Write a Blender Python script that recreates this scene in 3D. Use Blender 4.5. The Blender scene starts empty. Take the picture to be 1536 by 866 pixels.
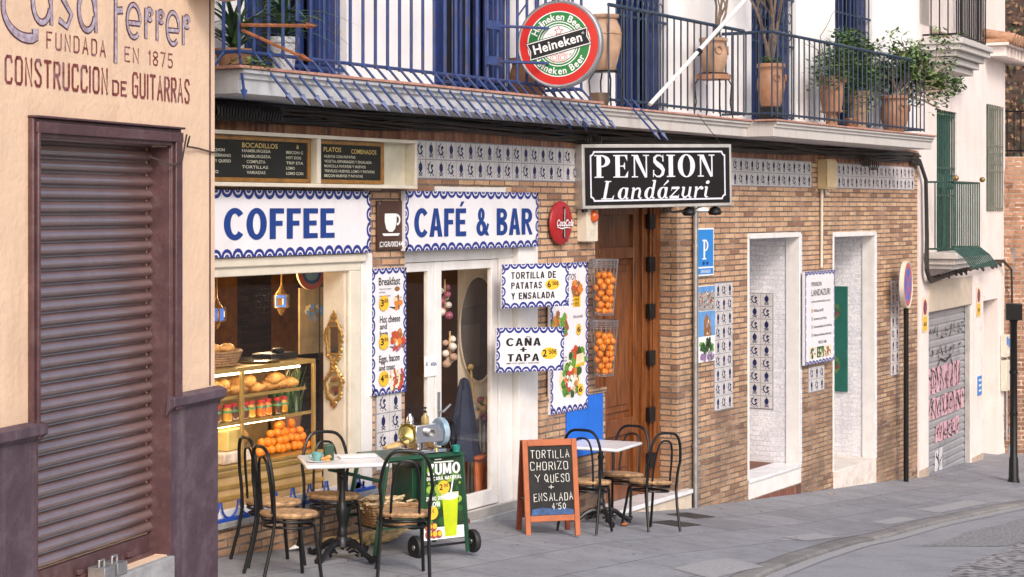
import bpy, math, random
from mathutils import Matrix, Vector
R = math.radians
PI = math.pi
rnd = random.Random(11)
S = bpy.context.scene
COL = S.collection

# ------------------------------------------------------------------ camera, sky, sun, exposure
FPX, HX, HY, EYE = 2800.0, 768.0, 311.0, 2.62       # focal length and horizon in photo pixels, eye height
YAW = R(31)
DX, DY = math.cos(YAW), math.sin(YAW)
RX, RY = math.sin(YAW), -math.cos(YAW)
CAMX, CAMY = -13.3456, -8.4665
cam = bpy.data.objects.new('camera', bpy.data.cameras.new('camera'))
COL.objects.link(cam)
cam.location = (CAMX, CAMY, EYE)
cam.rotation_euler = (R(90), 0, YAW - R(90))
cam.data.sensor_width = 36
cam.data.lens = FPX / 1536 * 36
cam.data.shift_y = -(433 - HY) / 1536
cam.data.clip_end = 500
S.camera = cam

SUN = Vector((-0.50, -0.62, 0.60)).normalized()
w = bpy.data.worlds.new('World')
S.world = w
w.use_nodes = True
nt = w.node_tree
sky = nt.nodes.new('ShaderNodeTexSky')
sky.sky_type = 'NISHITA'
sky.sun_disc = False
sky.sun_elevation = math.asin(SUN.z)
sky.sun_rotation = math.atan2(SUN.x, SUN.y)
sky.air_density = 1.0
sky.dust_density = 4.0
sky.ozone_density = 1.2
bg = nt.nodes['Background']
bg.inputs[1].default_value = 0.15
nt.links.new(sky.outputs[0], bg.inputs[0])
sl = bpy.data.lights.new('sun', 'SUN')
sl.energy = 1.15
sl.angle = R(16)
sl.color = (1.0, 0.93, 0.87)
so = bpy.data.objects.new('sun', sl)
COL.objects.link(so)
so.rotation_euler = (-SUN).to_track_quat('-Z', 'Y').to_euler()
so.location = (-8, -10, 15)
S.view_settings.view_transform = 'Standard'
S.view_settings.look = 'None'
S.view_settings.gamma = 1
S.view_settings.use_curve_mapping = False
S.view_settings.exposure = 0.54
S.cycles.use_denoising = True
S.cycles.max_bounces = 8
S.cycles.transparent_max_bounces = 12

# ------------------------------------------------------------------ geometry helpers
_GX = [-60, -30, -3.2, 0, 4.3, 7.5, 10, 12.1, 16.8, 40, 90]
_GZ = [3.6, 2.2, .17, -.05, -.52, -.78, -.97, -1.15, -1.41, -3.3, -7]
def gx(X):
    for i in range(1, len(_GX)):
        if X <= _GX[i] or i == len(_GX) - 1:
            t = (X - _GX[i-1]) / (_GX[i] - _GX[i-1])
            return _GZ[i-1] + t * (_GZ[i] - _GZ[i-1])
def gz(X, Y=0.0):
    return gx(X) + 0.05 * Y
KERB = [(-60, -9), (-20, -5.6), (-6, -3.75), (-.4, -2.8), (1.5, -2.45), (3.4, -2.16), (6.4, -1.97), (9.8, -1.98), (13, -2.3), (17, -3.2), (40, -14)]
def kerb(X):
    for i in range(1, len(KERB)):
        if X <= KERB[i][0] or i == len(KERB) - 1:
            t = (X - KERB[i-1][0]) / (KERB[i][0] - KERB[i-1][0])
            return KERB[i-1][1] + t * (KERB[i][1] - KERB[i-1][1])

def facade(px, py, off=0.0):
    """the point of the cafe front (or of a plane off metres before it) seen at a photo pixel: x along the wall, z up"""
    t = (px - HX) / FPX
    Z = (-off - CAMY) / (DY + t * RY)
    return CAMX + Z * (DX + t * RX), EYE - (py - HY) / FPX * Z

def MT(x=0, y=0, z=0, ang=0, roll=0):
    return Matrix.Translation((x, y, z)) @ Matrix.Rotation(R(ang), 4, 'Z') @ Matrix.Rotation(R(-roll), 4, 'Y')

def ell(cx, cz, rx, rz, n=20, a0=0, a1=360):
    full = abs(a1 - a0) >= 360
    k = n if full else n + 1
    return [(cx + rx * math.cos(R(a0 + (a1 - a0) * i / n)), cz + rz * math.sin(R(a0 + (a1 - a0) * i / n))) for i in range(k)]

def rect(x0, z0, x1, z1):
    return [(x0, z0), (x1, z0), (x1, z1), (x0, z1)]

_txt = {}
def text_geo(s, bold):
    key = (s, bold)
    if key not in _txt:
        cu = bpy.data.curves.new('lettering_curve', 'FONT')
        cu.body = s
        cu.offset = bold
        cu.space_character = 1+bold*2.6
        cu.resolution_u = 4
        ob = bpy.data.objects.new('lettering_curve', cu)
        me = bpy.data.meshes.new_from_object(ob)
        vs = [(v.co.x, v.co.y) for v in me.vertices]
        fs = [tuple(p.vertices) for p in me.polygons]
        # make every face wind counter-clockwise
        out = []
        for f in fs:
            a = sum(vs[f[i]][0] * vs[f[(i+1) % len(f)]][1] - vs[f[(i+1) % len(f)]][0] * vs[f[i]][1] for i in range(len(f)))
            out.append(f if a > 0 else f[::-1])
        bpy.data.objects.remove(ob)
        bpy.data.curves.remove(cu)
        bpy.data.meshes.remove(me)
        _txt[key] = (vs, out)
    return _txt[key]

class MB:
    """collects faces; build() links them as ONE mesh object"""
    def __init__(s, T=None):
        s.v, s.f, s.m, s.T, s.e = [], [], [], T, 0.0
    def add(s, vs, fs, mi=0):
        b = len(s.v)
        if s.T is not None:
            s.v += [tuple(s.T @ Vector(v)) for v in vs]
        else:
            s.v += [tuple(v) for v in vs]
        s.f += [tuple(b + i for i in f) for f in fs]
        s.m += [mi] * len(fs)
    def box(s, x0, x1, y0, y1, z0, z1, mi=0):
        vs = [(x0,y0,z0),(x1,y0,z0),(x1,y1,z0),(x0,y1,z0),(x0,y0,z1),(x1,y0,z1),(x1,y1,z1),(x0,y1,z1)]
        s.add(vs, [(0,3,2,1),(4,5,6,7),(0,1,5,4),(1,2,6,5),(2,3,7,6),(3,0,4,7)], mi)
    def poly(s, pts, y=0, mi=0):
        s.add([(p[0], y, p[1]) for p in pts], [tuple(range(len(pts)))], mi)
    def prism(s, pts, y0, y1, mi=0):
        n = len(pts)
        vs = [(p[0], y0, p[1]) for p in pts] + [(p[0], y1, p[1]) for p in pts]
        fs = [tuple(range(n)), tuple(range(2*n-1, n-1, -1))]
        fs += [((i+1) % n, i, n+i, n+(i+1) % n) for i in range(n)]
        s.add(vs, fs, mi)
    def extrude_x(s, prof, x0, x1, mi=0):
        """profile of (y, z) points swept along x"""
        n = len(prof)
        vs = [(x0, p[0], p[1]) for p in prof] + [(x1, p[0], p[1]) for p in prof]
        s.add(vs, [tuple(range(n-1, -1, -1)), tuple(range(n, 2*n))] + [(i, (i+1) % n, n+(i+1) % n, n+i) for i in range(n)], mi)
    def ring(s, cx, cz, rx, rz, ix, iz, y=0, mi=0, n=28, a0=0, a1=360):
        o = ell(cx, cz, rx, rz, n, a0, a1)
        i = ell(cx, cz, ix, iz, n, a0, a1)
        k = len(o)
        s.add([(p[0], y, p[1]) for p in o + i], [(j, (j+1) % k, k+(j+1) % k, k+j) for j in range(k if abs(a1-a0) >= 360 else k-1)], mi)
    def ribbon(s, pts, wd, y=0, mi=0, closed=False):
        n = len(pts)
        if n < 2: return
        ws = wd if isinstance(wd, (list, tuple)) else [wd] * n
        L = []
        for i in range(n):
            a = pts[(i-1) % n] if (closed or i > 0) else pts[i]
            b = pts[(i+1) % n] if (closed or i < n-1) else pts[i]
            dx, dz = b[0]-a[0], b[1]-a[1]
            l = math.hypot(dx, dz) or 1
            nx, nz = -dz/l*ws[i]/2, dx/l*ws[i]/2
            L.append(((pts[i][0]+nx, pts[i][1]+nz), (pts[i][0]-nx, pts[i][1]-nz)))
        vs = [(p[0], y, p[1]) for q in L for p in q]
        s.add(vs, [(2*i+1, 2*((i+1) % n)+1, 2*((i+1) % n), 2*i) for i in range(n if closed else n-1)], mi)
    def tube(s, pts, r, n=8, mi=0, caps=True, closed=False):
        P = [Vector(p) for p in pts]
        k = len(P)
        rs = r if isinstance(r, (list, tuple)) else [r] * k
        vs, fs = [], []
        up = None
        for i in range(k):
            if closed: t = P[(i+1) % k] - P[i-1]
            else: t = P[min(i+1, k-1)] - P[max(i-1, 0)]
            if t.length < 1e-9: t = Vector((0,0,1))
            t.normalize()
            if up is None:
                up = Vector((0,0,1)) if abs(t.z) < .9 else Vector((1,0,0))
            u = (up - t * up.dot(t))
            if u.length < 1e-6: u = t.orthogonal()
            u.normalize()
            up = u
            v = t.cross(u)
            for j in range(n):
                a = 2*PI*j/n
                vs.append(tuple(P[i] + (u*math.cos(a) + v*math.sin(a))*rs[i]))
        for i in range(k if closed else k-1):
            for j in range(n):
                a, b = i*n+j, i*n+(j+1) % n
                c, d = ((i+1) % k)*n+(j+1) % n, ((i+1) % k)*n+j
                fs.append((a, b, c, d))
        if caps and not closed:
            fs.append(tuple(range(n-1, -1, -1)))
            fs.append(tuple((k-1)*n+j for j in range(n)))
        s.add(vs, fs, mi)
    def lathe(s, prof, cx=0, cy=0, cz=0, n=16, mi=0):
        k = len(prof)
        vs = [(cx + r*math.cos(2*PI*j/n), cy + r*math.sin(2*PI*j/n), cz + z) for r, z in prof for j in range(n)]
        fs = [(i*n+j, i*n+(j+1) % n, (i+1)*n+(j+1) % n, (i+1)*n+j) for i in range(k-1) for j in range(n)]
        fs.append(tuple(range(n-1, -1, -1)))
        fs.append(tuple((k-1)*n+j for j in range(n)))
        s.add(vs, fs, mi)
    def ball(s, c, r, n=12, m=8, mi=0, sc=(1,1,1), jit=0, rot=0):
        vs, fs = [], []
        ca, sa = math.cos(rot), math.sin(rot)
        for i in range(m+1):
            th = PI*i/m
            for j in range(n):
                ph = 2*PI*j/n
                q = r*(1 + (rnd.uniform(-jit, jit) if jit else 0))
                x, y, z = q*math.sin(th)*math.cos(ph)*sc[0], q*math.sin(th)*math.sin(ph)*sc[1], q*math.cos(th)*sc[2]
                vs.append((c[0]+x*ca-y*sa, c[1]+x*sa+y*ca, c[2]+z))
        for i in range(m):
            for j in range(n):
                fs.append((i*n+j, (i+1)*n+j, (i+1)*n+(j+1) % n, i*n+(j+1) % n))
        s.add(vs, fs, mi)
    def text(s, t, x0, x1, z0, h, y=0, mi=0, bold=0.0, shear=0.0):
        vs, fs = text_geo(t, bold)
        cap = text_geo('H', bold)[0]
        c0, c1 = min(v[1] for v in cap), max(v[1] for v in cap)
        a0, a1 = min(v[0] for v in vs), max(v[0] for v in vs)
        sx, sz = (x1-x0)/(a1-a0), h/(c1-c0)
        s.add([(x0+(v[0]-a0)*sx+shear*(v[1]-c0)*sz, y, z0+(v[1]-c0)*sz) for v in vs], fs, mi)
    def build(s, name, mats, parent=None, at=None, smooth=True, bevel=0, ang=38):
        me = bpy.data.meshes.new(name)
        inv = None
        if parent is not None and parent.name in MATS: inv = MATS[parent.name].inverted()
        if at is not None: inv = at.inverted()
        vs = [tuple(inv @ Vector(v)) for v in s.v] if inv is not None else s.v
        me.from_pydata(vs, [], s.f)
        mats = mats if isinstance(mats, (list, tuple)) else [mats]
        for m in mats: me.materials.append(m)
        me.polygons.foreach_set('material_index', s.m)
        if smooth:
            me.polygons.foreach_set('use_smooth', [True]*len(s.f))
            me.set_sharp_from_angle(angle=R(ang))
        me.update()
        o = bpy.data.objects.new(name, me)
        COL.objects.link(o)
        if parent is not None:
            o.parent = parent
            MATS[o.name] = MATS.get(parent.name, Matrix())
        if at is not None:
            o.matrix_world = at
            MATS[o.name] = at
        if bevel:
            b = o.modifiers.new('bevel', 'BEVEL')
            b.width = bevel
            b.segments = 2
            b.limit_method = 'ANGLE'
            b.angle_limit = R(40)
        return o

MATS = {}
def tag(o, label, cat, group=None):
    o['label'] = label
    o['category'] = cat
    if group: o['group'] = group
    return o
def thing(name, label, cat, M=None, group=None):
    o = bpy.data.objects.new(name, None)
    o.empty_display_size = .1
    COL.objects.link(o)
    M = M if M is not None else Matrix()
    o.matrix_world = M
    MATS[o.name] = M
    return tag(o, label, cat, group)
def kind(o, k='structure'):
    o['kind'] = k
    return o
def kids(o):
    return [c for c in bpy.data.objects if c.parent == o]
def copy_tree(o, label=None, M=None, parent=None):
    c = o.copy()
    COL.objects.link(c)
    if parent is not None: c.parent = parent
    if M is not None: c.matrix_world = M
    if label: c['label'] = label
    for ch in kids(o):
        copy_tree(ch, parent=c)
    return c

# ------------------------------------------------------------------ materials
def newmat(name):
    m = bpy.data.materials.new(name)
    m.use_nodes = True
    n = m.node_tree
    return m, n, n.nodes['Principled BSDF']
def link(n, a, b): n.links.new(a, b)
def noise(n, scale, detail=4, rough=.6, vec=None):
    t = n.nodes.new('ShaderNodeTexNoise')
    t.inputs['Scale'].default_value = scale
    t.inputs['Detail'].default_value = detail
    t.inputs['Roughness'].default_value = rough
    if vec is None:
        tc = n.nodes.new('ShaderNodeTexCoord')
        vec = tc.outputs['Object']
    link(n, vec, t.inputs['Vector'])
    return t.outputs['Fac']
def ramp(n, fac, stops):
    r = n.nodes.new('ShaderNodeValToRGB')
    e = r.color_ramp.elements
    while len(e) < len(stops): e.new(.5)
    for i, (p, c) in enumerate(stops):
        e[i].position = p
        e[i].color = (*c, 1) if len(c) == 3 else c
    link(n, fac, r.inputs[0])
    return r.outputs[0]
def mix(n, a, b, fac, mode='MIX'):
    m = n.nodes.new('ShaderNodeMix')
    m.data_type = 'RGBA'
    m.blend_type = mode
    for i, v in ((6, a), (7, b), (0, fac)):
        if isinstance(v, (int, float)): m.inputs[i].default_value = v
        elif isinstance(v, tuple): m.inputs[i].default_value = (*v, 1)
        else: link(n, v, m.inputs[i])
    return m.outputs[2]
def bump(n, h, dist, p, strength=1.0, prev=None):
    b = n.nodes.new('ShaderNodeBump')
    b.inputs['Distance'].default_value = dist
    b.inputs['Strength'].default_value = strength
    link(n, h, b.inputs['Height'])
    if prev is not None: link(n, prev, b.inputs['Normal'])
    link(n, b.outputs[0], p.inputs['Normal'])
    return b.outputs[0]
def mat(name, col, rough=.55, metal=0.0, var=.18, scale=6, bmp=0.0, bscale=80, stain=None, samt=.5, sscale=2.5, spec=.5, coat=0):
    m, n, p = newmat(name)
    lo = tuple(c*(1-var) for c in col)
    hi = tuple(min(1, c*(1+var)) for c in col)
    c = ramp(n, noise(n, scale), [(.3, lo), (.7, hi)])
    if stain is not None:
        f = ramp(n, noise(n, sscale, 8, .7), [(.5, (0,0,0)), (.72, (samt,)*3)])
        c = mix(n, c, stain, f)
    link(n, c, p.inputs['Base Color'])
    p.inputs['Roughness'].default_value = rough
    p.inputs['Metallic'].default_value = metal
    p.inputs['Specular IOR Level'].default_value = spec
    p.inputs['Coat Weight'].default_value = coat
    if bmp: bump(n, noise(n, bscale, 3), bmp, p)
    return m
def emat(name, col, strength):
    m, n, p = newmat(name)
    p.inputs['Base Color'].default_value = (*col, 1)
    p.inputs['Emission Color'].default_value = (*col, 1)
    p.inputs['Emission Strength'].default_value = strength
    return m
def brickmat(name, stops, mortar, bw=.25, bh=.0585, ms=.006, dirt=(.07,.045,.035), damt=.72, off=.5, painted=None):
    m, n, p = newmat(name)
    tc = n.nodes.new('ShaderNodeTexCoord')
    sx = n.nodes.new('ShaderNodeSeparateXYZ')
    link(n, tc.outputs['Object'], sx.inputs[0])
    ad = n.nodes.new('ShaderNodeMath')
    link(n, sx.outputs[0], ad.inputs[0]); link(n, sx.outputs[1], ad.inputs[1])
    cb = n.nodes.new('ShaderNodeCombineXYZ')
    link(n, ad.outputs[0], cb.inputs[0]); link(n, sx.outputs[2], cb.inputs[1])
    wob = n.nodes.new('ShaderNodeTexNoise')
    wob.inputs['Scale'].default_value = 5
    link(n, tc.outputs['Object'], wob.inputs['Vector'])
    wv = n.nodes.new('ShaderNodeVectorMath'); wv.operation = 'SCALE'
    wv.inputs['Scale'].default_value = .011
    link(n, wob.outputs['Color'], wv.inputs[0])
    va = n.nodes.new('ShaderNodeVectorMath')
    link(n, cb.outputs[0], va.inputs[0]); link(n, wv.outputs[0], va.inputs[1])
    b = n.nodes.new('ShaderNodeTexBrick')
    b.offset = off
    b.inputs['Scale'].default_value = 1
    b.inputs['Brick Width'].default_value = bw
    b.inputs['Row Height'].default_value = bh
    b.inputs['Mortar Size'].default_value = ms
    b.inputs['Mortar Smooth'].default_value = .3
    b.inputs['Color1'].default_value = (0,0,0,1)
    b.inputs['Color2'].default_value = (1,1,1,1)
    b.inputs['Mortar'].default_value = (.5,.5,.5,1)
    link(n, va.outputs[0], b.inputs['Vector'])
    c = ramp(n, b.outputs['Color'], stops)
    c = mix(n, c, ramp(n, noise(n, 40, 5, .7), [(.3, (.55,.5,.48)), (.7, (1.25,1.2,1.15))]), .75, 'MULTIPLY')
    # soot and damp: patches, more of them in the lower courses of the old wall
    hz = n.nodes.new('ShaderNodeMapRange')
    hz.inputs['From Min'].default_value = 1.7; hz.inputs['From Max'].default_value = -.6
    hz.inputs['To Min'].default_value = 0; hz.inputs['To Max'].default_value = .22
    link(n, sx.outputs[2], hz.inputs['Value'])
    dn = n.nodes.new('ShaderNodeMath')
    link(n, noise(n, 1.6, 9, .72), dn.inputs[0]); link(n, hz.outputs[0], dn.inputs[1])
    df = ramp(n, dn.outputs[0], [(.5, (0,0,0)), (.82, (damt,)*3)])
    c = mix(n, c, dirt, df)
    st = n.nodes.new('ShaderNodeMapping'); st.inputs['Scale'].default_value = (3.2, 3.2, .22)
    link(n, tc.outputs['Object'], st.inputs[0])
    c = mix(n, c, ramp(n, noise(n, 1.5, 7, .7, st.outputs[0]), [(.30, (.72,.68,.66)), (.5, (1,1,1)), (.72, (1.12,1.1,1.08))]), .8, 'MULTIPLY')
    c = mix(n, c, mix(n, mortar, tuple(min(1, q*3.0) for q in mortar), ramp(n, noise(n, 2.4, 8, .75), [(.5, (0,0,0)), (.62, (.8,)*3)])), b.outputs['Fac'])
    if painted:
        c = mix(n, painted, c, ramp(n, noise(n, 3, 10, .75), [(.62, (0,0,0)), (.74, (.5,)*3)]))
    link(n, c, p.inputs['Base Color'])
    p.inputs['Roughness'].default_value = .8
    inv = n.nodes.new('ShaderNodeMath'); inv.operation = 'SUBTRACT'
    inv.inputs[0].default_value = 1
    link(n, b.outputs['Fac'], inv.inputs[1])
    pv = bump(n, inv.outputs[0], .006, p, .9)
    bump(n, noise(n, 90, 4), .003, p, .8, pv)
    return m

BR = [(0, (.27,.145,.095)), (.2, (.52,.315,.19)), (.4, (.60,.39,.24)), (.6, (.56,.36,.235)), (.8, (.67,.47,.30)), (1, (.42,.24,.15))]
M_BRICK = brickmat('facade brick', BR, (.125,.10,.085), ms=.0085)
M_SOLD = brickmat('soldier brick', [(0, (.16,.07,.045)), (.5, (.3,.13,.07)), (1, (.36,.18,.1))], (.13,.1,.085), bw=.062, bh=.30, ms=.007, off=0, damt=.3)
M_WBRICK = brickmat('white painted brick', [(0, (.68,.71,.80)), (.5, (.74,.77,.86)), (1, (.78,.80,.88))], (.6,.6,.66), dirt=(.5,.48,.48), damt=.25)
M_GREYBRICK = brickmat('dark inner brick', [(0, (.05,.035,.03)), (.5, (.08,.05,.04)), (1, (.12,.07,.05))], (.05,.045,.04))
M_OLDBRICK = brickmat('far rough brick', [(0, (.26,.12,.07)), (.5, (.4,.2,.12)), (1, (.48,.28,.18))], (.3,.22,.17), bh=.075, ms=.014)
M_TERRA = brickmat('terracotta step tiles', [(0, (.2,.06,.04)), (.5, (.26,.08,.05)), (1, (.3,.1,.06))], (.25,.2,.17), bw=.24, bh=.16)
M_UPPER = mat('white upper render', (.82,.80,.81), .85, var=.04, scale=1.5, bmp=.002, bscale=60, stain=(.66,.58,.54), samt=.35, sscale=1.2)
M_RB = mat('pale pink render', (.78,.69,.66), .85, var=.05, scale=1.2, bmp=.003, bscale=40, stain=(.6,.48,.4), samt=.5, sscale=1.5)
M_CREAM = mat('peach render', (.74,.53,.375), .8, var=.07, scale=2.2, bmp=.006, bscale=18, stain=(.60,.40,.28), samt=.55, sscale=1.7)
M_PURPLE = mat('purple plinth paint', (.082,.050,.068), .55, var=.25, scale=4, bmp=.009, bscale=16, stain=(.15,.12,.135), samt=.55, sscale=4)
M_PFRAME = mat('brown purple frame paint', (.085,.040,.044), .45, var=.25, scale=7, bmp=.004, bscale=35, stain=(.2,.14,.14), samt=.4, sscale=9)
M_SHUT = mat('brown roller shutter', (.15,.088,.085), .36, .0, coat=1, spec=1,  var=.15, scale=3, bmp=.0006, bscale=60, stain=(.09,.04,.035), samt=.7, sscale=2.2)
M_STEP = mat('grey stone step', (.33,.33,.34), .7, var=.25, scale=9, bmp=.003)
M_MARBLE = mat('white marble', (.72,.72,.75), .25, var=.1, scale=5, stain=(.5,.5,.54), samt=.5, sscale=6)
M_WOODW = mat('white painted joinery', (.74,.72,.71), .45, var=.05, scale=6, bmp=.0015, bscale=40, stain=(.5,.46,.42), samt=.4, sscale=4)
M_CREAMW = mat('aged cream paint', (.66,.60,.50), .5, var=.07, scale=5, bmp=.001, bscale=50, stain=(.42,.35,.27), samt=.5, sscale=3)
M_SIGNW = mat('sign white', (.76,.74,.78), .3, var=.03, scale=2, stain=(.62,.58,.58), samt=.35, sscale=3)
M_BLUE = mat('ornament blue', (.02,.035,.22), .4, var=.3, scale=40)
M_LBLUE = mat('letter blue', (.010,.042,.22), .4, var=.06)
M_BLACK = mat('letter black', (.012,.011,.012), .45, var=.2)
M_IRON = mat('black enamelled steel', (.007,.007,.008), .32, var=.3, scale=20, spec=.35)
M_CAST = mat('black cast iron', (.010,.010,.012), .36, spec=.4, var=.35, scale=22, bmp=.002, bscale=70)
M_RAILB = mat('blue railing paint', (.02,.048,.17), .45, var=.3, scale=9, bmp=.001, stain=(.10,.06,.05), samt=.75, sscale=6)
M_RAILD = mat('dark blue green railing paint', (.016,.032,.068), .45, var=.3, scale=8, stain=(.06,.075,.07), samt=.7, sscale=2)
M_GREEN = mat('green iron paint', (.03,.08,.065), .45, var=.3, scale=8)
M_GREYG = mat('grey green grille', (.17,.18,.15), .5, var=.2)
M_RUST = mat('rusty iron', (.22,.075,.03), .85, var=.5, scale=25, bmp=.003)
M_SHUTB = mat('blue window shutters', (.012,.027,.13), .5, var=.2, scale=5, stain=(.05,.045,.1), samt=.4)
M_SHUT.node_tree.nodes['Principled BSDF'].inputs['Coat IOR'].default_value = 2.2
M_SHUT.node_tree.nodes['Principled BSDF'].inputs['Coat Roughness'].default_value = .18
M_SLAB = mat('balcony moulding paint', (.53,.50,.48), .75, var=.1, scale=3, bmp=.002, stain=(.36,.31,.28), samt=.6, sscale=3)
M_FASCIA = mat('balcony fascia grey', (.46,.47,.50), .7, var=.12, scale=4, bmp=.002, stain=(.3,.29,.29), samt=.6, sscale=3)
M_TERRAE = mat('balcony edge tile', (.42,.22,.17), .7, var=.3, scale=20, bmp=.002)
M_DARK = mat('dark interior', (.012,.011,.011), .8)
M_CABLE = mat('black cable', (.016,.015,.015), .5, var=.3)
M_CABLEB = mat('dark brown cable', (.05,.035,.028), .6, var=.3)
M_STEEL = mat('galvanised steel', (.45,.45,.46), .4, .8, var=.2, scale=12)
M_CHROME = mat('polished chrome', (.75,.75,.77), .12, 1, var=.05)
M_WIRE = mat('steel wire', (.5,.5,.52), .3, .9)
M_ALU = mat('anodised edge', (.5,.48,.46), .4, .4)
M_TILE = mat('glazed tile', (.58,.555,.56), .16, var=.13, scale=9)
M_TILEB = mat('tile cobalt', (.018,.022,.09), .2, var=.4, scale=50)
M_GROUT = mat('tile grout', (.27,.26,.29), .9)
M_RED = mat('signal red', (.55,.03,.025), .25, var=.05, coat=.5)
M_WHITE = mat('plain white', (.8,.8,.8), .4, var=.02)
M_YEL = mat('price yellow', (.80,.47,.03), .4, var=.05)
M_HGREEN = mat('beer sign green', (.02,.2,.05), .3, var=.05, coat=.5)
M_PINK = mat('faint pink', (.7,.3,.28), .4)
M_BROWN = mat('brown plaque', (.065,.028,.017), .4, var=.1)
M_PBLUE = mat('bright blue plaque', (.02,.22,.62), .4, var=.04)
M_BPANEL = mat('blue meter cover', (.015,.15,.66), .4, var=.12, scale=4)
M_ORANGE = mat('orange peel', (.80,.23,.012), .42, var=.15, scale=14, bmp=.0012, bscale=180)
M_RUSH = mat('woven rush', (.40,.24,.12), .75, var=.55, scale=30, bmp=.004, bscale=120, stain=(.2,.11,.05), samt=.6, sscale=25)
M_WICK = mat('wicker', (.30,.165,.075), .7, var=.4, scale=40, bmp=.004, bscale=110)
M_CLAY = mat('old clay', (.36,.18,.10), .8, var=.2, scale=9, bmp=.004, bscale=30, stain=(.36,.27,.2), samt=.6, sscale=5)
M_CLAYP = mat('pale clay', (.40,.25,.165), .8, var=.2, scale=9, bmp=.003, bscale=30, stain=(.38,.31,.25), samt=.6, sscale=5)
M_LEAFD = mat('dark leaf', (.035,.085,.03), .5, var=.5, scale=12)
M_LEAF = mat('mid leaf', (.075,.15,.045), .5, var=.5, scale=12)
M_LEAFL = mat('light leaf', (.17,.25,.07), .5, var=.4, scale=12)
M_TWIG = mat('twig bark', (.16,.115,.085), .8, var=.4, scale=30)
M_DRY = mat('dry ivy', (.26,.15,.085), .8, var=.6, scale=10)
M_CANE = mat('dry cane', (.55,.38,.17), .7, var=.4, scale=18)
M_ORWOOD = mat('orange painted wood', (.40,.105,.03), .5, var=.25, scale=10, bmp=.001, stain=(.2,.05,.02), samt=.6, sscale=10)
M_CGREEN = mat('cart green paint', (.012,.06,.03), .35, var=.2)
M_RUBBER = mat('black rubber', (.015,.015,.016), .6)
M_NAVY = mat('navy cloth', (.012,.018,.045), .8, var=.3)
M_BREAD = mat('golden crust', (.60,.30,.08), .55, var=.45, scale=25, bmp=.003, bscale=60)
M_CHEESE = mat('yellow cheese', (.72,.52,.16), .5, var=.1)
M_GOLD = mat('gilded frame', (.42,.26,.08), .35, .7, var=.4, scale=40)
M_WALNUT = mat('varnished frame wood', (.30,.14,.035), .3, var=.3, scale=14)
M_GWOOD = mat('brass counter trim', (.42,.27,.08), .3, .35, var=.2)
M_CWOOD = mat('pale counter wood', (.5,.33,.15), .5, var=.15)
M_GRAPH = mat('graffiti pink', (.62,.36,.42), .6, var=.15)
M_GSHUT = mat('grey roller shutter', (.36,.37,.40), .5, .3, var=.2, scale=3, stain=(.3,.24,.2), samt=.6, sscale=3)

def woodmat():
    m, n, p = newmat('varnished door wood')
    tc = n.nodes.new('ShaderNodeTexCoord')
    mp = n.nodes.new('ShaderNodeMapping')
    mp.inputs['Scale'].default_value = (9, 9, .7)
    link(n, tc.outputs['Object'], mp.inputs[0])
    f = noise(n, 3.2, 8, .65, mp.outputs[0])
    c = ramp(n, f, [(.28, (.035,.010,.004)), (.5, (.165,.050,.012)), (.75, (.33,.115,.026))])
    link(n, c, p.inputs['Base Color'])
    p.inputs['Roughness'].default_value = .32
    bump(n, f, .002, p, .5)
    return m
M_DOOR = woodmat()

def glassmat(name='window glass', tint=(1,1,1), ior=.8):
    m, n, p = newmat(name)
    n.nodes.remove(p)
    out = n.nodes['Material Output']
    tr = n.nodes.new('ShaderNodeBsdfTransparent')
    tr.inputs[0].default_value = (*tint, 1)
    gl = n.nodes.new('ShaderNodeBsdfGlossy')
    gl.inputs['Roughness'].default_value = .02
    lw = n.nodes.new('ShaderNodeLayerWeight')
    lw.inputs['Blend'].default_value = .5
    pw = n.nodes.new('ShaderNodeMath'); pw.operation = 'POWER'
    link(n, lw.outputs['Facing'], pw.inputs[0]); pw.inputs[1].default_value = 5
    fr = n.nodes.new('ShaderNodeMath'); fr.operation = 'MULTIPLY_ADD'
    link(n, pw.outputs[0], fr.inputs[0]); fr.inputs[1].default_value = .9*ior; fr.inputs[2].default_value = .03*ior
    mx = n.nodes.new('ShaderNodeMixShader')
    link(n, fr.outputs[0], mx.inputs[0]); link(n, tr.outputs[0], mx.inputs[1]); link(n, gl.outputs[0], mx.inputs[2])
    link(n, mx.outputs[0], out.inputs[0])
    return m
M_GLASS = glassmat()
M_GLASS2 = glassmat('thin case glass', (.98,.99,.98), .35)

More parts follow.
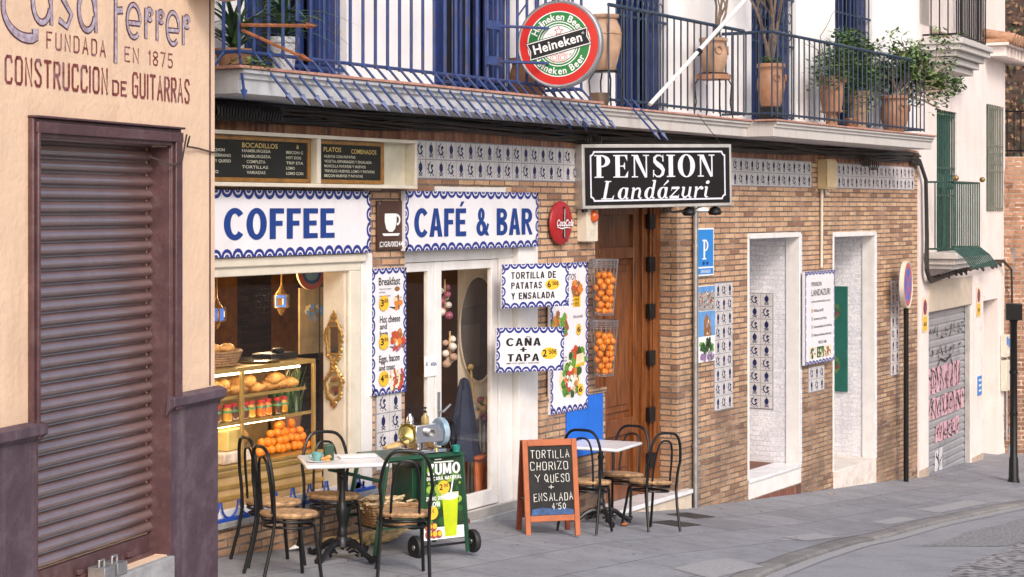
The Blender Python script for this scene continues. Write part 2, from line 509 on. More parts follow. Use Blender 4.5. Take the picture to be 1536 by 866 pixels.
def pavemat():
    m, n, p = newmat('pavement slabs')
    tc = n.nodes.new('ShaderNodeTexCoord')
    b = n.nodes.new('ShaderNodeTexBrick')
    b.inputs['Scale'].default_value = 1
    b.inputs['Brick Width'].default_value = 1.05
    b.inputs['Row Height'].default_value = .62
    b.inputs['Mortar Size'].default_value = .006
    b.inputs['Color1'].default_value = (.80,.80,.80,1)
    b.inputs['Color2'].default_value = (1.12,1.12,1.12,1)
    b.inputs['Mortar'].default_value = (.22,.22,.22,1)
    link(n, tc.outputs['Object'], b.inputs['Vector'])
    c = ramp(n, noise(n, 2.2, 8, .7), [(.25, (.185,.19,.21)), (.5, (.245,.25,.275)), (.75, (.305,.308,.33))])
    c = mix(n, c, ramp(n, noise(n, 130, 3, .7), [(.3, (.62,.62,.64)), (.7, (1.35,1.35,1.35))]), .8, 'MULTIPLY')
    c = mix(n, c, b.outputs['Color'], .75, 'MULTIPLY')
    vo = n.nodes.new('ShaderNodeTexVoronoi'); vo.inputs['Scale'].default_value = 3.2
    link(n, tc.outputs['Object'], vo.inputs['Vector'])
    c = mix(n, c, (.07,.07,.072), ramp(n, vo.outputs['Distance'], [(.035, (.75,)*3), (.05, (0,0,0))]))
    f = ramp(n, noise(n, 7, 9, .75), [(.52, (0,0,0)), (.68, (.6,)*3)])
    c = mix(n, c, (.115,.112,.115), f)
    link(n, c, p.inputs['Base Color'])
    p.inputs['Roughness'].default_value = .75
    pv = bump(n, noise(n, 160, 4), .004, p, .8)
    bump(n, b.outputs['Color'], .002, p, .5, pv)
    return m
M_PAVE = pavemat()
M_ROAD = mat('worn asphalt', (.27,.275,.30), .8, var=.35, scale=90, bmp=.004, bscale=140, stain=(.15,.15,.165), samt=.6, sscale=2)
M_KERB = brickmat('granite kerb stones', [(0, (.19,.19,.195)), (.5, (.25,.25,.255)), (1, (.30,.30,.30))], (.06,.06,.06), bw=.95, bh=7, ms=.008, dirt=(.10,.10,.10), damt=.4)
M_PATCH = mat('pale concrete patch', (.30,.30,.315), .8, var=.3, scale=60, bmp=.002, bscale=120)
M_GROUND = mat('ground earth', (.17,.165,.16), .9, var=.2)
def cobblemat():
    m, n, p = newmat('cobble setts')
    tc = n.nodes.new('ShaderNodeTexCoord')
    v = n.nodes.new('ShaderNodeTexVoronoi')
    v.inputs['Scale'].default_value = 13
    link(n, tc.outputs['Object'], v.inputs['Vector'])
    c = ramp(n, v.outputs['Distance'], [(.2, (.36,.35,.36)), (.5, (.26,.255,.265)), (.7, (.10,.10,.105))])
    c = mix(n, c, ramp(n, noise(n, 40), [(.3, (.7,.7,.7)), (.7, (1.2,1.2,1.2))]), .7, 'MULTIPLY')
    link(n, c, p.inputs['Base Color'])
    p.inputs['Roughness'].default_value = .7
    inv = n.nodes.new('ShaderNodeMath'); inv.operation = 'SUBTRACT'; inv.inputs[0].default_value = 1
    link(n, v.outputs['Distance'], inv.inputs[1])
    bump(n, inv.outputs[0], .02, p, .9)
    return m
M_COB = cobblemat()

def weather(m, col, amt, scale=1.3, crack=None):
    n = m.node_tree
    p = n.nodes['Principled BSDF']
    c = p.inputs['Base Color'].links[0].from_socket
    tc = n.nodes.new('ShaderNodeTexCoord')
    mp = n.nodes.new('ShaderNodeMapping'); mp.inputs['Scale'].default_value = (3.5, 3.5, .25)
    link(n, tc.outputs['Object'], mp.inputs[0])
    c = mix(n, c, col, ramp(n, noise(n, scale, 9, .72, mp.outputs[0]), [(.52, (0,0,0)), (.74, (amt,)*3)]))
    if crack:
        v = n.nodes.new('ShaderNodeTexVoronoi'); v.feature = 'DISTANCE_TO_EDGE'; v.inputs['Scale'].default_value = .9
        d = n.nodes.new('ShaderNodeVectorMath'); d.operation = 'SCALE'; d.inputs['Scale'].default_value = .35
        nz = n.nodes.new('ShaderNodeTexNoise'); nz.inputs['Scale'].default_value = 4; nz.inputs['Detail'].default_value = 6
        link(n, tc.outputs['Object'], nz.inputs['Vector']); link(n, nz.outputs['Color'], d.inputs[0])
        a = n.nodes.new('ShaderNodeVectorMath'); link(n, tc.outputs['Object'], a.inputs[0]); link(n, d.outputs[0], a.inputs[1])
        link(n, a.outputs[0], v.inputs['Vector'])
        k = ramp(n, v.outputs['Distance'], [(.001, (1,1,1)), (.004, (0,0,0))])
        k = mix(n, k, (0,0,0), ramp(n, noise(n, 1.1, 3), [(.42, (1,1,1)), (.55, (0,0,0))]))
        c = mix(n, c, crack, k)
    link(n, c, p.inputs['Base Color'])
weather(M_CREAM, (.50,.33,.23), .55, 1.2, (.62,.43,.30))
weather(M_PURPLE, (.17,.13,.14), .7, 1.6)
weather(M_UPPER, (.58,.54,.53), .35, 1.0)
weather(M_RB, (.55,.45,.38), .5, 1.0, (.5,.42,.36))
weather(M_SHUT, (.09,.055,.05), .7, 2.0)
weather(M_WOODW, (.52,.48,.45), .4, 1.6)
weather(M_SIGNW, (.58,.54,.54), .3, 1.8)
weather(M_SLAB, (.33,.29,.26), .6, 2.2)
weather(M_FASCIA, (.27,.26,.27), .6, 2.2)

# ------------------------------------------------------------------ ground, road, pavement
def strip(name, m, xs, ya, yb, zf, ny=6):
    b = MB()
    vs, fs = [], []
    for X in xs:
        y0, y1 = ya(X), yb(X)
        for j in range(ny+1):
            Y = y0 + (y1-y0)*j/ny
            vs.append((X, Y, zf(X, Y)))
    k = ny+1
    for i in range(len(xs)-1):
        for j in range(ny):
            fs.append((i*k+j, (i+1)*k+j, (i+1)*k+j+1, i*k+j+1))
    b.add(vs, fs)
    o = b.build(name, m, ang=180)
    return kind(o)
XS = [-60, -45, -30, -20, -14] + [-10 + .5*i for i in range(61)] + [24, 30, 40]
strip('ground', M_GROUND, [-150, -90] + XS + [90, 200], lambda X: -150, lambda X: 150, lambda X, Y: gx(max(-60, min(90, X))) - .5 + .02*max(-20, min(20, Y)), 12)
strip('road', M_ROAD, XS, lambda X: kerb(X) - 14, lambda X: kerb(X) - .10, lambda X, Y: gz(X, kerb(X)) - .03 + .012*(kerb(X) - Y) if Y > -6 else gz(X, kerb(X)) - .03 + .012*(kerb(X) + 6))
strip('pavement', M_PAVE, XS, lambda X: kerb(X) + .16, lambda X: 1.2, gz)
b = MB()
vs, fs = [], []
for i, X in enumerate(XS):
    k = kerb(X)
    zt = gz(X, k) + .003
    for (y, z) in ((k+.16, zt+.002), (k+.01, zt), (k-.01, zt-.012), (k-.015, zt-.05), (k-.03, zt-.05), (k-.035, zt-.2)):
        vs.append((X, y, z))
    if i:
        for j in range(5):
            a = (i-1)*6+j
            fs.append((a+1, a+7, a+6, a))
b.add(vs, fs)
kind(b.build('kerb', M_KERB, ang=30))
strip('gutter', M_PATCH, XS, lambda X: kerb(X) - .16, lambda X: kerb(X) - .032, lambda X, Y: gz(X, kerb(X)) - .022, 1)
def patch(name, m, x0, x1, y0, y1, dz=.004, sk=0.0, zf=None):
    zf = zf or gz
    b = MB()
    n = 6
    vs = [(x0+(x1-x0)*i/n + sk*j, y0+(y1-y0)*j, zf(x0+(x1-x0)*i/n+sk*j, y0+(y1-y0)*j)+dz) for i in range(n+1) for j in (0, 1)]
    b.add(vs, [(2*i, 2*i+2, 2*i+3, 2*i+1) for i in range(n)])
    return kind(b.build(name, m))
patch('paving_patch', M_PATCH, -.75, .25, -2.62, -2.22, sk=.15)
patch('paving_patch', M_PATCH, 2.75, 3.6, -1.95, -1.7)
patch('paving_patch', M_PATCH, 7.3, 9.2, -1.72, -1.45)
patch('paving_patch', M_PATCH, 5.4, 6.3, -1.8, -1.6)
roadz = lambda X, Y: gz(X, kerb(X)) - .03 + .012*(kerb(X) - Y)
strip('cobbled_strip', M_COB, [.3 + .4*i for i in range(45)], lambda X: kerb(X) - 9, lambda X: kerb(X) - 1.27 - .04*math.sin(X*2.3), lambda X, Y: roadz(X, max(Y, -7)) + .009)
M_ROUGH = mat('coarse broken asphalt', (.22,.22,.23), .9, var=.75, scale=45, bmp=.012, bscale=50)
strip('asphalt_patch', M_ROUGH, [3.9 + .25*i for i in range(22)], lambda X: kerb(X) - min(1.19, .56 + .9*max(0, X-3.9)), lambda X: kerb(X) - .54 - .03*math.sin(X*3), lambda X, Y: roadz(X, Y) + .0045)

# ------------------------------------------------------------------ wall builder
def wall(mb, x0, x1, z0, z1, holes, y=0.0, depth=.25, mi=0):
    """front face at y with real openings; each opening gets its reveals"""
    xs = sorted({x0, x1, *[h[0] for h in holes], *[h[1] for h in holes]})
    zs = sorted({z0, z1, *[h[2] for h in holes], *[h[3] for h in holes]})
    for i in range(len(xs)-1):
        for j in range(len(zs)-1):
            cx, cz = (xs[i]+xs[i+1])/2, (zs[j]+zs[j+1])/2
            if any(h[0] < cx < h[1] and h[2] < cz < h[3] for h in holes): continue
            mb.add([(xs[i],y,zs[j]),(xs[i+1],y,zs[j]),(xs[i+1],y,zs[j+1]),(xs[i],y,zs[j+1])], [(0,1,2,3)], mi)
    for (a, b_, c, d) in holes:
        q = y + depth
        mb.add([(a,y,c),(a,y,d),(a,q,d),(a,q,c)], [(0,3,2,1)], mi)
        mb.add([(b_,y,c),(b_,y,d),(b_,q,d),(b_,q,c)], [(0,1,2,3)], mi)
        mb.add([(a,y,d),(b_,y,d),(b_,q,d),(a,q,d)], [(0,1,2,3)], mi)
        mb.add([(a,y,c),(b_,y,c),(b_,q,c),(a,q,c)], [(3,2,1,0)], mi)
    mb.add([(x0,y,z0),(x0,y,z1),(x0,y+depth,z1),(x0,y+depth,z0)], [(0,1,2,3)], mi)
    mb.add([(x1,y,z0),(x1,y,z1),(x1,y+depth,z1),(x1,y+depth,z0)], [(3,2,1,0)], mi)

# ------------------------------------------------------------------ glazed tiles
def motif(mb, cx, cz, s, y, kindb, mi):
    if not kindb:
        mb.poly(ell(cx, cz+.08*s, .2*s, .27*s, 12), y, mi)
        mb.poly(rect(cx-.035*s, cz+.33*s, cx+.035*s, cz+.45*s), y-.0002, mi)
        mb.ribbon([(cx-.2*s, cz-.26*s), (cx+.2*s, cz-.42*s)], .05*s, y-.0002, mi)
        mb.ribbon([(cx+.2*s, cz-.26*s), (cx-.2*s, cz-.42*s)], .05*s, y-.0004, mi)
        mb.ribbon([(cx-.16*s, cz-.22*s), (cx+.16*s, cz-.22*s)], .05*s, y-.0006, mi)
    else:
        mb.ring(cx-.02*s, cz+.05*s, .3*s, .34*s, .2*s, .25*s, y, mi, 12, 110, 340)
        mb.poly(ell(cx+.1*s, cz+.18*s, .14*s, .1*s, 8), y-.0002, mi)
        mb.ribbon([(cx-.02*s, cz+.1*s), (cx+.16*s, cz-.08*s), (cx+.02*s, cz-.2*s)], .09*s, y-.0004, mi)
        mb.ribbon([(cx+.05*s, cz-.2*s), (cx+.3*s, cz-.4*s)], .05*s, y-.0006, mi)
        for a in range(6):
            an = R(100 + a*40)
            mb.poly(ell(cx + .4*s*math.cos(an), cz + .4*s*math.sin(an), .05*s, .05*s, 5), y-.0008, mi)
def tile_panel(parent, x0, z0, nc, nr, pitch=.153, T=None, y=0.0, flip=0, pitchz=None):
    b = MB(T)
    pz = pitchz or pitch
    b.box(x0-.006, x0+nc*pitch+.006, y-.008, y+.01, z0-.006, z0+nr*pz+.006, 2)
    for i in range(nc):
        for j in range(nr):
            g = .004
            dy = rnd.uniform(-.0012, .0012)
            b.box(x0+i*pitch+g, x0+(i+1)*pitch-g, y-.014+dy, y-.006, z0+j*pz+g, z0+(j+1)*pz-g, 0)
            motif(b, x0+(i+.5)*pitch, z0+(j+.5)*pz, min(pitch, pz)*.92, y-.0155+dy, (i+j+flip) % 2, 1)
    return b.build('tile_panel', [M_TILE, M_TILEB, M_GROUT], parent, smooth=False)

# ------------------------------------------------------------------ main building: cafe and guesthouse
house = thing('guesthouse_building', 'brick guesthouse with ground floor cafe, blue shuttered windows and a long balcony above', 'building', MT(0, 0, 0))
WIN = (-5.4, -1.39, .40, 2.26)
DOOR = (-.93, 1.18, -.12, 2.27)
PEN = (2.28, 4.05, -.32, 2.66)
W1 = (5.87, 7.37, -.43, 2.285)
W2 = (8.45, 9.93, -.65, 2.27)
b2 = MB()
wall(b2, -6, 11.6, -2.2, 3.15, [WIN, DOOR, PEN, W1, W2], 0, .3)
o = b2.build('brick_wall', M_BRICK, house)
b = MB(); b.box(-6, 11.6, -.004, .3, 3.152, 3.40)
b.build('soldier_course', M_SOLD, house)
for (a, c, z0, z1) in (W1, W2):
    b = MB()
    b.box(c-.012, c+.05, -.006, 1.5, z0, z1+.02)            # right jamb wall
    b.build('side_wall', M_WBRICK, house)
    b = MB()
    b.box(c-.03, c-.0125, -.010, .17, z0, z1)
    b.box(a-.03, a+.012, -.010, 1.5, z0, z1)
    b.box(a-.03, c+.012, -.010, .012, z1-.02, z1+.04)
    b.box(a+.013, c-.031, .0125, 1.5, z1-.02, z1+.02)
    b.build('opening_frame', M_WOODW, house, bevel=.006)
    b = MB(); b.box(a, c, 1.5, 1.55, z0, z1+.03)
    b.build('back_wall', M_UPPER, house)
b = MB(); b.box(W1[0]+.013, W1[1]-.031, .30, 1.5, -.7, -.426)
b.build('passage_floor', M_TERRA, house)
b = MB(); b.box(W1[0]+.0, W1[1]-.02, -.03, .32, -.46, -.424)
b.build('marble_step', M_MARBLE, house, bevel=.006)
b = MB(); b.box(W1[0]-.01, W1[1]+.01, -.012, .3, -.64, -.462)
b.build('step_riser', M_WOODW, house)
b = MB(); b.box(W1[0]-.01, W1[1]+.01, -.008, .3, -1.3, -.642)
b.build('step_base', M_TERRA, house)
b = MB(); b.box(W2[0]-.005, W2[1]+.02, -.012, 1.5, -1.6, -.645)
b.build('plaster_step', mat('stained white plaster', (.66,.6,.56), .8, var=.1, bmp=.003, bscale=30, stain=(.4,.27,.18), samt=.7, sscale=5), house, bevel=.01)
tile_panel(house, 0, .21, 2, 9, T=MT(W1[1]-.0125, .645, 0, -90), flip=1)
# painted green panel in the second opening
T = MT(W2[1]-.0125, .9, 0, -90)
b = MB(T); b.box(0, .53, -.03, 0, .20, 1.58, 0)
for zc in (1.25, .55):
    for i in range(9):
        a = R(i*40 + 10)
        b.poly(ell(.36+.06*math.cos(a), zc+.085*math.sin(a), .022, .034, 7), -.0315-.0002*i, 1)
    for i, (dx, dz) in enumerate(((-.02,.06),(.04,-.03),(-.04,-.05))):
        b.poly(ell(.36+dx, zc+dz, .028, .03, 9), -.0345-.0002*i, 2+(i % 2))
b.build('painted_panel', [mat('green door panel', (.012,.11,.085), .45, var=.15), M_LEAF, mat('painted petals', (.6,.5,.5), .5), mat('painted wine petals', (.2,.05,.06), .5)], house, smooth=False)

# tile bands and panels on the wall
tile_panel(house, -.80, 2.857, 18, 2, .153)
tile_panel(house, 4.79, 2.857, 19, 2, .153)
tile_panel(house, 8.22, 2.857, 21, 2, .153)
tile_panel(house, 4.955, .43, 3, 9, .152)
tile_panel(house, 7.62, .40, 3, 2, .165, pitchz=.15)
tile_panel(house, 10.50, .38, 2, 8, .16, pitchz=.158)
tile_panel(house, -1.335, .55, 2, 4, .172, pitchz=.148)

# upper white wall with its window openings
UW = [(-2.95, -1.72, 3.55, 6.2), (-.50, .80, 3.55, 6.2), (2.70, 3.85, 3.55, 6.2), (5.95, 7.25, 3.55, 6.2), (8.50, 9.83, 3.55, 6.2)]
b = MB(); wall(b, -6, 11.6, 3.402, 7.6, UW, .0, .28)
b.build('upper_wall', M_UPPER, house)
b = MB(); b.box(-6, 11.6, .28, 7, 7.4, 7.6)
b.build('roof', M_TERRAE, house)
for i, (a, c, z0, z1) in enumerate(UW):
    b = MB(); b.box(a, c, .28, .31, z0, z1)
    win = b.build('window', M_DARK, house)
    b = MB()
    mid = (a+c)/2
    # two blue panelled leaves, slightly ajar, and their louvres
    for (p, q) in ((a+.01, a+.32), (c-.32, c-.01)):
        b.box(p, q, .10, .14, z0+.02, z1)
        b.box(p+.05, q-.05, .09, .10, z0+.15, z0+.75)
        for k in range(30):
            zz = z0+.85+k*.06
            b.box(p+.05, q-.05, .092, .10, zz, zz+.035)
    b.box(a+.34, a+.39, .15, .2, z0, z1); b.box(c-.39, c-.34, .15, .2, z0, z1); b.box(mid-.03, mid+.03, .15, .2, z0, z1)
    b.build('shutter', M_SHUTB, win, bevel=.004)
    b = MB()
    n = 9
    for k in range(n+1):
        x = a+.06+(c-a-.12)*k/n
        b.tube([(x, .03, z0+.02), (x, .03, z1)], .0085, 6)
    for zz in (z0+.12, z0+.95, z0+1.5, z0+2.1):
        b.box(a, c, .022, .038, zz-.012, zz+.012)
    if i >= 2:
        for k in range(n):
            x = a+.06+(c-a-.12)*(k+.5)/n
            for zz in (z0+1.0, z0+1.2):
                b.tube([(x+.045*math.sin(t*PI/4), .03, zz+.08+.06*math.cos(t*PI/4)) for t in range(9)], .006, 5)
    b.build('grille', M_RAILB if i < 2 else M_RAILD, win)

# balcony slabs (three pieces, stepped in depth)
def slab(parent, x0, x1, off, left=True):
    prof = [(-off, 3.37), (-off, 3.46), (-off-.02, 3.47), (-off-.02, 3.495), (-off-.045, 3.505), (-off-.045, 3.53), (.02, 3.53), (.02, 3.37)]
    b = MB()
    b.extrude_x([(y, z) for y, z in prof][::-1], x0, x1)
    s_ = b.build('balcony_slab', M_FASCIA if left else M_SLAB, parent, bevel=.004)
    b = MB()
    n = int((x1-x0)/.2)
    for i in range(n):
        w_ = (x1-x0+.08)/n
        b.box(x0-.05+i*w_+.002, x0-.05+(i+1)*w_-.002, -off-.06, -off+.2, 3.532, 3.552)
    b.build('edge_tiles', M_TERRAE, s_, bevel=.003)
    return s_
SA = slab(house, -3.75, 1.20, .60)
SB = slab(house, 1.202, 5.02, .36, False)
SC = slab(house, 5.022, 10.22, .66, False)

# railings
def spear(b, p, d, L=.40, r=.010, mi=0):
    d = Vector(d).normalized()
    p = Vector(p)
    e = p + d*L
    b.tube([p, e], r, 5, mi)
    b.tube([e - d*.005, e + d*.012, e + d*.10], [.006, .024, .002], 4, mi)
b = MB()
bs = MB()
ZT = 4.62
xA0, xA1, oA = -3.62, 1.10, .50
n = int((xA1-xA0)/.157)
for i in range(n+1):
    x = xA0+(xA1-xA0)*i/n
    b.tube([(x, -oA, 3.64), (x, -oA, ZT)], .0125, 6)
    if i: spear(bs, (x, -oA-.002, 3.66), (0, -.70, -.72))
    else: spear(bs, (x, -oA-.002, 3.66), (-.55, -.55, -.72))
for (z, r) in ((3.66, .013), (ZT, .018)):
    b.tube([(xA0, -.02, z), (xA0, -oA, z), (xA1, -oA, z), (xA1, -.02, z)], r, 6)
for k in range(1, 4):
    y = -oA*k/3.2+.1
    for x, sg in ((xA0, -1), (xA1, 1)):
        b.tube([(x, y, 3.64), (x, y, ZT)], .0125, 6)
        spear(bs, (x, y, 3.66), (sg*.70, 0, -.72))
ra = b.build('balcony_railing', M_RAILB, SA)
bs.build('spear_spikes', M_RAILB, SA)
b = MB()
for z in (4.30, 4.06, 3.83):                                       # rusted spears on the corner
    spear(b, (xA0-.02, -oA-.03, z), (.93, -.36, .05), .50, .013)
spear(b, (xA0, -oA-.02, 3.80), (.55, -.60, -.35), .42, .012)
b.build('rusty_spears', M_RUST, SA)
b = MB()
def rail(b, x0, x1, off, zt, zb, pitch, left=True, right=False, r=.009):
    n = int(round((x1-x0)/pitch))
    for i in range(n+1):
        x = x0+(x1-x0)*i/n
        b.tube([(x, -off, zb-.03), (x, -off, zt)], r, 6)
    pts = [(x0, -off, 0), (x1, -off, 0)]
    if left: pts = [(x0, -.02, 0)] + pts
    if right: pts = pts + [(x1, -.02, 0)]
    for z, rr in ((zt, .018), (zb, .013)):
        b.tube([(p[0], p[1], z) for p in pts], rr, 6)
    for sx, on in ((x0, left), (x1, right)):
        if on:
            for k in range(1, 4):
                b.tube([(sx, -off*k/4, zb), (sx, -off*k/4, zt)], r, 6)
rail(b, 1.95, 5.02, .32, 4.50, 3.62, .157, False)
b.build('balcony_railing', M_RAILD, SB)
bs = MB()
for x in (2.25, 2.41): spear(bs, (x, -.325, 3.64), (0, -.70, -.72), .45)
bs.build('spear_spikes', M_RAILB, SB)
b = MB()
rail(b, 5.12, 10.1, .60, 4.49, 3.62, .150, True, True)
b.ball((10.1, -.6, 4.55), .045, 10, 7)
b.build('balcony_railing', M_RAILD, SC)

# --- cafe room behind the glass
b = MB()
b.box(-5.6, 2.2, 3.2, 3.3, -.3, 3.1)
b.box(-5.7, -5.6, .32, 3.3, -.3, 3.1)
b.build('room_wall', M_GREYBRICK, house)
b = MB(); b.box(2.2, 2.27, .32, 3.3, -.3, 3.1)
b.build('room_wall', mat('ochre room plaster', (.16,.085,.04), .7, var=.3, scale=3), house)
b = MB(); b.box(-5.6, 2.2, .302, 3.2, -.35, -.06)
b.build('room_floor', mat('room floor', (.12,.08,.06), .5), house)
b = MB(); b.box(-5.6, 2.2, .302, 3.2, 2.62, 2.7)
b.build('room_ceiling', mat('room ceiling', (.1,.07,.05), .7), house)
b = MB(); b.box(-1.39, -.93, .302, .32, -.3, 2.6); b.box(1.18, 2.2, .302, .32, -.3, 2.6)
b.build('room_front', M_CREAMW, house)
# timber posts on the far wall
M_AMB = mat('amber timber', (.34,.14,.035), .5, var=.4, scale=8)
for x, w_ in ((-1.8, .3), (-.4, .55), (.55, .2), (1.4, .3)):
    b = MB(); b.box(x, x+w_, 3.1, 3.2, -.05, 2.62)
    b.build('wall_post', M_AMB, house)

# --- display window
b = MB()
b.box(-5.4, -1.545, -.014, .10, 2.13, 2.26)         # head
b.box(-1.70, -1.63, -.020, .012, .47, 2.13)
b.box(-1.628, -1.545, -.012, .12, .44, 2.13)
b.box(-5.4, -1.545, -.008, .14, .43, .47)
wn = b.build('window', M_CREAMW, house, bevel=.006)
b = MB(); b.box(-5.4, -1.70, -.002, .002, .47, 2.13)
b.build('pane', M_GLASS, wn)
b = MB(); b.box(-5.4, -1.50, -.035, -.0145, 2.195, 2.262)
b.build('roller_box', M_CREAMW, wn, bevel=.01)
b = MB(); b.box(-1.535, -1.392, -.012, .3, .40, 2.26)
b.build('pilaster', M_WOODW, house, bevel=.006)
b = MB(); b.box(-1.74, -1.702, .013, .205, .47, 2.13)
b.build('window_reveal', M_CREAMW, house)
b = MB(); b.box(-5.4, -1.36, -.05, .02, .375, .42)
b.build('window_sill', M_STEP, house, bevel=.006)
b = MB(); b.box(-5.4, -1.5, -.012, .02, .422, .495)
b.build('sill_board', M_WOODW, house)
b = MB()
b.box(-5.4, -1.395, -.045, -.012, .422, .445)
x = -5.3
while x < -1.45:
    for sg in (-1, 1):
        b.tube([(x+sg*(.012+.085*(1-math.cos(t*PI/12))), -.03, .445+.115*(1-math.sin(t*PI/12))) for t in range(7)], .0075, 6)
    x += .205
b.build('sill_spikes', mat('bright blue iron', (.02,.08,.42), .4), house)

# --- glazed cafe door
b = MB()
b.box(-.93, 1.18, .06, .12, 2.17, 2.27)
b.box(.62, .84, .05, .12, -.02, 2.17)
dr = b.build('door', M_WOODW, house, bevel=.004)
def leaf(x0, x1, y, st):
    b = MB()
    b.box(x0, x0+st, y, y+.045, .03, 2.165); b.box(x1-st, x1, y, y+.045, .03, 2.165)
    b.box(x0+st, x1-st, y, y+.045, 2.09, 2.165); b.box(x0+st, x1-st, y, y+.045, .03, .16)
    o = b.build('door_leaf', M_WOODW, dr, bevel=.004)
    b = MB(); b.box(x0+st, x1-st, y+.02, y+.024, .16, 2.09)
    b.build('pane', M_GLASS, dr)
leaf(-.92, -.385, .075, .09)
leaf(-.38, .615, .07, .10)
b = MB()
b.tube([(-.33, .07, .92), (-.33, .02, .92), (-.24, .01, .97)], .011, 8)
b.box(-.35, -.31, .064, .07, .80, 1.08)
b.build('door_handle', M_STEEL, dr)
b = MB(); b.box(.845, 1.178, -.014, .3, -.15, 2.268)
b.build('pilaster', M_WOODW, house, bevel=.006)
b = MB(); b.box(-1.0, 1.22, -.02, .3, -.5, -.045)
b.build('door_step', M_STEP, house, bevel=.01)
b = MB(); b.box(-.93, .84, .0, .06, -.043, .028)
b.build('threshold', M_ALU, house)
b = MB(); b.box(-.5, .62, -.012, 0, 2.752, 2.79)
b.build('mounting_rail', M_WOODW, house)

# --- guesthouse entrance: recess, panelled door, pier, threshold
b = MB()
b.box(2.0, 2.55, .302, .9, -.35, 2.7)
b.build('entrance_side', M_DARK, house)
b = MB()
b.box(4.04, 4.3, .302, .42, -.36, 2.66)
b.build('entrance_pier', M_BRICK, house)
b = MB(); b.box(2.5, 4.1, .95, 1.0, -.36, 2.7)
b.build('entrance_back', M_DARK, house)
yd = .24
b = MB()
b.box(2.55, 3.66, yd+.04, yd+.075, -.31, 2.64)
for (x0, x1) in ((2.68, 2.82), (3.55, 3.68)): b.box(x0, x1, yd, yd+.05, -.31, 2.64)
for (z0, z1) in ((-.31, -.12), (.33, .50), (2.10, 2.22), (2.54, 2.64)): b.box(2.82, 3.55, yd, yd+.05, z0, z1)
for (z0, z1) in ((.56, 2.04), (-.07, .28)):
    b.box(2.87, 3.50, yd+.022, yd+.05, z0, z1)
    b.box(2.95, 3.42, yd+.008, yd+.03, z0+.07, z1-.07)
b.box(2.3, 2.679, yd+.01, yd+.05, -.31, 2.64)
wd = b.build('wooden_door', M_DOOR, house, bevel=.010)
b = MB(); b.box(2.84, 3.53, yd+.02, yd+.03, 2.225, 2.535)
b.build('fanlight', M_GLASS, wd)
b = MB(); b.box(3.69, 3.80, yd-.03, yd+.06, -.31, 2.66); b.box(3.825, 4.045, yd-.05, yd+.06, -.31, 2.66); b.box(3.87, 4.0, yd-.065, yd-.05, -.31, 2.64)
b.build('door_frame', M_DOOR, house, bevel=.006)
b = MB(); b.box(3.8, 3.825, yd-.01, yd+.05, -.31, 2.64)
b.build('door_gap', M_DARK, house)
for z in (-.05, .42, 1.0, 1.48, 1.96, 2.4):
    b = MB(); b.box(3.745, 3.875, yd-.085, yd-.04, z, z+.15)
    b.build('hinge', M_IRON, wd, bevel=.004)
b = MB(); b.box(2.26, 4.30, -.07, .9, -.36, -.315)
b.build('marble_threshold', M_MARBLE, house, bevel=.006)
b = MB(); b.box(2.24, 4.31, -.045, .3, -.9, -.362)
b.build('threshold_riser', mat('cream stone riser', (.55,.47,.38), .8, var=.15, bmp=.002, stain=(.35,.26,.18), samt=.6), house)
b = MB()
b.box(1.19, 2.42, -.035, -.001, -.4, .85)
b.build('pier_base', M_BRICK, house)
b = MB(); b.box(1.19, 2.44, -.045, -.001, .852, .90)
b.build('pier_cap', M_BRICK, house, bevel=.004)
b = MB(); b.tube([(4.39, -.05, -.62), (4.39, -.05, 2.66)], .024, 10)
for z in (.1, 1.2, 2.2): b.tube([(4.39, -.05, z), (4.39, -.05, z+.03)], .032, 10)
b.box(4.42, 4.46, -.05, -.004, -.6, 2.7)
b.build('downpipe', M_STEEL, house)

# ------------------------------------------------------------------ guitar workshop on the left corner
LM = MT(-4.2015, -.78, 0, 12.8)
shop = thing('guitar_workshop', 'peach rendered corner building with painted guitar maker lettering, purple plinth and closed brown shutter', 'building', LM)
def left(px, py, off=0.0):
    """x, z in the workshop wall's own frame of the point seen at a photo pixel"""
    a = R(12.8); nx_, ny_ = -math.sin(a), math.cos(a)
    t = (px - HX) / FPX
    vx, vy = DX + t*RX, DY + t*RY
    ox, oy = -4.2015, -.78
    Z = (-off - (nx_*(CAMX-ox) + ny_*(CAMY-oy))) / (nx_*vx + ny_*vy)
    X, Y = CAMX + Z*vx - ox, CAMY + Z*vy - oy
    return X*math.cos(a) + Y*math.sin(a), EYE - (py-HY)/FPX*Z
GS = (-2.05, -.62, .53, 3.0)
b = MB(LM); wall(b, -7, 0, -.6, 5.6, [GS], 0, .14)
b.box(-7, -.002, .14, 6, -.6, 5.6)
b.build('rendered_wall', M_CREAM, shop)
b = MB(LM)
for (x0, x1) in ((-7, -2.05), (-.62, .006)):
    b.box(x0 if x0 < -5 else x0+.001, x1, -.022, .0, -.6, 1.44)
    b.extrude_x([(-.003, 1.36), (-.03, 1.40), (-.065, 1.425), (-.065, 1.475), (-.01, 1.495)], x0-.02 if x0 > -5 else x0, x1+.03)
b.build('plinth', M_PURPLE, shop, bevel=.004)
b = MB(LM)
for (x0, x1, z0, z1) in ((-2.115, -2.052, 1.40, 3.09), (-.618, -.50, 1.40, 3.09)):
    b.box(x0, x1, -.035, -.0, z0, z1)
    b.box(x0+.02, x1-.02, -.055, -.035, z0, z1-.02)
b.box(-2.05, -.62, -.036, -.0, 2.985, 3.088)
b.box(-2.10, -.51, -.056, -.036, 3.01, 3.07)
b.box(-2.12, -.495, -.062, 0, 3.0895, 3.103)
b.box(-.621, -.60, -.024, .135, .53, 2.984); b.box(-2.07, -2.049, -.024, .135, .53, 2.984)
b.build('shutter_frame', M_PFRAME, shop, bevel=.006)
b = MB(LM)
prof = []
z = .66
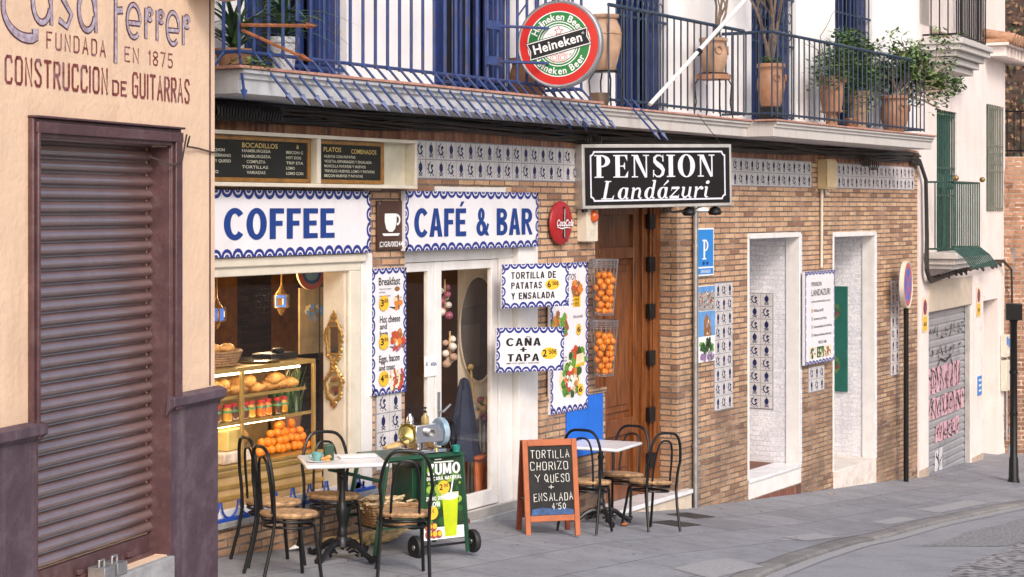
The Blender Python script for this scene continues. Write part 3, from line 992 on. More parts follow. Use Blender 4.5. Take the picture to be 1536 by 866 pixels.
while z < 3.02:
    for (dy_, dz_) in ((.016, .0), (.010, .003), (-.0115, .009), (-.024, .016), (-.029, .026), (-.029, .034), (-.024, .046), (-.014, .058), (-.006, .064), (.014, .070)):
        prof.append((.124+dy_, z+dz_))
    z += .077
xa, xb = -2.06, -.615
vs = [(xa, p[0], p[1]) for p in prof] + [(xb, p[0], p[1]) for p in prof]
k = len(prof)
b.add(vs, [(i, k+i, k+i+1, i+1) for i in range(k-1)])
sh = b.build('roller_shutter', M_SHUT, shop, ang=50)
b = MB(LM); b.box(-2.05, -.622, .095, .13, .53, .655); b.box(-2.05, -.622, .08, .13, .53, .56)
for x in (-1.5, -.95): b.box(x, x+.05, .07, .095, .57, .60)
b.build('bottom_rail', M_PFRAME, sh, bevel=.004)
b = MB(LM); b.box(-2.06, -.60, -.045, .16, .35, .528)
b.build('stone_step', M_STEP, shop, bevel=.008)
for x in (-1.42, -1.28):
    b = MB(LM); b.box(x, x+.11, -.05, .06, .53, .60)
    b.tube([(x+.02, 0, .6), (x+.02, 0, .635), (x+.075, 0, .635), (x+.075, 0, .6)], .009, 6)
    b.build('floor_lock', M_STEEL, shop, bevel=.006)
b = MB(LM); b.box(-.075, -.058, -.003, 0, 1.5, 3.93)
b.build('painted_line', M_PFRAME, shop)
b = MB(LM)
b.extrude_x([(-.30, 3.96), (-.30, 4.02), (-.24, 4.04), (-.24, 4.10), (0, 4.12), (0, 3.93), (-.05, 3.93)][::-1], -.42, .12)
b.build('eave', M_CREAM, shop, bevel=.006)
b = MB(LM); b.tube([(-.48, -.08, 3.05), (-.42, -.03, 2.99), (-.25, -.015, 2.985), (-.05, -.012, 2.965), (.02, -.01, 2.97)], .006, 5, 0)
b.tube([(-.52, -.08, 3.06), (-.56, -.07, 2.9), (-.66, -.06, 2.87), (-.8, .02, 2.92)], .006, 5)
b.build('stray_wire', M_CABLEB, shop)

SF = {'C': [[(.58,.82),(.5,1),(.12,1),(0,.88),(0,.12),(.12,0),(.5,0),(.58,.16)]], 'O': [[(.12,1),(.48,1),(.6,.88),(.6,.12),(.48,0),(.12,0),(0,.12),(0,.88),(.12,1)]],
 'N': [[(0,0),(0,1),(.55,0),(.55,1)]], 'S': [[(.56,.84),(.45,1),(.12,1),(0,.86),(.02,.68),(.54,.36),(.56,.14),(.44,0),(.12,0),(0,.16)]], 'T': [[(0,1),(.6,1)],[(.3,1),(.3,0)]],
 'R': [[(0,0),(0,1),(.42,1),(.55,.88),(.55,.62),(.42,.5),(0,.5)],[(.28,.5),(.56,0)]], 'U': [[(0,1),(0,.12),(.12,0),(.46,0),(.58,.12),(.58,1)]], 'I': [[(0,0),(0,1)]],
 'D': [[(0,0),(0,1),(.4,1),(.56,.84),(.56,.16),(.4,0),(0,0)]], 'E': [[(.52,1),(0,1),(0,0),(.52,0)],[(0,.52),(.4,.52)]], 'G': [[(.58,.84),(.48,1),(.12,1),(0,.88),(0,.12),(.12,0),(.48,0),(.58,.12),(.58,.45),(.32,.45)]],
 'A': [[(0,0),(.29,1),(.58,0)],[(.1,.34),(.48,.34)]], 'F': [[(.52,1),(0,1),(0,0)],[(0,.54),(.4,.54)]], '1': [[(0,.8),(.14,1),(.14,0)]], '8': [[(.28,.52),(.02,.68),(.06,.92),(.28,1),(.5,.92),(.54,.68),(.28,.52),(0,.3),(.06,.06),(.28,0),(.5,.06),(.56,.3),(.28,.52)]],
 '7': [[(0,1),(.54,1),(.2,0)]], '5': [[(.5,1),(.06,1),(.02,.56),(.36,.6),(.54,.42),(.52,.14),(.36,0),(.1,0),(0,.12)]], 'L': [[(0,1),(0,0),(.5,0)]], 'H': [[(0,0),(0,1)],[(.52,0),(.52,1)],[(0,.5),(.52,.5)]],
 'Z': [[(0,1),(.55,1),(0,0),(.56,0)]], 'Y': [[(0,1),(.28,.5),(.56,1)],[(.28,.5),(.28,0)]], 'Q': [[(.28,1),(.02,.75),(0,.3),(.26,0),(.54,.25),(.56,.7),(.28,1)],[(.34,.25),(.62,-.08)]], '4': [[(.4,0),(.4,1),(0,.34),(.58,.34)]], '0': [[(.28,1),(.02,.75),(.02,.25),(.28,0),(.54,.25),(.54,.75),(.28,1)]], "'": [[(.06,1),(0,.8)]], '+': [[(.25,.85),(.25,.2)],[(0,.52),(.5,.52)]], 'a': [[(.5,.6),(.5,0)]]}
def swidth(c): return max(p[0] for s_ in SF[c] for p in s_) if c in SF else .35
def strokes(mb, txt, x0, x1, z0, h, y, mi, wd, gap=.28, jit=0.0, tube=0):
    tot = sum(swidth(c) for c in txt) + gap*(len(txt)-1)
    k = (x1-x0)/tot
    x = x0
    e = 0
    for c in txt:
        if c in SF:
            oz = rnd.uniform(-jit, jit)*h
            sk = rnd.uniform(-jit, jit)
            for s_ in SF[c]:
                pts = [(x+p[0]*k+sk*p[1]*h+rnd.uniform(-jit, jit)*h*.35, z0+oz+p[1]*h+rnd.uniform(-jit, jit)*h*.35) for p in s_]
                # extend the ends by half the stroke so corners close
                mb.ribbon(pts, wd, y-e, mi)
                for p in pts: mb.poly(ell(p[0], p[1], wd*.5, wd*.5, 7), y-e-.0001, mi)
                e = (e+.0003) % .003
        x += (swidth(c)+gap)*k
    return
M_OXB = mat('oxblood lettering', (.20,.035,.03), .5, var=.35, scale=14, stain=(.35,.3,.38), samt=.75, sscale=7)
M_SILV = mat('worn silver lettering', (.42,.36,.44), .5, var=.4, scale=30, stain=(.2,.05,.06), samt=.85, sscale=9)
M_OUTL = mat('lettering outline', (.10,.03,.035), .5, var=.3)
b = MB(LM)
xa, xb, xc = left(8, 100)[0], left(160, 100)[0], left(283, 120)[0]
strokes(b, 'CONSTRUCCION', xa, xb, 3.262, .135, -.002, 0, .0185, .38)
strokes(b, 'DE', left(169, 120)[0], left(189, 120)[0], 3.262, .075, -.002, 0, .018, .3)
strokes(b, 'GUITARRAS', left(199, 120)[0], xc, 3.262, .135, -.002, 0, .0185, .36)
strokes(b, 'FUNDADA', left(70, 60)[0], left(157, 75)[0], 3.47, .085, -.002, 0, .011, .45)
strokes(b, 'EN', left(187, 80)[0], left(207, 82)[0], 3.462, .08, -.002, 0, .011, .4)
strokes(b, '1875', left(223, 86)[0], left(258, 90)[0], 3.462, .08, -.002, 0, .011, .4)
b.build('lettering', M_OXB, shop, smooth=False)
b = MB(LM)
def arc(cx, cz, rx, rz, a0, a1, n=14): return ell(cx, cz, rx, rz, n, a0, a1)
def script(pts, ws):
    b.ribbon(pts, [q+.016 for q in ws] if isinstance(ws, list) else ws+.016, -.0015-script.e, 1)
    b.ribbon(pts, ws, -.0035-script.e, 0)
    script.e = (script.e+.0001) % .001
script.e = 0
def lx(px): return left(px, 40)[0]
# big C with a swelling tail, then a s a  F e r r e r
cx0 = lx(40)
pts = [(lx(52), 3.56)] + arc(cx0, 3.66, .22, .155, 300, 180)[1:] + [(cx0-.2, 3.8), (cx0-.12, 3.95)]
script(pts, [.05 - .025*i/len(pts) for i in range(len(pts))])
for c, ax in (('a', 62), ('s', 97), ('a', 130)):
    x = lx(ax)
    if c == 'a':
        script(arc(x, 3.71, .085, .11, 0, 360, 22), .028)
        script([(x+.09, 3.83), (x+.09, 3.70), (x+.095, 3.595)], .022)
    else:
        script([(x+.07, 3.80), (x, 3.83), (x-.055, 3.77), (x+.01, 3.72), (x+.065, 3.67), (x+.02, 3.60), (x-.06, 3.63)], .026)
x = lx(173); script([(x, 3.9), (x, 3.7), (x-.002, 3.44)], .026); script([(x, 3.74), (x+.08, 3.75)], .03)
for c, ax in (('e', 200), ('r', 222), ('r', 239), ('e', 259), ('r', 278)):
    x = lx(ax)
    if c == 'e':
        script([(x-.06, 3.685), (x+.07, 3.69)] + arc(x, 3.70, .075, .095, 5, 315, 18), .02)
    else:
        script([(x-.03, 3.79), (x-.03, 3.61)], .022); script(arc(x+.015, 3.755, .03, .03, 0, 360, 10), .026)
b.build('script_lettering', [M_SILV, M_OUTL], shop, smooth=False)

# ------------------------------------------------------------------ pale house on the right
RM = MT(11.62, -.02, 0, 4.2)
rh = thing('pale_house', 'pale pink rendered house with graffitied garage shutter, green window grilles and small balconies', 'building', RM)
GA = (.51, 3.11, -1.9, 1.14)
DW = (3.92, 4.97, -1.42, 1.15)
FW = (.97, 2.17, 1.96, 4.02)
NW = (4.12, 5.22, 2.55, 4.25)
UD = (.55, 1.9, 4.98, 7)
b = MB(RM); wall(b, 0, 5.5, -2.4, 5.15, [GA, DW, FW, NW, UD], 0, .16)
b.box(0, 3.85, -.0, .16, 5.152, 8)
b.box(.002, 5.498, .75, 6, -2.4, 5.1)
b.box(0, 3.85, .3, 6, 5.1, 8)
b.build('rendered_wall', M_RB, rh)
b = MB(RM)
prof = []
z = -1.5
while z < 1.15:
    prof += [(.10, z), (.085, z+.02), (.085, z+.075), (.10, z+.095)]
    z += .105
k = len(prof)
b.add([(.5, p[0], p[1]) for p in prof] + [(3.12, p[0], p[1]) for p in prof], [(i, k+i, k+i+1, i+1) for i in range(k-1)])
gs = b.build('garage_shutter', M_GSHUT, rh, ang=20)
for xg in (.512, 3.02):
    b = MB(RM); b.box(xg, xg+.088, .02, .08, -1.5, 1.14)
    b.build('shutter_guide', M_ALU, gs)
b = MB(RM)
e = 0
for row, z0, hh, n, mi in ((0, .70, .22, 9, 1), (1, .42, .2, 8, 1), (2, -.05, .36, 8, 0), (3, -.42, .30, 9, 0), (4, -.78, .26, 6, 0), (5, -1.2, .32, 2, 2)):
    for i in range(n):
        x = .75+i*.25+rnd.uniform(-.03, .03)
        if n < 7: x += .45
        e = (e+.0004) % .004
        if mi != 1:
            b.poly([(x+rnd.uniform(-.03,.03), z0), (x+.2, z0+rnd.uniform(-.03,.03)), (x+.21, z0+hh), (x+.02, z0+hh+rnd.uniform(-.03,.03))], .082-e, 0 if mi == 0 else 2)
        pts = [(x+rnd.uniform(0,.22), z0+rnd.uniform(0, hh)) for _ in range(5)]
        b.ribbon(pts, .022, .077-e, 1)
b.ribbon([(1.3, .3), (1.5, .42), (1.8, .36), (2.1, .42), (2.2, .3)], .03, .076, 1)
b.build('graffiti', [M_GRAPH, M_BLACK, mat('graffiti white', (.6,.6,.62), .6)], gs, smooth=False)
b = MB(RM); b.box(.5, 3.12, -.012, .05, 1.142, 1.57)
b.build('lintel_panel', mat('beige lintel panel', (.55,.47,.38), .6, var=.08, stain=(.4,.32,.25), samt=.5), rh, bevel=.005)
b = MB(RM); b.box(DW[0], DW[1], .5, .55, -1.5, 1.2)
b.box(DW[1]-.004, DW[1]+.004, .16, .5, -1.4, 1.15)
b.build('doorway_back', M_RB, rh)
b = MB(RM); b.box(DW[0]-.03, DW[1]-.005, -.03, .5, -1.8, -1.42)
b.build('door_step', M_RB, rh, bevel=.01)
b = MB(RM); b.box(0, .50, -.008, 0, -1.8, -1.02)
b.box(3.14, 3.88, -.008, 0, -1.8, -1.22)
b.build('plinth_patch', mat('brown damp render', (.46,.36,.29), .9, var=.2, stain=(.3,.22,.17), samt=.6), rh)
def lattice(name, x0, x1, z0, z1, y, m, parent, n, hs, scroll=True):
    b = MB(RM)
    for i in range(n+1):
        x = x0+(x1-x0)*i/n
        b.tube([(x, y, z0), (x, y, z1)], .011, 5)
    for zz in hs: b.box(x0-.03, x1+.03, y-.008, y+.008, zz-.014, zz+.014)
    if scroll:
        for i in range(n):
            x = x0+(x1-x0)*(i+.5)/n
            zz = (z0+z1)/2
            b.tube([(x+.05*math.sin(t*PI/4), y, zz+.10*math.cos(t*PI/4)) for t in range(9)], .009, 5)
    return b.build(name, m, parent)
for wn_, m, n in ((FW, M_GREEN, 8), (NW, M_GREYG, 8)):
    b = MB(RM); b.box(wn_[0], wn_[1], .16, .19, wn_[2], wn_[3])
    win = b.build('window', M_DARK, rh)
    b = MB(RM)
    c = (wn_[0]+wn_[1])/2
    for (p, q) in ((wn_[0]+.02, c-.01), (c+.01, wn_[1]-.02)):
        b.box(p, q, .11, .15, wn_[2], wn_[3])
        for k in range(int((wn_[3]-wn_[2])/.07)):
            b.box(p+.06, q-.06, .098, .11, wn_[2]+.05+k*.07, wn_[2]+.09+k*.07)
    b.build('shutter', m, win)
    hs = [wn_[2]+.05, wn_[2]+.5*(wn_[3]-wn_[2])-.2, wn_[2]+.5*(wn_[3]-wn_[2])+.2, wn_[3]-.05]
    lattice('grille', wn_[0]+.04, wn_[1]-.04, wn_[2], wn_[3], -.03 if m is M_GREYG else .03, m, win, n, hs)
b = MB(RM); b.box(UD[0], UD[1], .14, .16, UD[2], UD[3])
for k in range(28): b.box(UD[0]+.05, UD[0]+.55, .12, .14, UD[2]+.05+k*.07, UD[2]+.10+k*.07)
b.build('cream_shutter', M_CREAMW, rh)
# moulded balconies
def rbal(z0, x0, x1, off, ht, m, flare):
    b = MB(RM)
    for k, (dz, do) in enumerate(((0, .20), (.09, .13), (.18, .07), (.26, 0), (.34, -.04)) if not flare else ((.20, .10), (.26, .05), (.34, 0))):
        b.box(x0+do, x1-do, -off+do, .0, z0+dz+.001*k, z0+dz+.085)
    sb = b.build('balcony_slab', M_SLAB, rh, bevel=.008)
    b = MB(RM)
    zt = z0+.43
    n = int((x1-x0-.1)/.11)
    pp = [(x0+.05+(x1-x0-.1)*i/n, -off+.06) for i in range(n+1)]
    k = int(off/.13)
    pp += [(x0+.05, -off+.06+(off-.08)*i/k) for i in range(1, k)] + [(x1-.05, -off+.06+(off-.08)*i/k) for i in range(1, k)]
    for (x, y) in pp:
        b.tube([(x, y, zt+.05), (x, y, zt+ht)], .010, 5)
        if flare and y < -off+.1:
            b.tube([(x, y, zt+.05), (x+.01, y-.14, zt-.06), (x+.02, y-.26, zt-.22)], .010, 5)
    for zz in (zt+.05, zt+ht):
        b.tube([(x0+.05, -.02, zz), (x0+.05, -off+.06, zz), (x1-.05, -off+.06, zz), (x1-.05, -.02, zz)], .014, 6)
    b.build('balcony_railing', m, sb)
    return sb
rbal(1.56, .22, 1.88, .47, .98, M_GREEN, True)
rbal(4.52, .05, 1.92, .55, 1.1, M_IRON, False)
for x in (.2, 1.8):
    b = MB(RM); b.ball((x, -.46, 3.02), .04, 10, 7)
    b.build('finial', mat('dull brass', (.3,.2,.07), .4, .7), rh)
# tiled eave over the lower right end
b = MB(RM)
for k in range(9): b.box(3.95+k*.26, 4.08+k*.26, -.34, 0, 4.98, 5.14)
b.box(3.86, 6.3, -.40, 0, 5.142, 5.19)
b.build('eave', M_RB, rh, bevel=.008)
b = MB(RM)
for k in range(12):
    x = 3.95+k*.2
    b.tube([(x, -.48, 5.24), (x, .1, 5.36), (x, 1.2, 5.75)], .085, 10)
b.box(3.86, 6.3, -.38, .1, 5.192, 5.25)
b.build('roof_tiles', mat('aged roof tile', (.42,.23,.14), .8, var=.3, scale=12, stain=(.25,.18,.13), samt=.6), rh)
b = MB(RM); b.tube([(5.56, -.06, -1.8), (5.56, -.06, 1.2), (5.56, -.12, 1.8), (5.50, -.12, 1.95)], .035, 10)
b.tube([(5.40, -.05, -1.2), (5.40, -.05, .4)], .015, 6)
b.build('downpipe', M_STEEL, rh)

# wall beyond the pale house with dry ivy and a fence
FM = MT(17.05, .45, 0, -50)
fw = thing('old_brick_wall', 'rough brick garden wall beyond the pale house, with black railings on top', 'wall', FM)
b = MB(FM); b.box(0, 6, 0, .4, -2.6, 3.45)
b.build('brickwork', M_OLDBRICK, fw)
b = MB(FM)
for k in range(50): b.tube([(.05+.12*k, .1, 3.45), (.05+.12*k, .1, 4.25)], .012, 5)
for z in (3.55, 4.2): b.tube([(0, .1, z), (6, .1, z)], .016, 5)
b.build('railings', M_IRON, fw)
b = MB(FM)
for k in range(14):
    x = rnd.uniform(.02, .35); z = -1.2+k*.33
    b.ball((x*.5, -.02, z), rnd.uniform(.10, .2), 7, 5, 0, (1, .4, 1.2), .2)
b.build('rubble_edge', M_OLDBRICK, fw, smooth=False)
IM = MT(18.2, 2.2, 0, -50)
iv = thing('ivy_covered_wall', 'tall wall wrapped in brown dry ivy behind the black railings', 'wall', IM)
b = MB(IM); b.box(-3, 7, .2, .6, -2, 8.5)
b.build('wall_body', M_GREYBRICK, iv)
b = MB(IM)
for k in range(5200):
    x, z, y = rnd.uniform(-3, 5), rnd.uniform(2.9, 8.2), rnd.uniform(-.22, .18)
    s_ = rnd.uniform(.05, .11)
    a, t = rnd.uniform(0, 2*PI), rnd.uniform(-.7, .7)
    u = Vector((math.cos(a), math.sin(a)*.5*t, math.sin(a))); v = Vector((-math.sin(a), t, math.cos(a)))
    p = Vector((x, y, z))
    b.add([p-u*s_*.5, p+v*s_*.35, p+u*s_*.7, p-v*s_*.35], [(0,1,2,3)], 0 if rnd.random() < .62 else (1 if rnd.random() < .7 else 2))
b.build('ivy', [M_DRY, mat('dark dry ivy', (.12,.07,.045), .8, var=.4), M_LEAFD], iv, smooth=False)
b = MB(MT(12.73, -1.01, 0, 20))
b.lathe([(.085, -1.30), (.085, -1.22), (.07, -1.18), (.062, -.9), (.052, -.88), (.048, 1.0), (.06, 1.02), (.06, 1.04)], 0, 0, 0, 16)
b.box(-.13, .13, -.11, .11, 1.041, 1.27)
b.lathe([(.058, .28), (.058, .33)], 0, 0, 0, 16); b.lathe([(.058, -.3), (.058, -.25)], 0, 0, 0, 16)
tag(b.build('iron_post', M_IRON, None, at=MT(12.73, -1.01, -1.27), bevel=.006), 'tall black iron post with a square box head at the far end of the pavement', 'post')

# ------------------------------------------------------------------ signs
def scallops(mb, w_, h_, y, p, q, mi=0):
    n = max(2, round(w_/p)); pw = w_/n
    k = max(2, round((h_)/p)); ph = h_/k
    e = 0
    def one(cx, cz, rx, rz, a0):
        nonlocal e
        j = rnd.uniform(.88, 1.12)
        mb.ring(cx, cz, rx*1.02, rz*j, rx*.62, rz*j*.58, y-e, mi, 12, a0, a0+180)
        mb.ring(cx, cz, rx*.40, rz*.36*j, rx*.12, rz*.1, y-e-.0002, mi, 8, a0, a0+180)
        e = (e+.0004) % .0012
    for i in range(n):
        one((i+.5)*pw, h_, pw*.5, q, 180)
        one((i+.5)*pw, 0, pw*.5, q, 0)
    for j in range(k):
        one(0, (j+.5)*ph, q*.85, ph*.5, -90)
        one(w_, (j+.5)*ph, q*.85, ph*.5, 90)
def board(name, label, M, w_, h_, th, m=None, border=None, edge=None):
    o = thing(name, label, 'sign', M)
    b = MB(M); b.box(0, w_, 0, th, 0, h_)
    b.build('panel', m or M_SIGNW, o, bevel=.003)
    if border:
        b = MB(M); scallops(b, w_, h_, -.0015, *border)
        for cx in (.03, w_-.03):
            for cz in (.03, h_-.03): b.poly(ell(cx, cz, .007, .007, 9), -.006, 1)
        b.build('border', [M_BLUE, M_STEEL], o, smooth=False)
    return o
def letters(o, M, items, mats, name='lettering'):
    """items: (text, x0, x1, z0, height, material index, bold, shear)"""
    b = MB(M)
    for i, it in enumerate(items):
        t, x0, x1, z0, h, mi = it[:6]
        b.text(t, x0, x1, z0, h, -.0035-.0001*i, mi, *(it[6:]))
    return b.build(name, mats, o, smooth=False)

HVW = {'C': .80, 'O': .86, 'F': .62, 'E': .66, 'É': .66, 'A': .80, 'B': .74, 'R': .78, '&': .82, 'T': .68, 'L': .60, 'D': .76, 'P': .70, 'Y': .76, 'N': .74, 'Ñ': .74, 'S': .72, 'I': .24, '+': .62, 'Z': .66, 'U': .74, 'M': .90, ' ': .34, 'H': .74, 'G': .84}
def heavy(mb, word, x0, x1, z0, h, y, mi, st=.21, gap=.10):
    """block capitals drawn as filled shapes: stems st of the cap height wide"""
    tot = sum(HVW[c] for c in word) + gap*(len(word)-1)
    k = (x1-x0)/tot
    x = x0
    e = [0.0]
    sx = st*h/k if False else st
    def P(pts): mb.poly([(x+p[0]*k, z0+p[1]*h) for p in pts], y-e[0], mi); e[0] = (e[0]+.0003) % .003
    def RG(cx, cz, rx, rz, ix, iz, a0=0, a1=360): mb.ring(x+cx*k, z0+cz*h, rx*k, rz*h, ix*k, iz*h, y-e[0], mi, 30, a0, a1); e[0] = (e[0]+.0003) % .003
    def RB(pts, wd): mb.ribbon([(x+p[0]*k, z0+p[1]*h) for p in pts], wd*h, y-e[0], mi); e[0] = (e[0]+.0003) % .003
    t = .17
    for c in word:
        w_ = HVW[c]
        if c in 'CGO':
            rw = w_/2 if c == 'O' else w_*.56
            RG(rw, .5, rw, .515, rw-sx*1.02, .515-t*1.05, *((0, 360) if c == 'O' else (40, 320)))
            if c == 'G': P(rect(w_-.2, .12, w_-.02, .48)); P(rect(w_*.52, .34, w_-.02, .48))
        if c in 'FEÉBRPDLNÑHMIU':
            P(rect(0, .18 if c == 'U' else 0, sx, 1))
        if c in 'FEÉ':
            P(rect(sx, 1-t, w_, 1)); P(rect(sx, .43, w_*.90, .43+t*.95))
            if c != 'F': P(rect(sx, 0, w_, t))
        if c == 'É': P([(w_*.40, 1.07), (w_*.60, 1.07), (w_*.86, 1.25), (w_*.56, 1.25)])
        if c == 'L': P(rect(sx, 0, w_, t))
        if c in 'BRP':
            top = (.755, .245) if c == 'B' else (.715, .285)
            for cz, rz in ([top] if c != 'B' else [top, (.275, .275)]):
                RG(w_*.5, cz, w_*(.47 if (c == 'B' and cz > .5) else .5), rz, w_*.5-sx, rz-t*.93, -90, 90)
                P(rect(sx, cz+rz-t*.93, w_*.51, cz+rz)); P(rect(sx, cz-rz, w_*.51, cz-rz+t*.93))
            if c == 'R': P([(w_*.38, .45), (w_*.62, .47), (w_*1.03, 0), (w_*.74, 0)])
        if c == 'D':
            RG(w_*.42, .5, w_*.58, .5, w_*.58-sx, .5-t, -90, 90); P(rect(sx, 1-t, w_*.43, 1)); P(rect(sx, 0, w_*.43, t))
        if c == 'A':
            P([(0, 0), (sx*1.05, 0), (w_*.5+.01, .80), (w_*.5+.13, 1), (w_*.5-.13, 1)]); P([(w_, 0), (w_*.5+.13, 1), (w_*.5-.13, 1), (w_*.5-.01, .80), (w_-sx*1.05, 0)]); P(rect(w_*.24, .22, w_*.76, .22+t*.9))
        if c in 'NÑ':
            P(rect(w_-sx, 0, w_, 1)); P([(0, 1), (sx, 1), (w_, 0), (w_-sx, 0)])
            if c == 'Ñ': RB([(w_*.2, 1.10), (w_*.38, 1.18), (w_*.6, 1.10), (w_*.8, 1.18)], .08)
        if c == 'M': P(rect(w_-sx, 0, w_, 1)); P([(0, 1), (sx*1.1, 1), (w_*.5+.07, .1), (w_*.5-.07, .1)]); P([(w_, 1), (w_-sx*1.1, 1), (w_*.5-.07, .1), (w_*.5+.07, .1)])
        if c == 'H': P(rect(w_-sx, 0, w_, 1)); P(rect(sx, .42, w_-sx, .42+t))
        if c == 'U': P(rect(w_-sx, .36, w_, 1)); RG(w_/2, .36, w_/2, .375, w_/2-sx, .375-t, 180, 360)
        if c == 'T': P(rect(0, 1-t, w_, 1)); P(rect(w_/2-sx/2, 0, w_/2+sx/2, 1-t))
        if c == 'Y': P(rect(w_/2-sx/2, 0, w_/2+sx/2, .42)); P([(0, 1), (sx*1.12, 1), (w_/2+sx*.5, .40), (w_/2-sx*.5, .40)]); P([(w_, 1), (w_-sx*1.12, 1), (w_/2-sx*.5, .40), (w_/2+sx*.5, .40)])
        if c == 'S': RB([(w_*.92, .74), (w_*.82, .88), (w_*.5, .925), (w_*.20, .86), (w_*.13, .72), (w_*.28, .58), (w_*.70, .44), (w_*.86, .28), (w_*.76, .13), (w_*.48, .075), (w_*.18, .12), (w_*.06, .27)], t*1.05)
        if c == 'Z': P(rect(0, 1-t, w_, 1)); P(rect(0, 0, w_, t)); P([(w_-sx*1.25, 1-t), (w_, 1-t), (sx*1.25, t), (0, t)])
        if c == '+': P(rect(0, .40, w_, .58)); P(rect(w_/2-sx*.5, .14, w_/2+sx*.5, .84))
        if c == '&':
            RG(w_*.40, .76, w_*.27, .255, w_*.27-sx*.78, .255-t*.78); RG(w_*.40, .28, w_*.40, .29, w_*.40-sx*.95, .29-t*.92)
            P([(w_*.20, .66), (w_*.42, .66), (w_*1.03, 0), (w_*.76, 0)]); RB([(w_*.94, .44), (w_*.86, .26), (w_*.66, .10)], t*.8)
        x += (w_+gap)*k
    return

# COFFEE / CAFE & BAR
M = MT(-3.75, -.06, 2.268)
o = board('cafe_sign', 'long white shop sign with large blue word COFFEE above the display window', M, 2.26, .474, .045, border=(.118, .06))
b = MB(M); heavy(b, 'COFFEE', .50, 1.79, .122, .222, -.003, 0, .265, .12); b.build('lettering', M_LBLUE, o, smooth=False)
M = MT(-1.01, -.06, 2.268)
o = board('cafe_sign', 'long white shop sign with blue words CAFÉ & BAR over the glazed door', M, 2.11, .482, .045, border=(.125, .058))
b = MB(M); heavy(b, 'CAFÉ', .125, .90, .110, .232, -.003, 0, .265, .10); heavy(b, '&', 1.065, 1.265, .110, .232, -.003, 0, .25); heavy(b, 'BAR', 1.395, 2.0, .110, .232, -.003, 0, .265, .10); b.build('lettering', M_LBLUE, o, smooth=False)
# brown cup plaque
M = MT(-1.345, -.03, 2.285)
o = board('cup_plaque', 'small brown plaque with a white coffee cup between the two blue lettered signs', M, .36, .385, .02, M_BROWN)
b = MB(M)
b.poly([(.09,.285),(.09,.22),(.11,.165),(.15,.14),(.20,.14),(.235,.165),(.255,.22),(.255,.285)], -.002)
b.ring(.262, .235, .045, .045, .026, .026, -.0022, 0, 14, -100, 100)
b.poly([(.055,.128),(.30,.128),(.28,.108),(.075,.108)], -.0024)
b.text('C/GR/00244', .02, .34, .022, .042, -.0026, 0, .015)
for x in (.02, .34):
    for z in (.02, .365): b.poly(ell(x, z, .008, .008, 8), -.004, 1)
b.build('cup_emblem', [M_WHITE, M_STEEL], o, smooth=False)

# menu case
M = MT(-4.1, -.16, 2.765)
o = thing('menu_case', 'cream menu case with two black letter boards in brown frames above the COFFEE sign', 'menu case', M)
W_ = 3.12
b = MB(M)
b.box(0, W_, .10, .15, 0, .385)
for z0, z1 in ((0, .028), (.36, .387)): b.box(0, W_, 0, .10, z0, z1)
b.box(0, .03, 0.001, .10, .028, .36); b.box(W_-.03, W_, .001, .10, .028, .36); b.box(1.80, 1.845, .001, .10, .028, .36)
b.build('case', M_CREAMW, o, bevel=.004)
b = MB(M); b.box(.03, 1.80, .02, .022, .028, .36); b.box(1.845, W_-.03, .02, .022, .028, .36)
b.build('pane', M_GLASS2, o)
def menu(x0, x1, rows):
    b = MB(M); b.box(x0, x1, .06, .095, .032, .356)
    mb_ = b.build('menu_board', mat('felt letter board', (.013,.012,.012), .9), o)
    b = MB(M)
    for (p, q, r, s_) in ((x0, x1, .032, .062), (x0, x1, .326, .356), (x0, x0+.035, .062, .326), (x1-.035, x1, .062, .326)): b.box(p, q, .045, .062, r, s_)
    b.build('frame', M_WALNUT, mb_, bevel=.003)
    b = MB(M)
    for r_ in rows: b.text(r_[0], r_[1], r_[2], r_[3], r_[4], .0575, r_[5], .012)
    b.build('lettering', [mat('cream plastic letters', (.65,.6,.5), .5), mat('yellow plastic letters', (.6,.42,.14), .5)], mb_, smooth=False)
R1 = [('BOCADILLOS', 1.0, 1.40, .275, .034, 1), ('&', 1.62, 1.65, .28, .03, 1)]
for i, (a_, c_, e_) in enumerate((('SALCHICHON', 'HAMBURGESA', 'BEICON C'), ('JAMON SERRANO', 'HAMBURGESA', 'HOT DOG'), ('JAMON Y QUESO', 'COMPLETA', 'TRIP ETA'), ('ATUN', 'TORTILLAS', 'LOMO'), ('CHORIZO', 'VARIADAS', 'LOMO CON'))):
    z = .242-.038*i
    R1 += [(a_, .56, .56+.022*len(a_)+.03, z, .02, 0), (c_, 1.0+(.05 if i in (2, 4) else 0), 1.02+.03*len(c_), z, .021, 0), (e_, 1.50, 1.50+.025*len(e_), z, .02, 0)]
menu(.05, 1.78, R1)
R2 = [('PLATOS', 1.95, 2.17, .27, .034, 1), ('COMBINADOS', 2.30, 2.63, .262, .034, 1)]
for i, t in enumerate(('HUEVOS CON PATATAS', 'VEGETAL-ESPARRAGOS Y ENSALADA', 'MORCILLA PATATAS Y HUEVOS', 'TREVELEZ-HUEVOS, LOMO Y PATATAS', 'BEICON HUEVOS Y PATATAS')):
    R2 += [(t, 1.96, 2.0+.0195*len(t), .225-.036*i, .02, 0)]
menu(1.86, 2.72, R2)

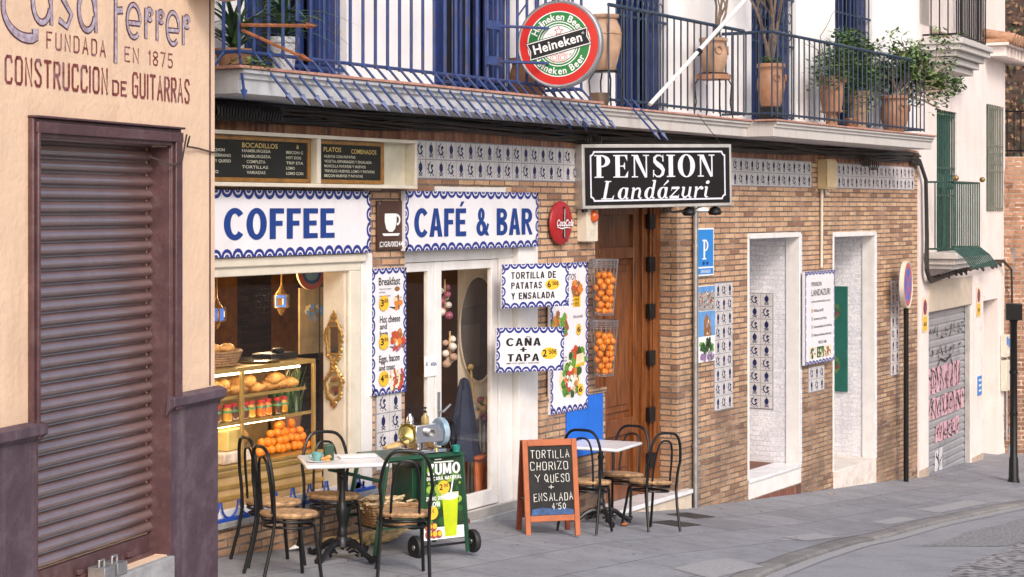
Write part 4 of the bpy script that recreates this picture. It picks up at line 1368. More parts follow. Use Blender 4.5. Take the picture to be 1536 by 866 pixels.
# food drawn on the printed boards
FOODC = [mat('print orange', (.65,.22,.04), .4), mat('print red', (.50,.06,.03), .4), mat('print green', (.10,.28,.04), .4), mat('print cream', (.72,.62,.42), .4), mat('print brown', (.28,.12,.04), .4), M_WHITE, M_YEL, M_BLACK, mat('print sky', (.12,.30,.62), .4), mat('print grey', (.35,.33,.33), .4), mat('print dark green', (.03,.09,.025), .4), mat('print lilac', (.30,.18,.36), .4)]
def blobs(b, cx, cz, rx, rz, pal, n, s0, y=-.0022):
    for i in range(n):
        a, q = rnd.uniform(0, 2*PI), math.sqrt(rnd.random())
        x, z = cx+rx*q*math.cos(a), cz+rz*q*math.sin(a)
        s_ = s0*rnd.uniform(.6, 1.3)
        t0 = rnd.uniform(0, 6)
        b.poly([(x+s_*rnd.uniform(.6, 1.1)*math.cos(t0+k*PI/3.5), z+s_*rnd.uniform(.6, 1.0)*math.sin(t0+k*PI/3.5)) for k in range(7)], y-.00008*i, rnd.choice(pal))
def tagp(b, cx, cz, rx, rz, t, y=-.006):
    b.poly(ell(cx, cz, rx, rz, 22), y, 6)
    b.text(t[0], cx-rx*.72, cx+(-.05 if len(t) > 1 and t[1] else .6)*rx, cz-rz*.42, rz*.9, y-.0005, 7, .03)
    if len(t) > 1 and t[1]: b.text(t[1], cx+rx*.05, cx+rx*.8, cz+rz*.02, rz*.5, y-.0006, 7, .02)
# breakfast board
M = MT(-1.43, -.032, 1.145)
w_, h_ = .475, .995
o = board('breakfast_board', 'narrow white breakfast menu board with blue scalloped border beside the display window', M, w_, h_, .025, border=(.095, .05))
letters(o, M, [('Breakfast', .09, .385, .86, .062, 0, .012), ('Coffee, hot or chocolate', .095, .26, .825, .014, 0), ('and toast', .095, .18, .80, .014, 0), ('Italian croissant', .095, .25, .77, .014, 0), ('or tostada', .095, .19, .745, .014, 0),
  ('Hot cheese', .105, .385, .565, .055, 0, .012), ('and', .105, .20, .515, .045, 0, .012), ('ham', .105, .21, .455, .05, 0, .012), ('Eggs, bacon', .095, .375, .255, .055, 0, .012), ('and toast', .095, .31, .19, .045, 0, .012)], [M_BLACK])
b = MB(M)
b.poly(ell(.345, .80, .045, .04, 14), -.0016, 5); b.poly(ell(.345, .825, .038, .02, 14), -.002, 4)
blobs(b, .36, .715, .06, .05, [0, 4, 3], 16, .028)
b.poly(ell(.36, .43, .085, .06, 14), -.0016, 0); blobs(b, .355, .42, .09, .075, [0, 3, 4, 1], 26, .03); blobs(b, .35, .36, .075, .02, [1, 11], 8, .02, -.006)
blobs(b, .32, .105, .11, .07, [1, 4, 5, 3], 40, .028); 
for i in range(4): b.ribbon([(.25+.05*i, .05), (.27+.05*i, .12), (.25+.05*i, .19)], .022, -.0065-.0002*i, 1 if i % 2 else 3)
for z in (.675, .36): 
    b.ribbon([(.1, z+.012), (.17, z), (.22, z+.012)], [.004, .016, .006], -.0022, 7); b.ribbon([(.24, z+.012), (.30, z), (.36, z+.012)], [.006, .016, .004], -.0024, 7)
for z, t in ((.72, '3'), (.415, '3'), (.125, '4')): tagp(b, .155, z, .068, .062, (t, '00€'), -.008)
b.build('printed_food', FOODC, o, smooth=False)

# tall menu board
M = MT(1.32, -.06, .735)
w_, h_ = .71, 1.375
o = board('dish_menu_board', 'tall white dish menu board with photographs of salads and platters on the brick pier', M, w_, h_, .03, border=(.105, .058))
letters(o, M, [('PLATOS', .22, .47, 1.215, .055, 0), ('Alitas de pollo', .42, .60, .86, .028, 0), ('Ensalada de la casa', .24, .50, .16, .028, 0), ('con salsa', .40, .52, 1.055, .018, 0), ('con patatas', .38, .52, .985, .018, 0), ('y tomate', .40, .52, 1.02, .018, 0), ('de la', .22, .3, .50, .02, 0), ('casa', .22, .3, .47, .02, 0)], [M_BLACK])
b = MB(M)
blobs(b, .50, 1.135, .10, .06, [0, 1, 0, 4], 30, .032)
b.poly([(.42, .96), (.56, .96), (.56, 1.09), (.42, 1.09)], -.0018, 6)
for k in range(4): b.text('4,5', .45, .53, .966+.032*k, .018, -.004-.0001*k, 7)
blobs(b, .17, .80, .14, .12, [0, 1, 0, 4, 2], 46, .04)
tagp(b, .52, .75, .045, .055, ('6', ''), -.008)
blobs(b, .50, .47, .15, .11, [2, 10, 2, 1], 44, .04); b.poly([(.46, .42), (.63, .44), (.61, .53), (.48, .52)], -.0062, 3); b.poly([(.45, .40), (.63, .42), (.63, .445), (.46, .425)], -.0064, 6)
b.poly(ell(.36, .30, .20, .165, 26), -.0014, 3)
blobs(b, .36, .30, .19, .15, [2, 2, 10], 46, .04); blobs(b, .37, .31, .13, .10, [1, 0, 3, 5], 40, .032, -.0062)
tagp(b, .55, .19, .055, .055, ('6', ''), -.010)
b.build('printed_food', FOODC, o, smooth=False)
# tortilla board
M = MT(.40, -.105, 1.745, -18.3)
o = board('tortilla_board', 'white board lettered TORTILLA DE PATATAS Y ENSALADA jutting out beside the cafe door', M, .78, .382, .022, border=(.098, .05))
b = MB(M); heavy(b, 'TORTILLA DE', .105, .625, .252, .060, -.003, 0, .23, .20); heavy(b, 'PATATAS', .105, .46, .165, .058, -.003, 0, .23, .16); heavy(b, 'Y ENSALADA', .105, .61, .075, .058, -.003, 0, .23, .18); b.build('lettering', M_BLACK, o, smooth=False)
b = MB(M); b.poly(ell(.585, .195, .085, .048, 26), -.0018, 6); b.text('6', .525, .565, .168, .055, -.003, 7, .025); b.text('´00€', .572, .655, .185, .036, -.0032, 7, .02)
b.build('price_label', FOODC, o, smooth=False)
# tapas board
M = MT(.296, -.108, 1.202, -18.8, -1.8)
o = board('tapas_board', 'white board lettered CAÑA + TAPA hanging below the tortilla board', M, .775, .384, .022, border=(.098, .05))
b = MB(M); heavy(b, 'CAÑA', .105, .50, .225, .068, -.003, 0, .25, .16); heavy(b, '+', .265, .34, .165, .058, -.003, 0, .2); heavy(b, 'TAPA', .125, .485, .092, .064, -.003, 0, .25, .16); b.text('EMBUTIDO, QUESO Y ACEITUNAS', .115, .49, .068, .014, -.003, 0, .01); b.build('lettering', M_BLACK, o, smooth=False)
b = MB(M); b.poly(ell(.605, .155, .095, .052, 26), -.0018, 6); b.text('2', .525, .575, .125, .062, -.003, 7, .025); b.text('´50€', .585, .69, .148, .04, -.0032, 7, .02)
b.build('price_label', FOODC, o, smooth=False)

# red drink button
M = MT(1.545, -.03, 2.475)
o = thing('button_sign', 'round red domed soft drink sign on the brick pier', 'sign', M)
b = MB(M)
prof = [(.20, .0), (.203, .010), (.195, .024), (.16, .038), (.10, .046), (.0, .048)]
n = 40
for i in range(len(prof)-1):
    (r0, d0), (r1, d1) = prof[i], prof[i+1]
    for j in range(n):
        a, c = 2*PI*j/n, 2*PI*(j+1)/n
        b.add([(r0*math.cos(a), -d0, r0*math.sin(a)), (r0*math.cos(c), -d0, r0*math.sin(c)), (r1*math.cos(c), -d1, r1*math.sin(c)), (r1*math.cos(a), -d1, r1*math.sin(a))], [(0,1,2,3)])
b.build('dome', mat('deep red enamel', (.36,.016,.018), .3, var=.08), o)
b = MB(M)
b.prism([(-.018,-.135),(.018,-.135),(.026,-.10),(.022,-.04),(.028,.02),(.018,.08),(.011,.11),(.012,.15),(-.012,.15),(-.011,.11),(-.018,.08),(-.028,.02),(-.022,-.04),(-.026,-.10)], -.052, -.04, 1)
b.ribbon([(0, -.13), (0, .13)], .008, -.0535, 0)
b.text('Coca', -.155, .0, -.03, .062, -.056, 0, .03, .25)
b.text('Cola', .0, .15, -.03, .062, -.057, 0, .03, .25)
b.ribbon([(-.155, -.035), (-.06, -.05), (.02, -.04), (.12, -.048)], [.004, .012, .01, .004], -.058, 0)
b.poly(rect(-.01, -.012, .012, .0), -.058, 0)
b.build('bottle_emblem', [M_WHITE, mat('dark bottle', (.05,.02,.02), .25)], o, smooth=False)

# PENSION light box, hung across the entrance
M = MT(1.82, -.12, 2.602, -26.6, 1.07)
o = thing('lightbox_sign', 'black lightbox sign with white serif letters PENSION above the wooden entrance door', 'sign', M)
W_, H_ = 1.775, .602
b = MB(M)
b.box(0, W_, .004, .16, 0, H_)
b.build('box', M_ALU, o, bevel=.006)
b = MB(M); b.box(.032, W_-.032, -.002, .004, .032, H_-.032)
b.build('face', mat('black sign face', (.010,.008,.008), .4, var=.2, spec=.25), o)
b = MB(M)
X0, X1, Z0, Z1, rr = .085, W_-.085, .065, H_-.065, .045
t_ = .016
b.poly(rect(X0+rr, Z0, X1-rr, Z0+t_), -.004); b.poly(rect(X0+rr, Z1-t_, X1-rr, Z1), -.004)
b.poly(rect(X0, Z0+rr, X0+t_, Z1-rr), -.004); b.poly(rect(X1-t_, Z0+rr, X1, Z1-rr), -.004)
for cx, cz, a0 in ((X0, Z0, 0), (X1, Z0, 90), (X1, Z1, 180), (X0, Z1, 270)):
    b.ring(cx, cz, rr+t_*.5, rr+t_*.5, rr-t_*.5, rr-t_*.5, -.0044, 0, 10, a0, a0+90)
b.build('border_line', mat('sign lilac white', (.62,.62,.72), .4, var=.03), o, smooth=False)
def serif(b, word, x0, z0, h, y, adv, wx=1.17):
    e = [0.0]
    x = x0
    def P(pts): b.poly([(x+p[0]*h*wx, z0+p[1]*h) for p in pts], y-e[0]); e[0] = (e[0]+.0002) % .002
    def RB_(pts, ws): b.ribbon([(x+p[0]*h*wx, z0+p[1]*h) for p in pts], [q*h for q in ws] if isinstance(ws, list) else ws*h, y-e[0]); e[0] = (e[0]+.0002) % .002
    def RG(cx, cz, rx, rz, ix, iz, a0=0, a1=360): b.ring(x+cx*h*wx, z0+cz*h, rx*h*wx, rz*h, ix*h*wx, iz*h, y-e[0], 0, 26, a0, a1); e[0] = (e[0]+.0002) % .002
    for c, a in zip(word, adv):
        if c in 'PEI':
            P(rect(.10, 0, .31, 1)); P(rect(0, 0, .41, .05)); P(rect(0, .95, .41, 1))
        if c == 'P':
            RG(.30, .73, .42, .27, .20, .215, -90, 90); P(rect(.28, .95, .36, 1)); P(rect(.28, .46, .36, .51))
        if c == 'E':
            P(rect(.3, .95, .66, 1)); P(rect(.3, 0, .68, .05)); P(rect(.3, .485, .52, .53))
            P([(.66, .72), (.66, 1), (.54, .95)]); P([(.70, .30), (.68, 0), (.54, .05)]); P([(.52, .36), (.55, .36), (.55, .66), (.52, .66), (.46, .51)])
        if c == 'N':
            P(rect(.10, 0, .165, 1)); P(rect(.66, .0, .725, 1)); P([(.08, 1), (.30, 1), (.725, .0), (.62, -.02)]); P(rect(0, 0, .29, .05)); P(rect(0, .95, .25, 1)); P(rect(.54, .95, .83, 1))
        if c == 'S':
            RB_([(.52, .72), (.50, .88), (.38, .975), (.22, .965), (.11, .86), (.12, .71), (.25, .58), (.42, .46), (.52, .32), (.49, .14), (.36, .03), (.20, .03), (.08, .14), (.05, .30)], [.03, .05, .06, .09, .15, .19, .22, .22, .19, .15, .09, .06, .05, .03])
            P([(.48, .70), (.54, .70), (.53, 1.0), (.50, 1.0)]); P([(.03, 0), (.06, 0), (.09, .32), (.03, .32)])
        if c == 'O':
            RG(.42, .5, .42, .525, .19, .475)
        x += a*h*wx
serif(b := MB(M), 'PENSION', .135, .288, .212, -.0045, [.86, .86, .98, .68, .54, .98, .9])
# script second line
def ital(word, x0, z0, h):
    x = x0
    y = -.0045
    k = [0]
    def sh_(p): return (x+(p[0]*1.36+p[1]*.24)*h, z0+p[1]*h)
    def RB_(pts, ws):
        b.ribbon([sh_(p) for p in pts], [q*h for q in ws] if isinstance(ws, list) else ws*h, y-k[0]); k[0] = (k[0]+.0002) % .002
    def bowl(cx):
        o_ = ell(cx, .31, .24, .33, 22); i_ = ell(cx+.02, .31, .10, .28, 22)
        vs = [sh_(p) for p in o_+i_]
        b.add([(p[0], y-k[0], p[1]) for p in vs], [(j, (j+1) % 22, 22+(j+1) % 22, 22+j) for j in range(22)]); k[0] = (k[0]+.0002) % .002
    for c in word:
        if c == 'L':
            RB_([(.16, 0), (.16, 1)], .19); RB_([(.0, .03), (.6, .03)], .06); RB_([(.02, .975), (.34, .975)], .05); RB_([(.54, .0), (.60, .24)], [.12, .02]); a = .76
        elif c in 'aáď' or c == 'd':
            bowl(.25); RB_([(.43, .62 if c != 'd' else 1.02), (.43, .10), (.50, .02), (.58, .06)], [.16, .16, .1, .03])
            if c == 'd': RB_([(.30, .99), (.45, 1.0)], .05)
            if c == 'á': RB_([(.26, .72), (.46, .98)], [.05, .12])
            a = .66
        elif c == 'n':
            RB_([(.10, 0), (.10, .60)], .16); RB_([(.0, .58), (.12, .62)], .05); RB_([(.12, .42), (.26, .58), (.38, .56), (.42, .44), (.42, .10), (.50, .02), (.58, .06)], [.04, .09, .14, .16, .16, .1, .03]); a = .66
        elif c == 'u':
            RB_([(.0, .57), (.08, .62)], .05); RB_([(.10, .62), (.10, .16), (.18, .04), (.30, .05), (.40, .2)], [.16, .16, .13, .09, .04]); RB_([(.43, .62), (.43, .10), (.50, .02), (.58, .06)], [.16, .16, .1, .03]); a = .66
        elif c == 'z':
            RB_([(.04, .57), (.42, .57)], .13); RB_([(.42, .6), (.02, .05)], .07); RB_([(.0, .06), (.42, .06)], .14); RB_([(.44, .0), (.46, .2)], [.1, .02]); RB_([(.03, .42), (.05, .6)], [.02, .08]); a = .56
        elif c == 'r':
            RB_([(.10, 0), (.10, .60)], .16); RB_([(.0, .58), (.12, .62)], .05); RB_([(.14, .40), (.26, .57), (.38, .58)], [.04, .1, .16]); b.poly([sh_(p) for p in ell(.38, .53, .08, .08, 12)], y-k[0]-.0003); a = .52
        elif c == 'i':
            RB_([(.0, .57), (.08, .62)], .05); RB_([(.10, .62), (.10, .10), (.17, .02), (.26, .06)], [.16, .16, .1, .03]); b.poly([sh_(p) for p in ell(.11, .86, .10, .10, 14)], y-k[0]); a = .36
        x += a*h*1.36
ital('Landázuri', .205, .085, .172)
b.build('lettering', mat('sign lilac letters', (.64,.64,.74), .4, var=.03), o, smooth=False)
b = MB(M)
b.tube([(.06, .06, 0), (.06, .06, -.03)], .03, 8); 
b.build('ceiling_bracket', M_CAST, o)
for x in (1.30, 1.62):
    b = MB(M); b.lathe([(.012, 0), (.05, -.02), (.07, -.06), (.055, -.085), (0, -.09)], x, .08, -.002, 14, 0)
    b.build('under_lamp', M_CAST, o)
b = MB(M); b.lathe([(.02, 0), (.06, -.015), (.075, -.04), (.04, -.06), (0, -.062)], 1.44, .06, -.002, 14)
b.build('lamp_globe', M_WHITE, o)
b = MB(M); b.tube([(1.66, .02, H_), (1.45, .12, H_+.30)], .004, 5); b.tube([(.3, .06, H_), (.3, .3, H_+.12)], .006, 5)
b.tube([(1.0, .09, -.02), (1.1, .08, -.05), (1.25, .08, -.04), (1.35, .06, -.02)], .012, 6)
b.build('stay_cable', M_CABLE, o)

# blue P plaque, photo panel
M = MT(4.48, -.02, 1.89)
o = board('pension_plaque', 'small blue plaque with a white letter P on the brick beside the downpipe', M, .43, .51, .012, M_WHITE)
b = MB(M)
b.poly(rect(.018, .10, .412, .492), -.0015, 0); b.poly(rect(.018, .018, .412, .082), -.0015, 0)
b.build('blue_field', M_PBLUE, o, smooth=False)
b = MB(M)
b.poly(rect(.165, .175, .205, .385), -.003, 0); b.poly(rect(.135, .175, .235, .19), -.0032, 0); b.poly(rect(.135, .37, .2, .385), -.0034, 0)
b.ring(.20, .325, .085, .062, .05, .047, -.0036, 0, 20, -90, 90)
b.text('GRANADA', .09, .34, .032, .035, -.003, 0, .01)
for cx in (.17, .26):
    b.poly(ell(cx, .135, .026, .02, 10), -.003, 1)
b.build('lettering', [M_WHITE, mat('star navy', (.01,.02,.16), .4)], o, smooth=False)
M = MT(4.52, -.02, .975)
o = board('photo_panel', 'panel of three tourist photographs, town, stone tower and garden, on the brick wall', M, .42, .81, .014, M_WHITE)
b = MB(M)
b.poly(rect(.005, .545, .415, .805), -.0012, 9); b.poly(rect(.005, .74, .415, .805), -.0016, 8)
for i in range(70): 
    x, z = rnd.uniform(.02, .38), rnd.uniform(.56, .74)
    s_ = rnd.uniform(.012, .03)
    b.poly(rect(x, z, x+s_, z+s_*.8), -.002-.00003*i, rnd.choice([3, 4, 9, 7, 5, 1, 10]))
b.poly(rect(.005, .275, .415, .54), -.0012, 8)
b.poly([(.14,.275),(.14,.44),(.18,.49),(.20,.52),(.23,.49),(.30,.44),(.33,.275)], -.0018, 4); blobs(b, .24, .37, .07, .08, [3, 4, 9], 18, .02)
b.poly(rect(.005, .005, .415, .27), -.0012, 5)
blobs(b, .22, .16, .17, .08, [10, 2, 10, 7], 46, .035); blobs(b, .22, .06, .16, .04, [11, 11, 9, 10], 30, .028, -.0062)
b.build('printed_photos', FOODC, o, smooth=False)
# guesthouse notice board
M = MT(7.35, -.07, .745)
w_, h_ = .965, 1.11
o = board('guesthouse_notice', 'white guesthouse notice board with border of blue scrolls between the two white openings', M, w_, h_, .035, border=(.105, .045))
letters(o, M, [('PENSION', .20, .52, .93, .05, 0), ('LANDAZURI', .20, .80, .815, .075, 0), ('www.pensionlandazuri.com', .20, .80, .735, .028, 0), ('Wifi Gratis, free Wifi', .27, .58, .62, .034, 0, .012), ('Aparcamiento propio, Parking', .27, .68, .525, .03, 0, .012), ('Aire acondicionado, Air conditioning', .27, .85, .43, .03, 0, .012), ('Habitaciones familiares, Family rooms', .27, .84, .33, .03, 0, .012), ('958 221 406', .42, .68, .235, .034, 0, .008)], [M_BLACK])
b = MB(M)
for z in (.62, .525, .43, .33): b.poly(rect(.205, z-.005, .24, z+.04), -.002, 0 if z > .6 else 9)
b.poly(rect(.15, .07, .37, .2), -.0015, 3); blobs(b, .26, .13, .09, .05, [7, 4, 5, 10], 24, .025)
b.poly(rect(.38, .07, .6, .2), -.0015, 10); blobs(b, .49, .13, .09, .05, [2, 10, 3, 9], 24, .025)
b.poly(rect(.61, .07, .84, .2), -.0015, 3); blobs(b, .72, .13, .09, .05, [4, 3, 1, 5], 24, .025)
b.build('printed_photos', FOODC, o, smooth=False)

# round beer sign on brackets at the end of the railing
bx, by, bz = .08, -.85, 3.97
M = MT(bx, by, bz, -77)
o = thing('beer_sign', 'round red and green illuminated beer sign bracketed off the blue balcony railing', 'sign', M)
RS = .352
b = MB(M)
prof = [(RS-.03, .005), (RS, .0), (RS+.012, .012), (RS+.012, .085), (RS, .097), (RS-.03, .093)]
n = 56
for i in range(len(prof)-1):
    (r0, d0), (r1, d1) = prof[i], prof[i+1]
    b.add([(r*math.cos(2*PI*j/n), d, r*math.sin(2*PI*j/n)) for (r, d) in (prof[i], prof[i+1]) for j in range(n)], [(j, n+j, n+(j+1) % n, (j+1) % n) for j in range(n)])
b.poly(ell(0, 0, RS-.03, RS-.03, n)[::-1], .092)
b.build('rim', M_STEEL, o, ang=30)
b = MB(M)
def RG(r0, r1, mi, y): b.ring(0, 0, r0, r0, r1, r1, y, mi, 64)
RG(RS, RS-.014, 4, .003); RG(RS-.014, .272, 0, .002); RG(.272, .264, 1, .002); RG(.264, .186, 2, .002); RG(.186, .178, 1, .002); RG(.178, .164, 2, .002)
b.poly(ell(0, 0, .165, .165, 40), .002, 1)
RG(.155, .148, 2, .001)
b.text('TRADE', -.10, -.045, .075, .012, .0, 3); b.text('MARK', .05, .10, .082, .012, .0, 3)
st = [(.045*math.cos(R(90+36*k))*(1 if k % 2 == 0 else .42), .105+.045*math.sin(R(90+36*k))*(1 if k % 2 == 0 else .42)) for k in range(10)]
b.poly(st, .0008, 0)
b.poly([(p[0]*.66, .105+(p[1]-.105)*.66) for p in st], .0, 1)
for cx in (-.035, .035):
    RG_ = [(.04, .032), (.024, .016)]
    for r0, r1 in RG_: b.ring(cx, -.115, r0, r0, r1, r1, .001, 3, 16)
    for k in range(7): b.poly(ell(cx*2.2+rnd.uniform(-.03,.03), -.09+rnd.uniform(-.02,.03), .008, .006, 6), .0008-.0001*k, 3)
ca, sa = math.cos(R(14)), math.sin(R(14))
def rot2(p): return (p[0]*ca-p[1]*sa, p[0]*sa+p[1]*ca)
for grow, mi, y in ((.014, 4, -.002), (.008, 1, -.003), (0, 4, -.004)):
    g = grow
    b.poly([rot2(p) for p in ((-.262-g,-.062-g), (.262+g,-.062-g), (.245+g,0), (.262+g,.062+g), (-.262-g,.062+g), (-.245-g,0))], y, mi)
b.build('face', [M_RED, M_WHITE, M_HGREEN, M_PINK, M_BLACK], o, smooth=False)
b = MB(M @ Matrix.Rotation(R(-14), 4, 'Y'))
b.text('Heineken', -.222, .205, -.033, .078, -.0055, 0, .022); b.text('®', .212, .235, .022, .018, -.0055, 0)
b.build('lettering', M_WHITE, o, smooth=False)
b = MB()
def arctext(t, a0, a1, r, h, inward, mi=0):
    # letters set one by one round a circle
    ws = [max(.28, text_geo(c, .02)[0] and (max(v[0] for v in text_geo(c, .02)[0])-min(v[0] for v in text_geo(c, .02)[0]))) if c != ' ' else .3 for c in t]
    tot = sum(ws)+.08*(len(t)-1)
    acc = 0
    for c, w_ in zip(t, ws):
        a = a0+(a1-a0)*(acc+w_/2)/tot
        acc += w_+.08
        if c == ' ': continue
        ang = R(a-90) if not inward else R(a+90)
        b.T = M @ Matrix.Translation((r*math.cos(R(a)), 0, r*math.sin(R(a)))) @ Matrix.Rotation(-ang, 4, 'Y')
        k = abs(R(a1-a0))*r/tot
        b.text(c, -w_*k/2, w_*k/2, -h/2, h, -.001, mi, .02)
arctext('Heineken Beer', 160, 28, .2245, .058, False)
arctext('Heineken Beer', 208, 334, .2245, .058, True)
b.T = None
b.build('arc_lettering', M_WHITE, o, smooth=False)
b = MB()
for dz in (.13, -.16):
    b.tube([(bx-.42, -.52, bz+dz), (bx-.03, by+.08, bz+dz)], .012, 6)
    b.box(bx-.60, bx-.38, -.535, -.512, bz+dz-.035, bz+dz+.035)
b.tube([(bx+.05, by+.42, bz+.26), (bx+.35, -.34, bz+.4)], .008, 5)
b.tube([(bx, by, bz+RS+.01), (bx, by+.3, bz+RS+.35)], .008, 5)
b.build('bracket', M_RAILB, o)

# no-parking sign on its pole
pk = (10.67, -.16)
M = MT(pk[0], pk[1], -1.05)
o = thing('no_parking_sign', 'round blue and red no parking sign on a thin black pole', 'traffic sign', M)
b = MB(M); b.tube([(0, 0, 0), (0, 0, 2.93)], .034, 10)
b.build('pole', M_IRON, o)
MD = MT(pk[0]-.14, pk[1]-.05, .545+1.05, 8)
b = MB(MD)
n = 40
for (r0, d0), (r1, d1) in (((.30, .03), (.312, .03)), ((.312, .03), (.312, -.03)), ((.312, -.03), (.30, -.03)), ((.30, -.03), (.298, -.022))):
    b.add([(r*math.cos(2*PI*j/n), d, r*math.sin(2*PI*j/n)) for (r, d) in ((r0, d0), (r1, d1)) for j in range(n)], [(j, (j+1) % n, n+(j+1) % n, n+j) for j in range(n)])
b.poly(ell(0, 0, .30, .30, n), -.021, 0); b.poly(ell(0, 0, .30, .30, n)[::-1], .02, 0)
b.ring(0, 0, .285, .285, .22, .22, -.0225, 1, n); b.poly(ell(0, 0, .22, .22, n), -.0222, 2)
b.ribbon([(-.155, .155), (.155, -.155)], .05, -.0232, 1); b.ribbon([(-.155, -.155), (.155, .155)], .05, -.0236, 1)
b.build('disc', [M_CREAMW, mat('faded sign red', (.5,.10,.12), .4), mat('faded sign blue', (.03,.14,.55), .4)], o)
for zc in (2.45, 2.78):
    b = MB(M); b.box(-.10, .03, -.038, .038, zc, zc+.04)
    b.build('clamp', M_STEEL, o)
# small plates on the pale house
for x, z, h_, lab in ((.14, .88, .48, 'small yellow no parking plate on the pale pillar left of the garage shutter'), (3.42, .92, .46, 'small yellow no parking plate on the pale pillar right of the garage shutter')):
    M = RM @ MT(x, -.012, z)
    o = board('garage_plate', lab, M, .26, h_, .008, mat('plate cream', (.7,.6,.42), .4))
    b = MB(M); b.poly(rect(.02, .02, .24, h_*.45), -.0012, 0); b.poly(ell(.13, h_*.72, .1, .11, 20), -.0012, 1); b.poly(ell(.13, h_*.72, .075, .085, 20), -.0018, 2); b.ribbon([(.08, h_*.72+.07), (.18, h_*.72-.07)], .025, -.0024, 1)
    b.text('VADO', .05, .21, h_*.18, .05, -.003, 3, .02)
    b.build('plate_print', [M_YEL, M_RED, mat('plate navy', (.02,.03,.15), .4), M_BLACK], o, smooth=False)
M = RM @ MT(3.50, -.012, -.30)
o = board('blue_plaque', 'small square blue plaque beside the pale doorway', M, .26, .30, .01, M_PBLUE)
b = MB(M)
for k in range(3): b.poly(rect(.05, .06+.08*k, .21, .09+.08*k), -.0015, 0)
b.build('plaque_print', M_WHITE, o, smooth=False)
M = RM @ MT(5.12, -.10, .18)
o = thing('meter_box', 'white utility meter box with blue stickers at the corner of the pale house', 'meter box', M)
b = MB(M); b.box(0, .30, 0, .095, 0, .36); b.box(.02, .28, .0, .095, -.55, -.05)
b.build('casing', M_CREAMW, o, bevel=.008)
b = MB(M); b.poly(rect(.03, .2, .13, .33), -.002, 0); b.poly(rect(.16, .16, .27, .3), -.002, 0); b.poly(rect(.05, .05, .2, .12), -.002, 1)
b.build('stickers', [M_PBLUE, M_WHITE], o, smooth=False)
# alarm box, junction box, meter cover, door sticker
M = MT(1.93, -.10, 2.30)
o = thing('alarm_box', 'cream wall alarm box with an orange lamp under the PENSION sign', 'alarm', M)
b = MB(M); b.prism([(0, 0), (.22, 0), (.22, .29), (0, .31)], 0, .10)
for k in range(5): b.box(.05, .17, -.003, 0, .05+.014*k, .056+.014*k)
b.build('casing', M_CREAMW, o, bevel=.008)
b = MB(M); b.ball((.12, -.015, .235), .05, 12, 8, 0, (1, .8, 1.2))
b.build('lamp', mat('orange lamp lens', (.6,.1,.015), .2, coat=.6), o)
M = MT(7.90, -.13, 2.84)
o = thing('junction_box', 'tall cream junction box with a conduit between the tile bands', 'junction box', M)
b = MB(M); b.box(0, .30, 0, .125, 0, .36); b.box(-.01, .31, -.012, .0, .02, .34)
b.build('casing', mat('yellowed plastic', (.55,.42,.24), .5, var=.12), o, bevel=.008)
b = MB(M); b.tube([(.08, .095, 0), (.08, .10, -.95)], .018, 8); b.tube([(.2, .1, 0), (.22, .09, -.06), (.26, .08, -.05)], .02, 6)
b.build('conduit', M_CREAMW, o)
M = MT(1.64, -.055, .30)
b = MB(M); b.box(0, .70, 0, .018, 0, .55)
for z in (.05, .5): b.box(.66, .69, -.004, 0, z-.02, z+.02)
tag(b.build('meter_cover', M_BPANEL, None, at=M, bevel=.004), 'bright blue meter cover at the foot of the brick pier', 'panel')
M = MT(-.55, .064, 1.22)
o = board('card_sticker', 'small white payment card sticker on the cafe door glass', M, .19, .17, .002, M_WHITE)
letters(o, M, [('VISA', .09, .18, .085, .03, 0, .01, .1), ('€', .02, .05, .09, .03, 0)], [M_LBLUE])

# ------------------------------------------------------------------ cables
b = MB()
def wavy(x0, x1, y, z, r, amp, mi=0, sag=0.0, n=46):
    ph = rnd.uniform(0, 6)
    f1, f2 = rnd.uniform(.9, 1.6), rnd.uniform(2.5, 4)
    pts = []
    for i in range(n+1):
        t = i/n
        x = x0+(x1-x0)*t
        pts.append((x, y+.012*math.sin(f2*x+ph), z+amp*math.sin(f1*x+ph)+amp*.5*math.sin(f2*x+2*ph)-sag*4*t*(1-t)))
    b.tube(pts, r, 6, mi)
for k in range(13):
    wavy(-4.6, 11.5, -.03-.012*(k % 4), 3.25+.009*k, rnd.choice([.008, .011, .014, .018]), .016, k % 2)
for k in range(9):
    x0 = rnd.uniform(-4, 8)
    wavy(x0, x0+rnd.uniform(1, 3), -.06, 3.26+rnd.uniform(0, .09), .007, .02, 1, rnd.uniform(0, .09), 20)
# spiral of spare cable left, coils near the middle
b.tube([(-3.5+.0045*i, -.16+.055*math.cos(i*.9), 3.28+.055*math.sin(i*.9)) for i in range(160)], .012, 5)
for cx, cz in ((2.0, 3.24), (9.2, 3.2), (9.5, 3.16)):
    b.tube([(cx+.1*math.cos(t*.5), -.09-.002*t, cz+.06*math.sin(t*.5)) for t in range(40)], .008, 5)
for k in range(5):
    d = .03*k
    b.tube([(11.2, -.04-d*.3, 3.22+d), (11.48, -.08, 3.2+d*.5), (11.66+d*.5, -.09, 3.0), (11.70+d*.6, -.09, 2.2), (11.68+d*.8, -.09, 1.75), (11.78+d, -.10, 1.62-d*.4), (12.3, -.08, 1.64-d*.3), (13.2, -.03, 1.70-d*.3), (14.6, .06, 1.74-d*.3), (15.8, .16, 1.78-d*.3), (16.6, .26, 1.76-d*.2), (16.98, .24, 1.6), (17.05, .25, .9), (17.02, .25, -.8)], .017, 6, k % 2)
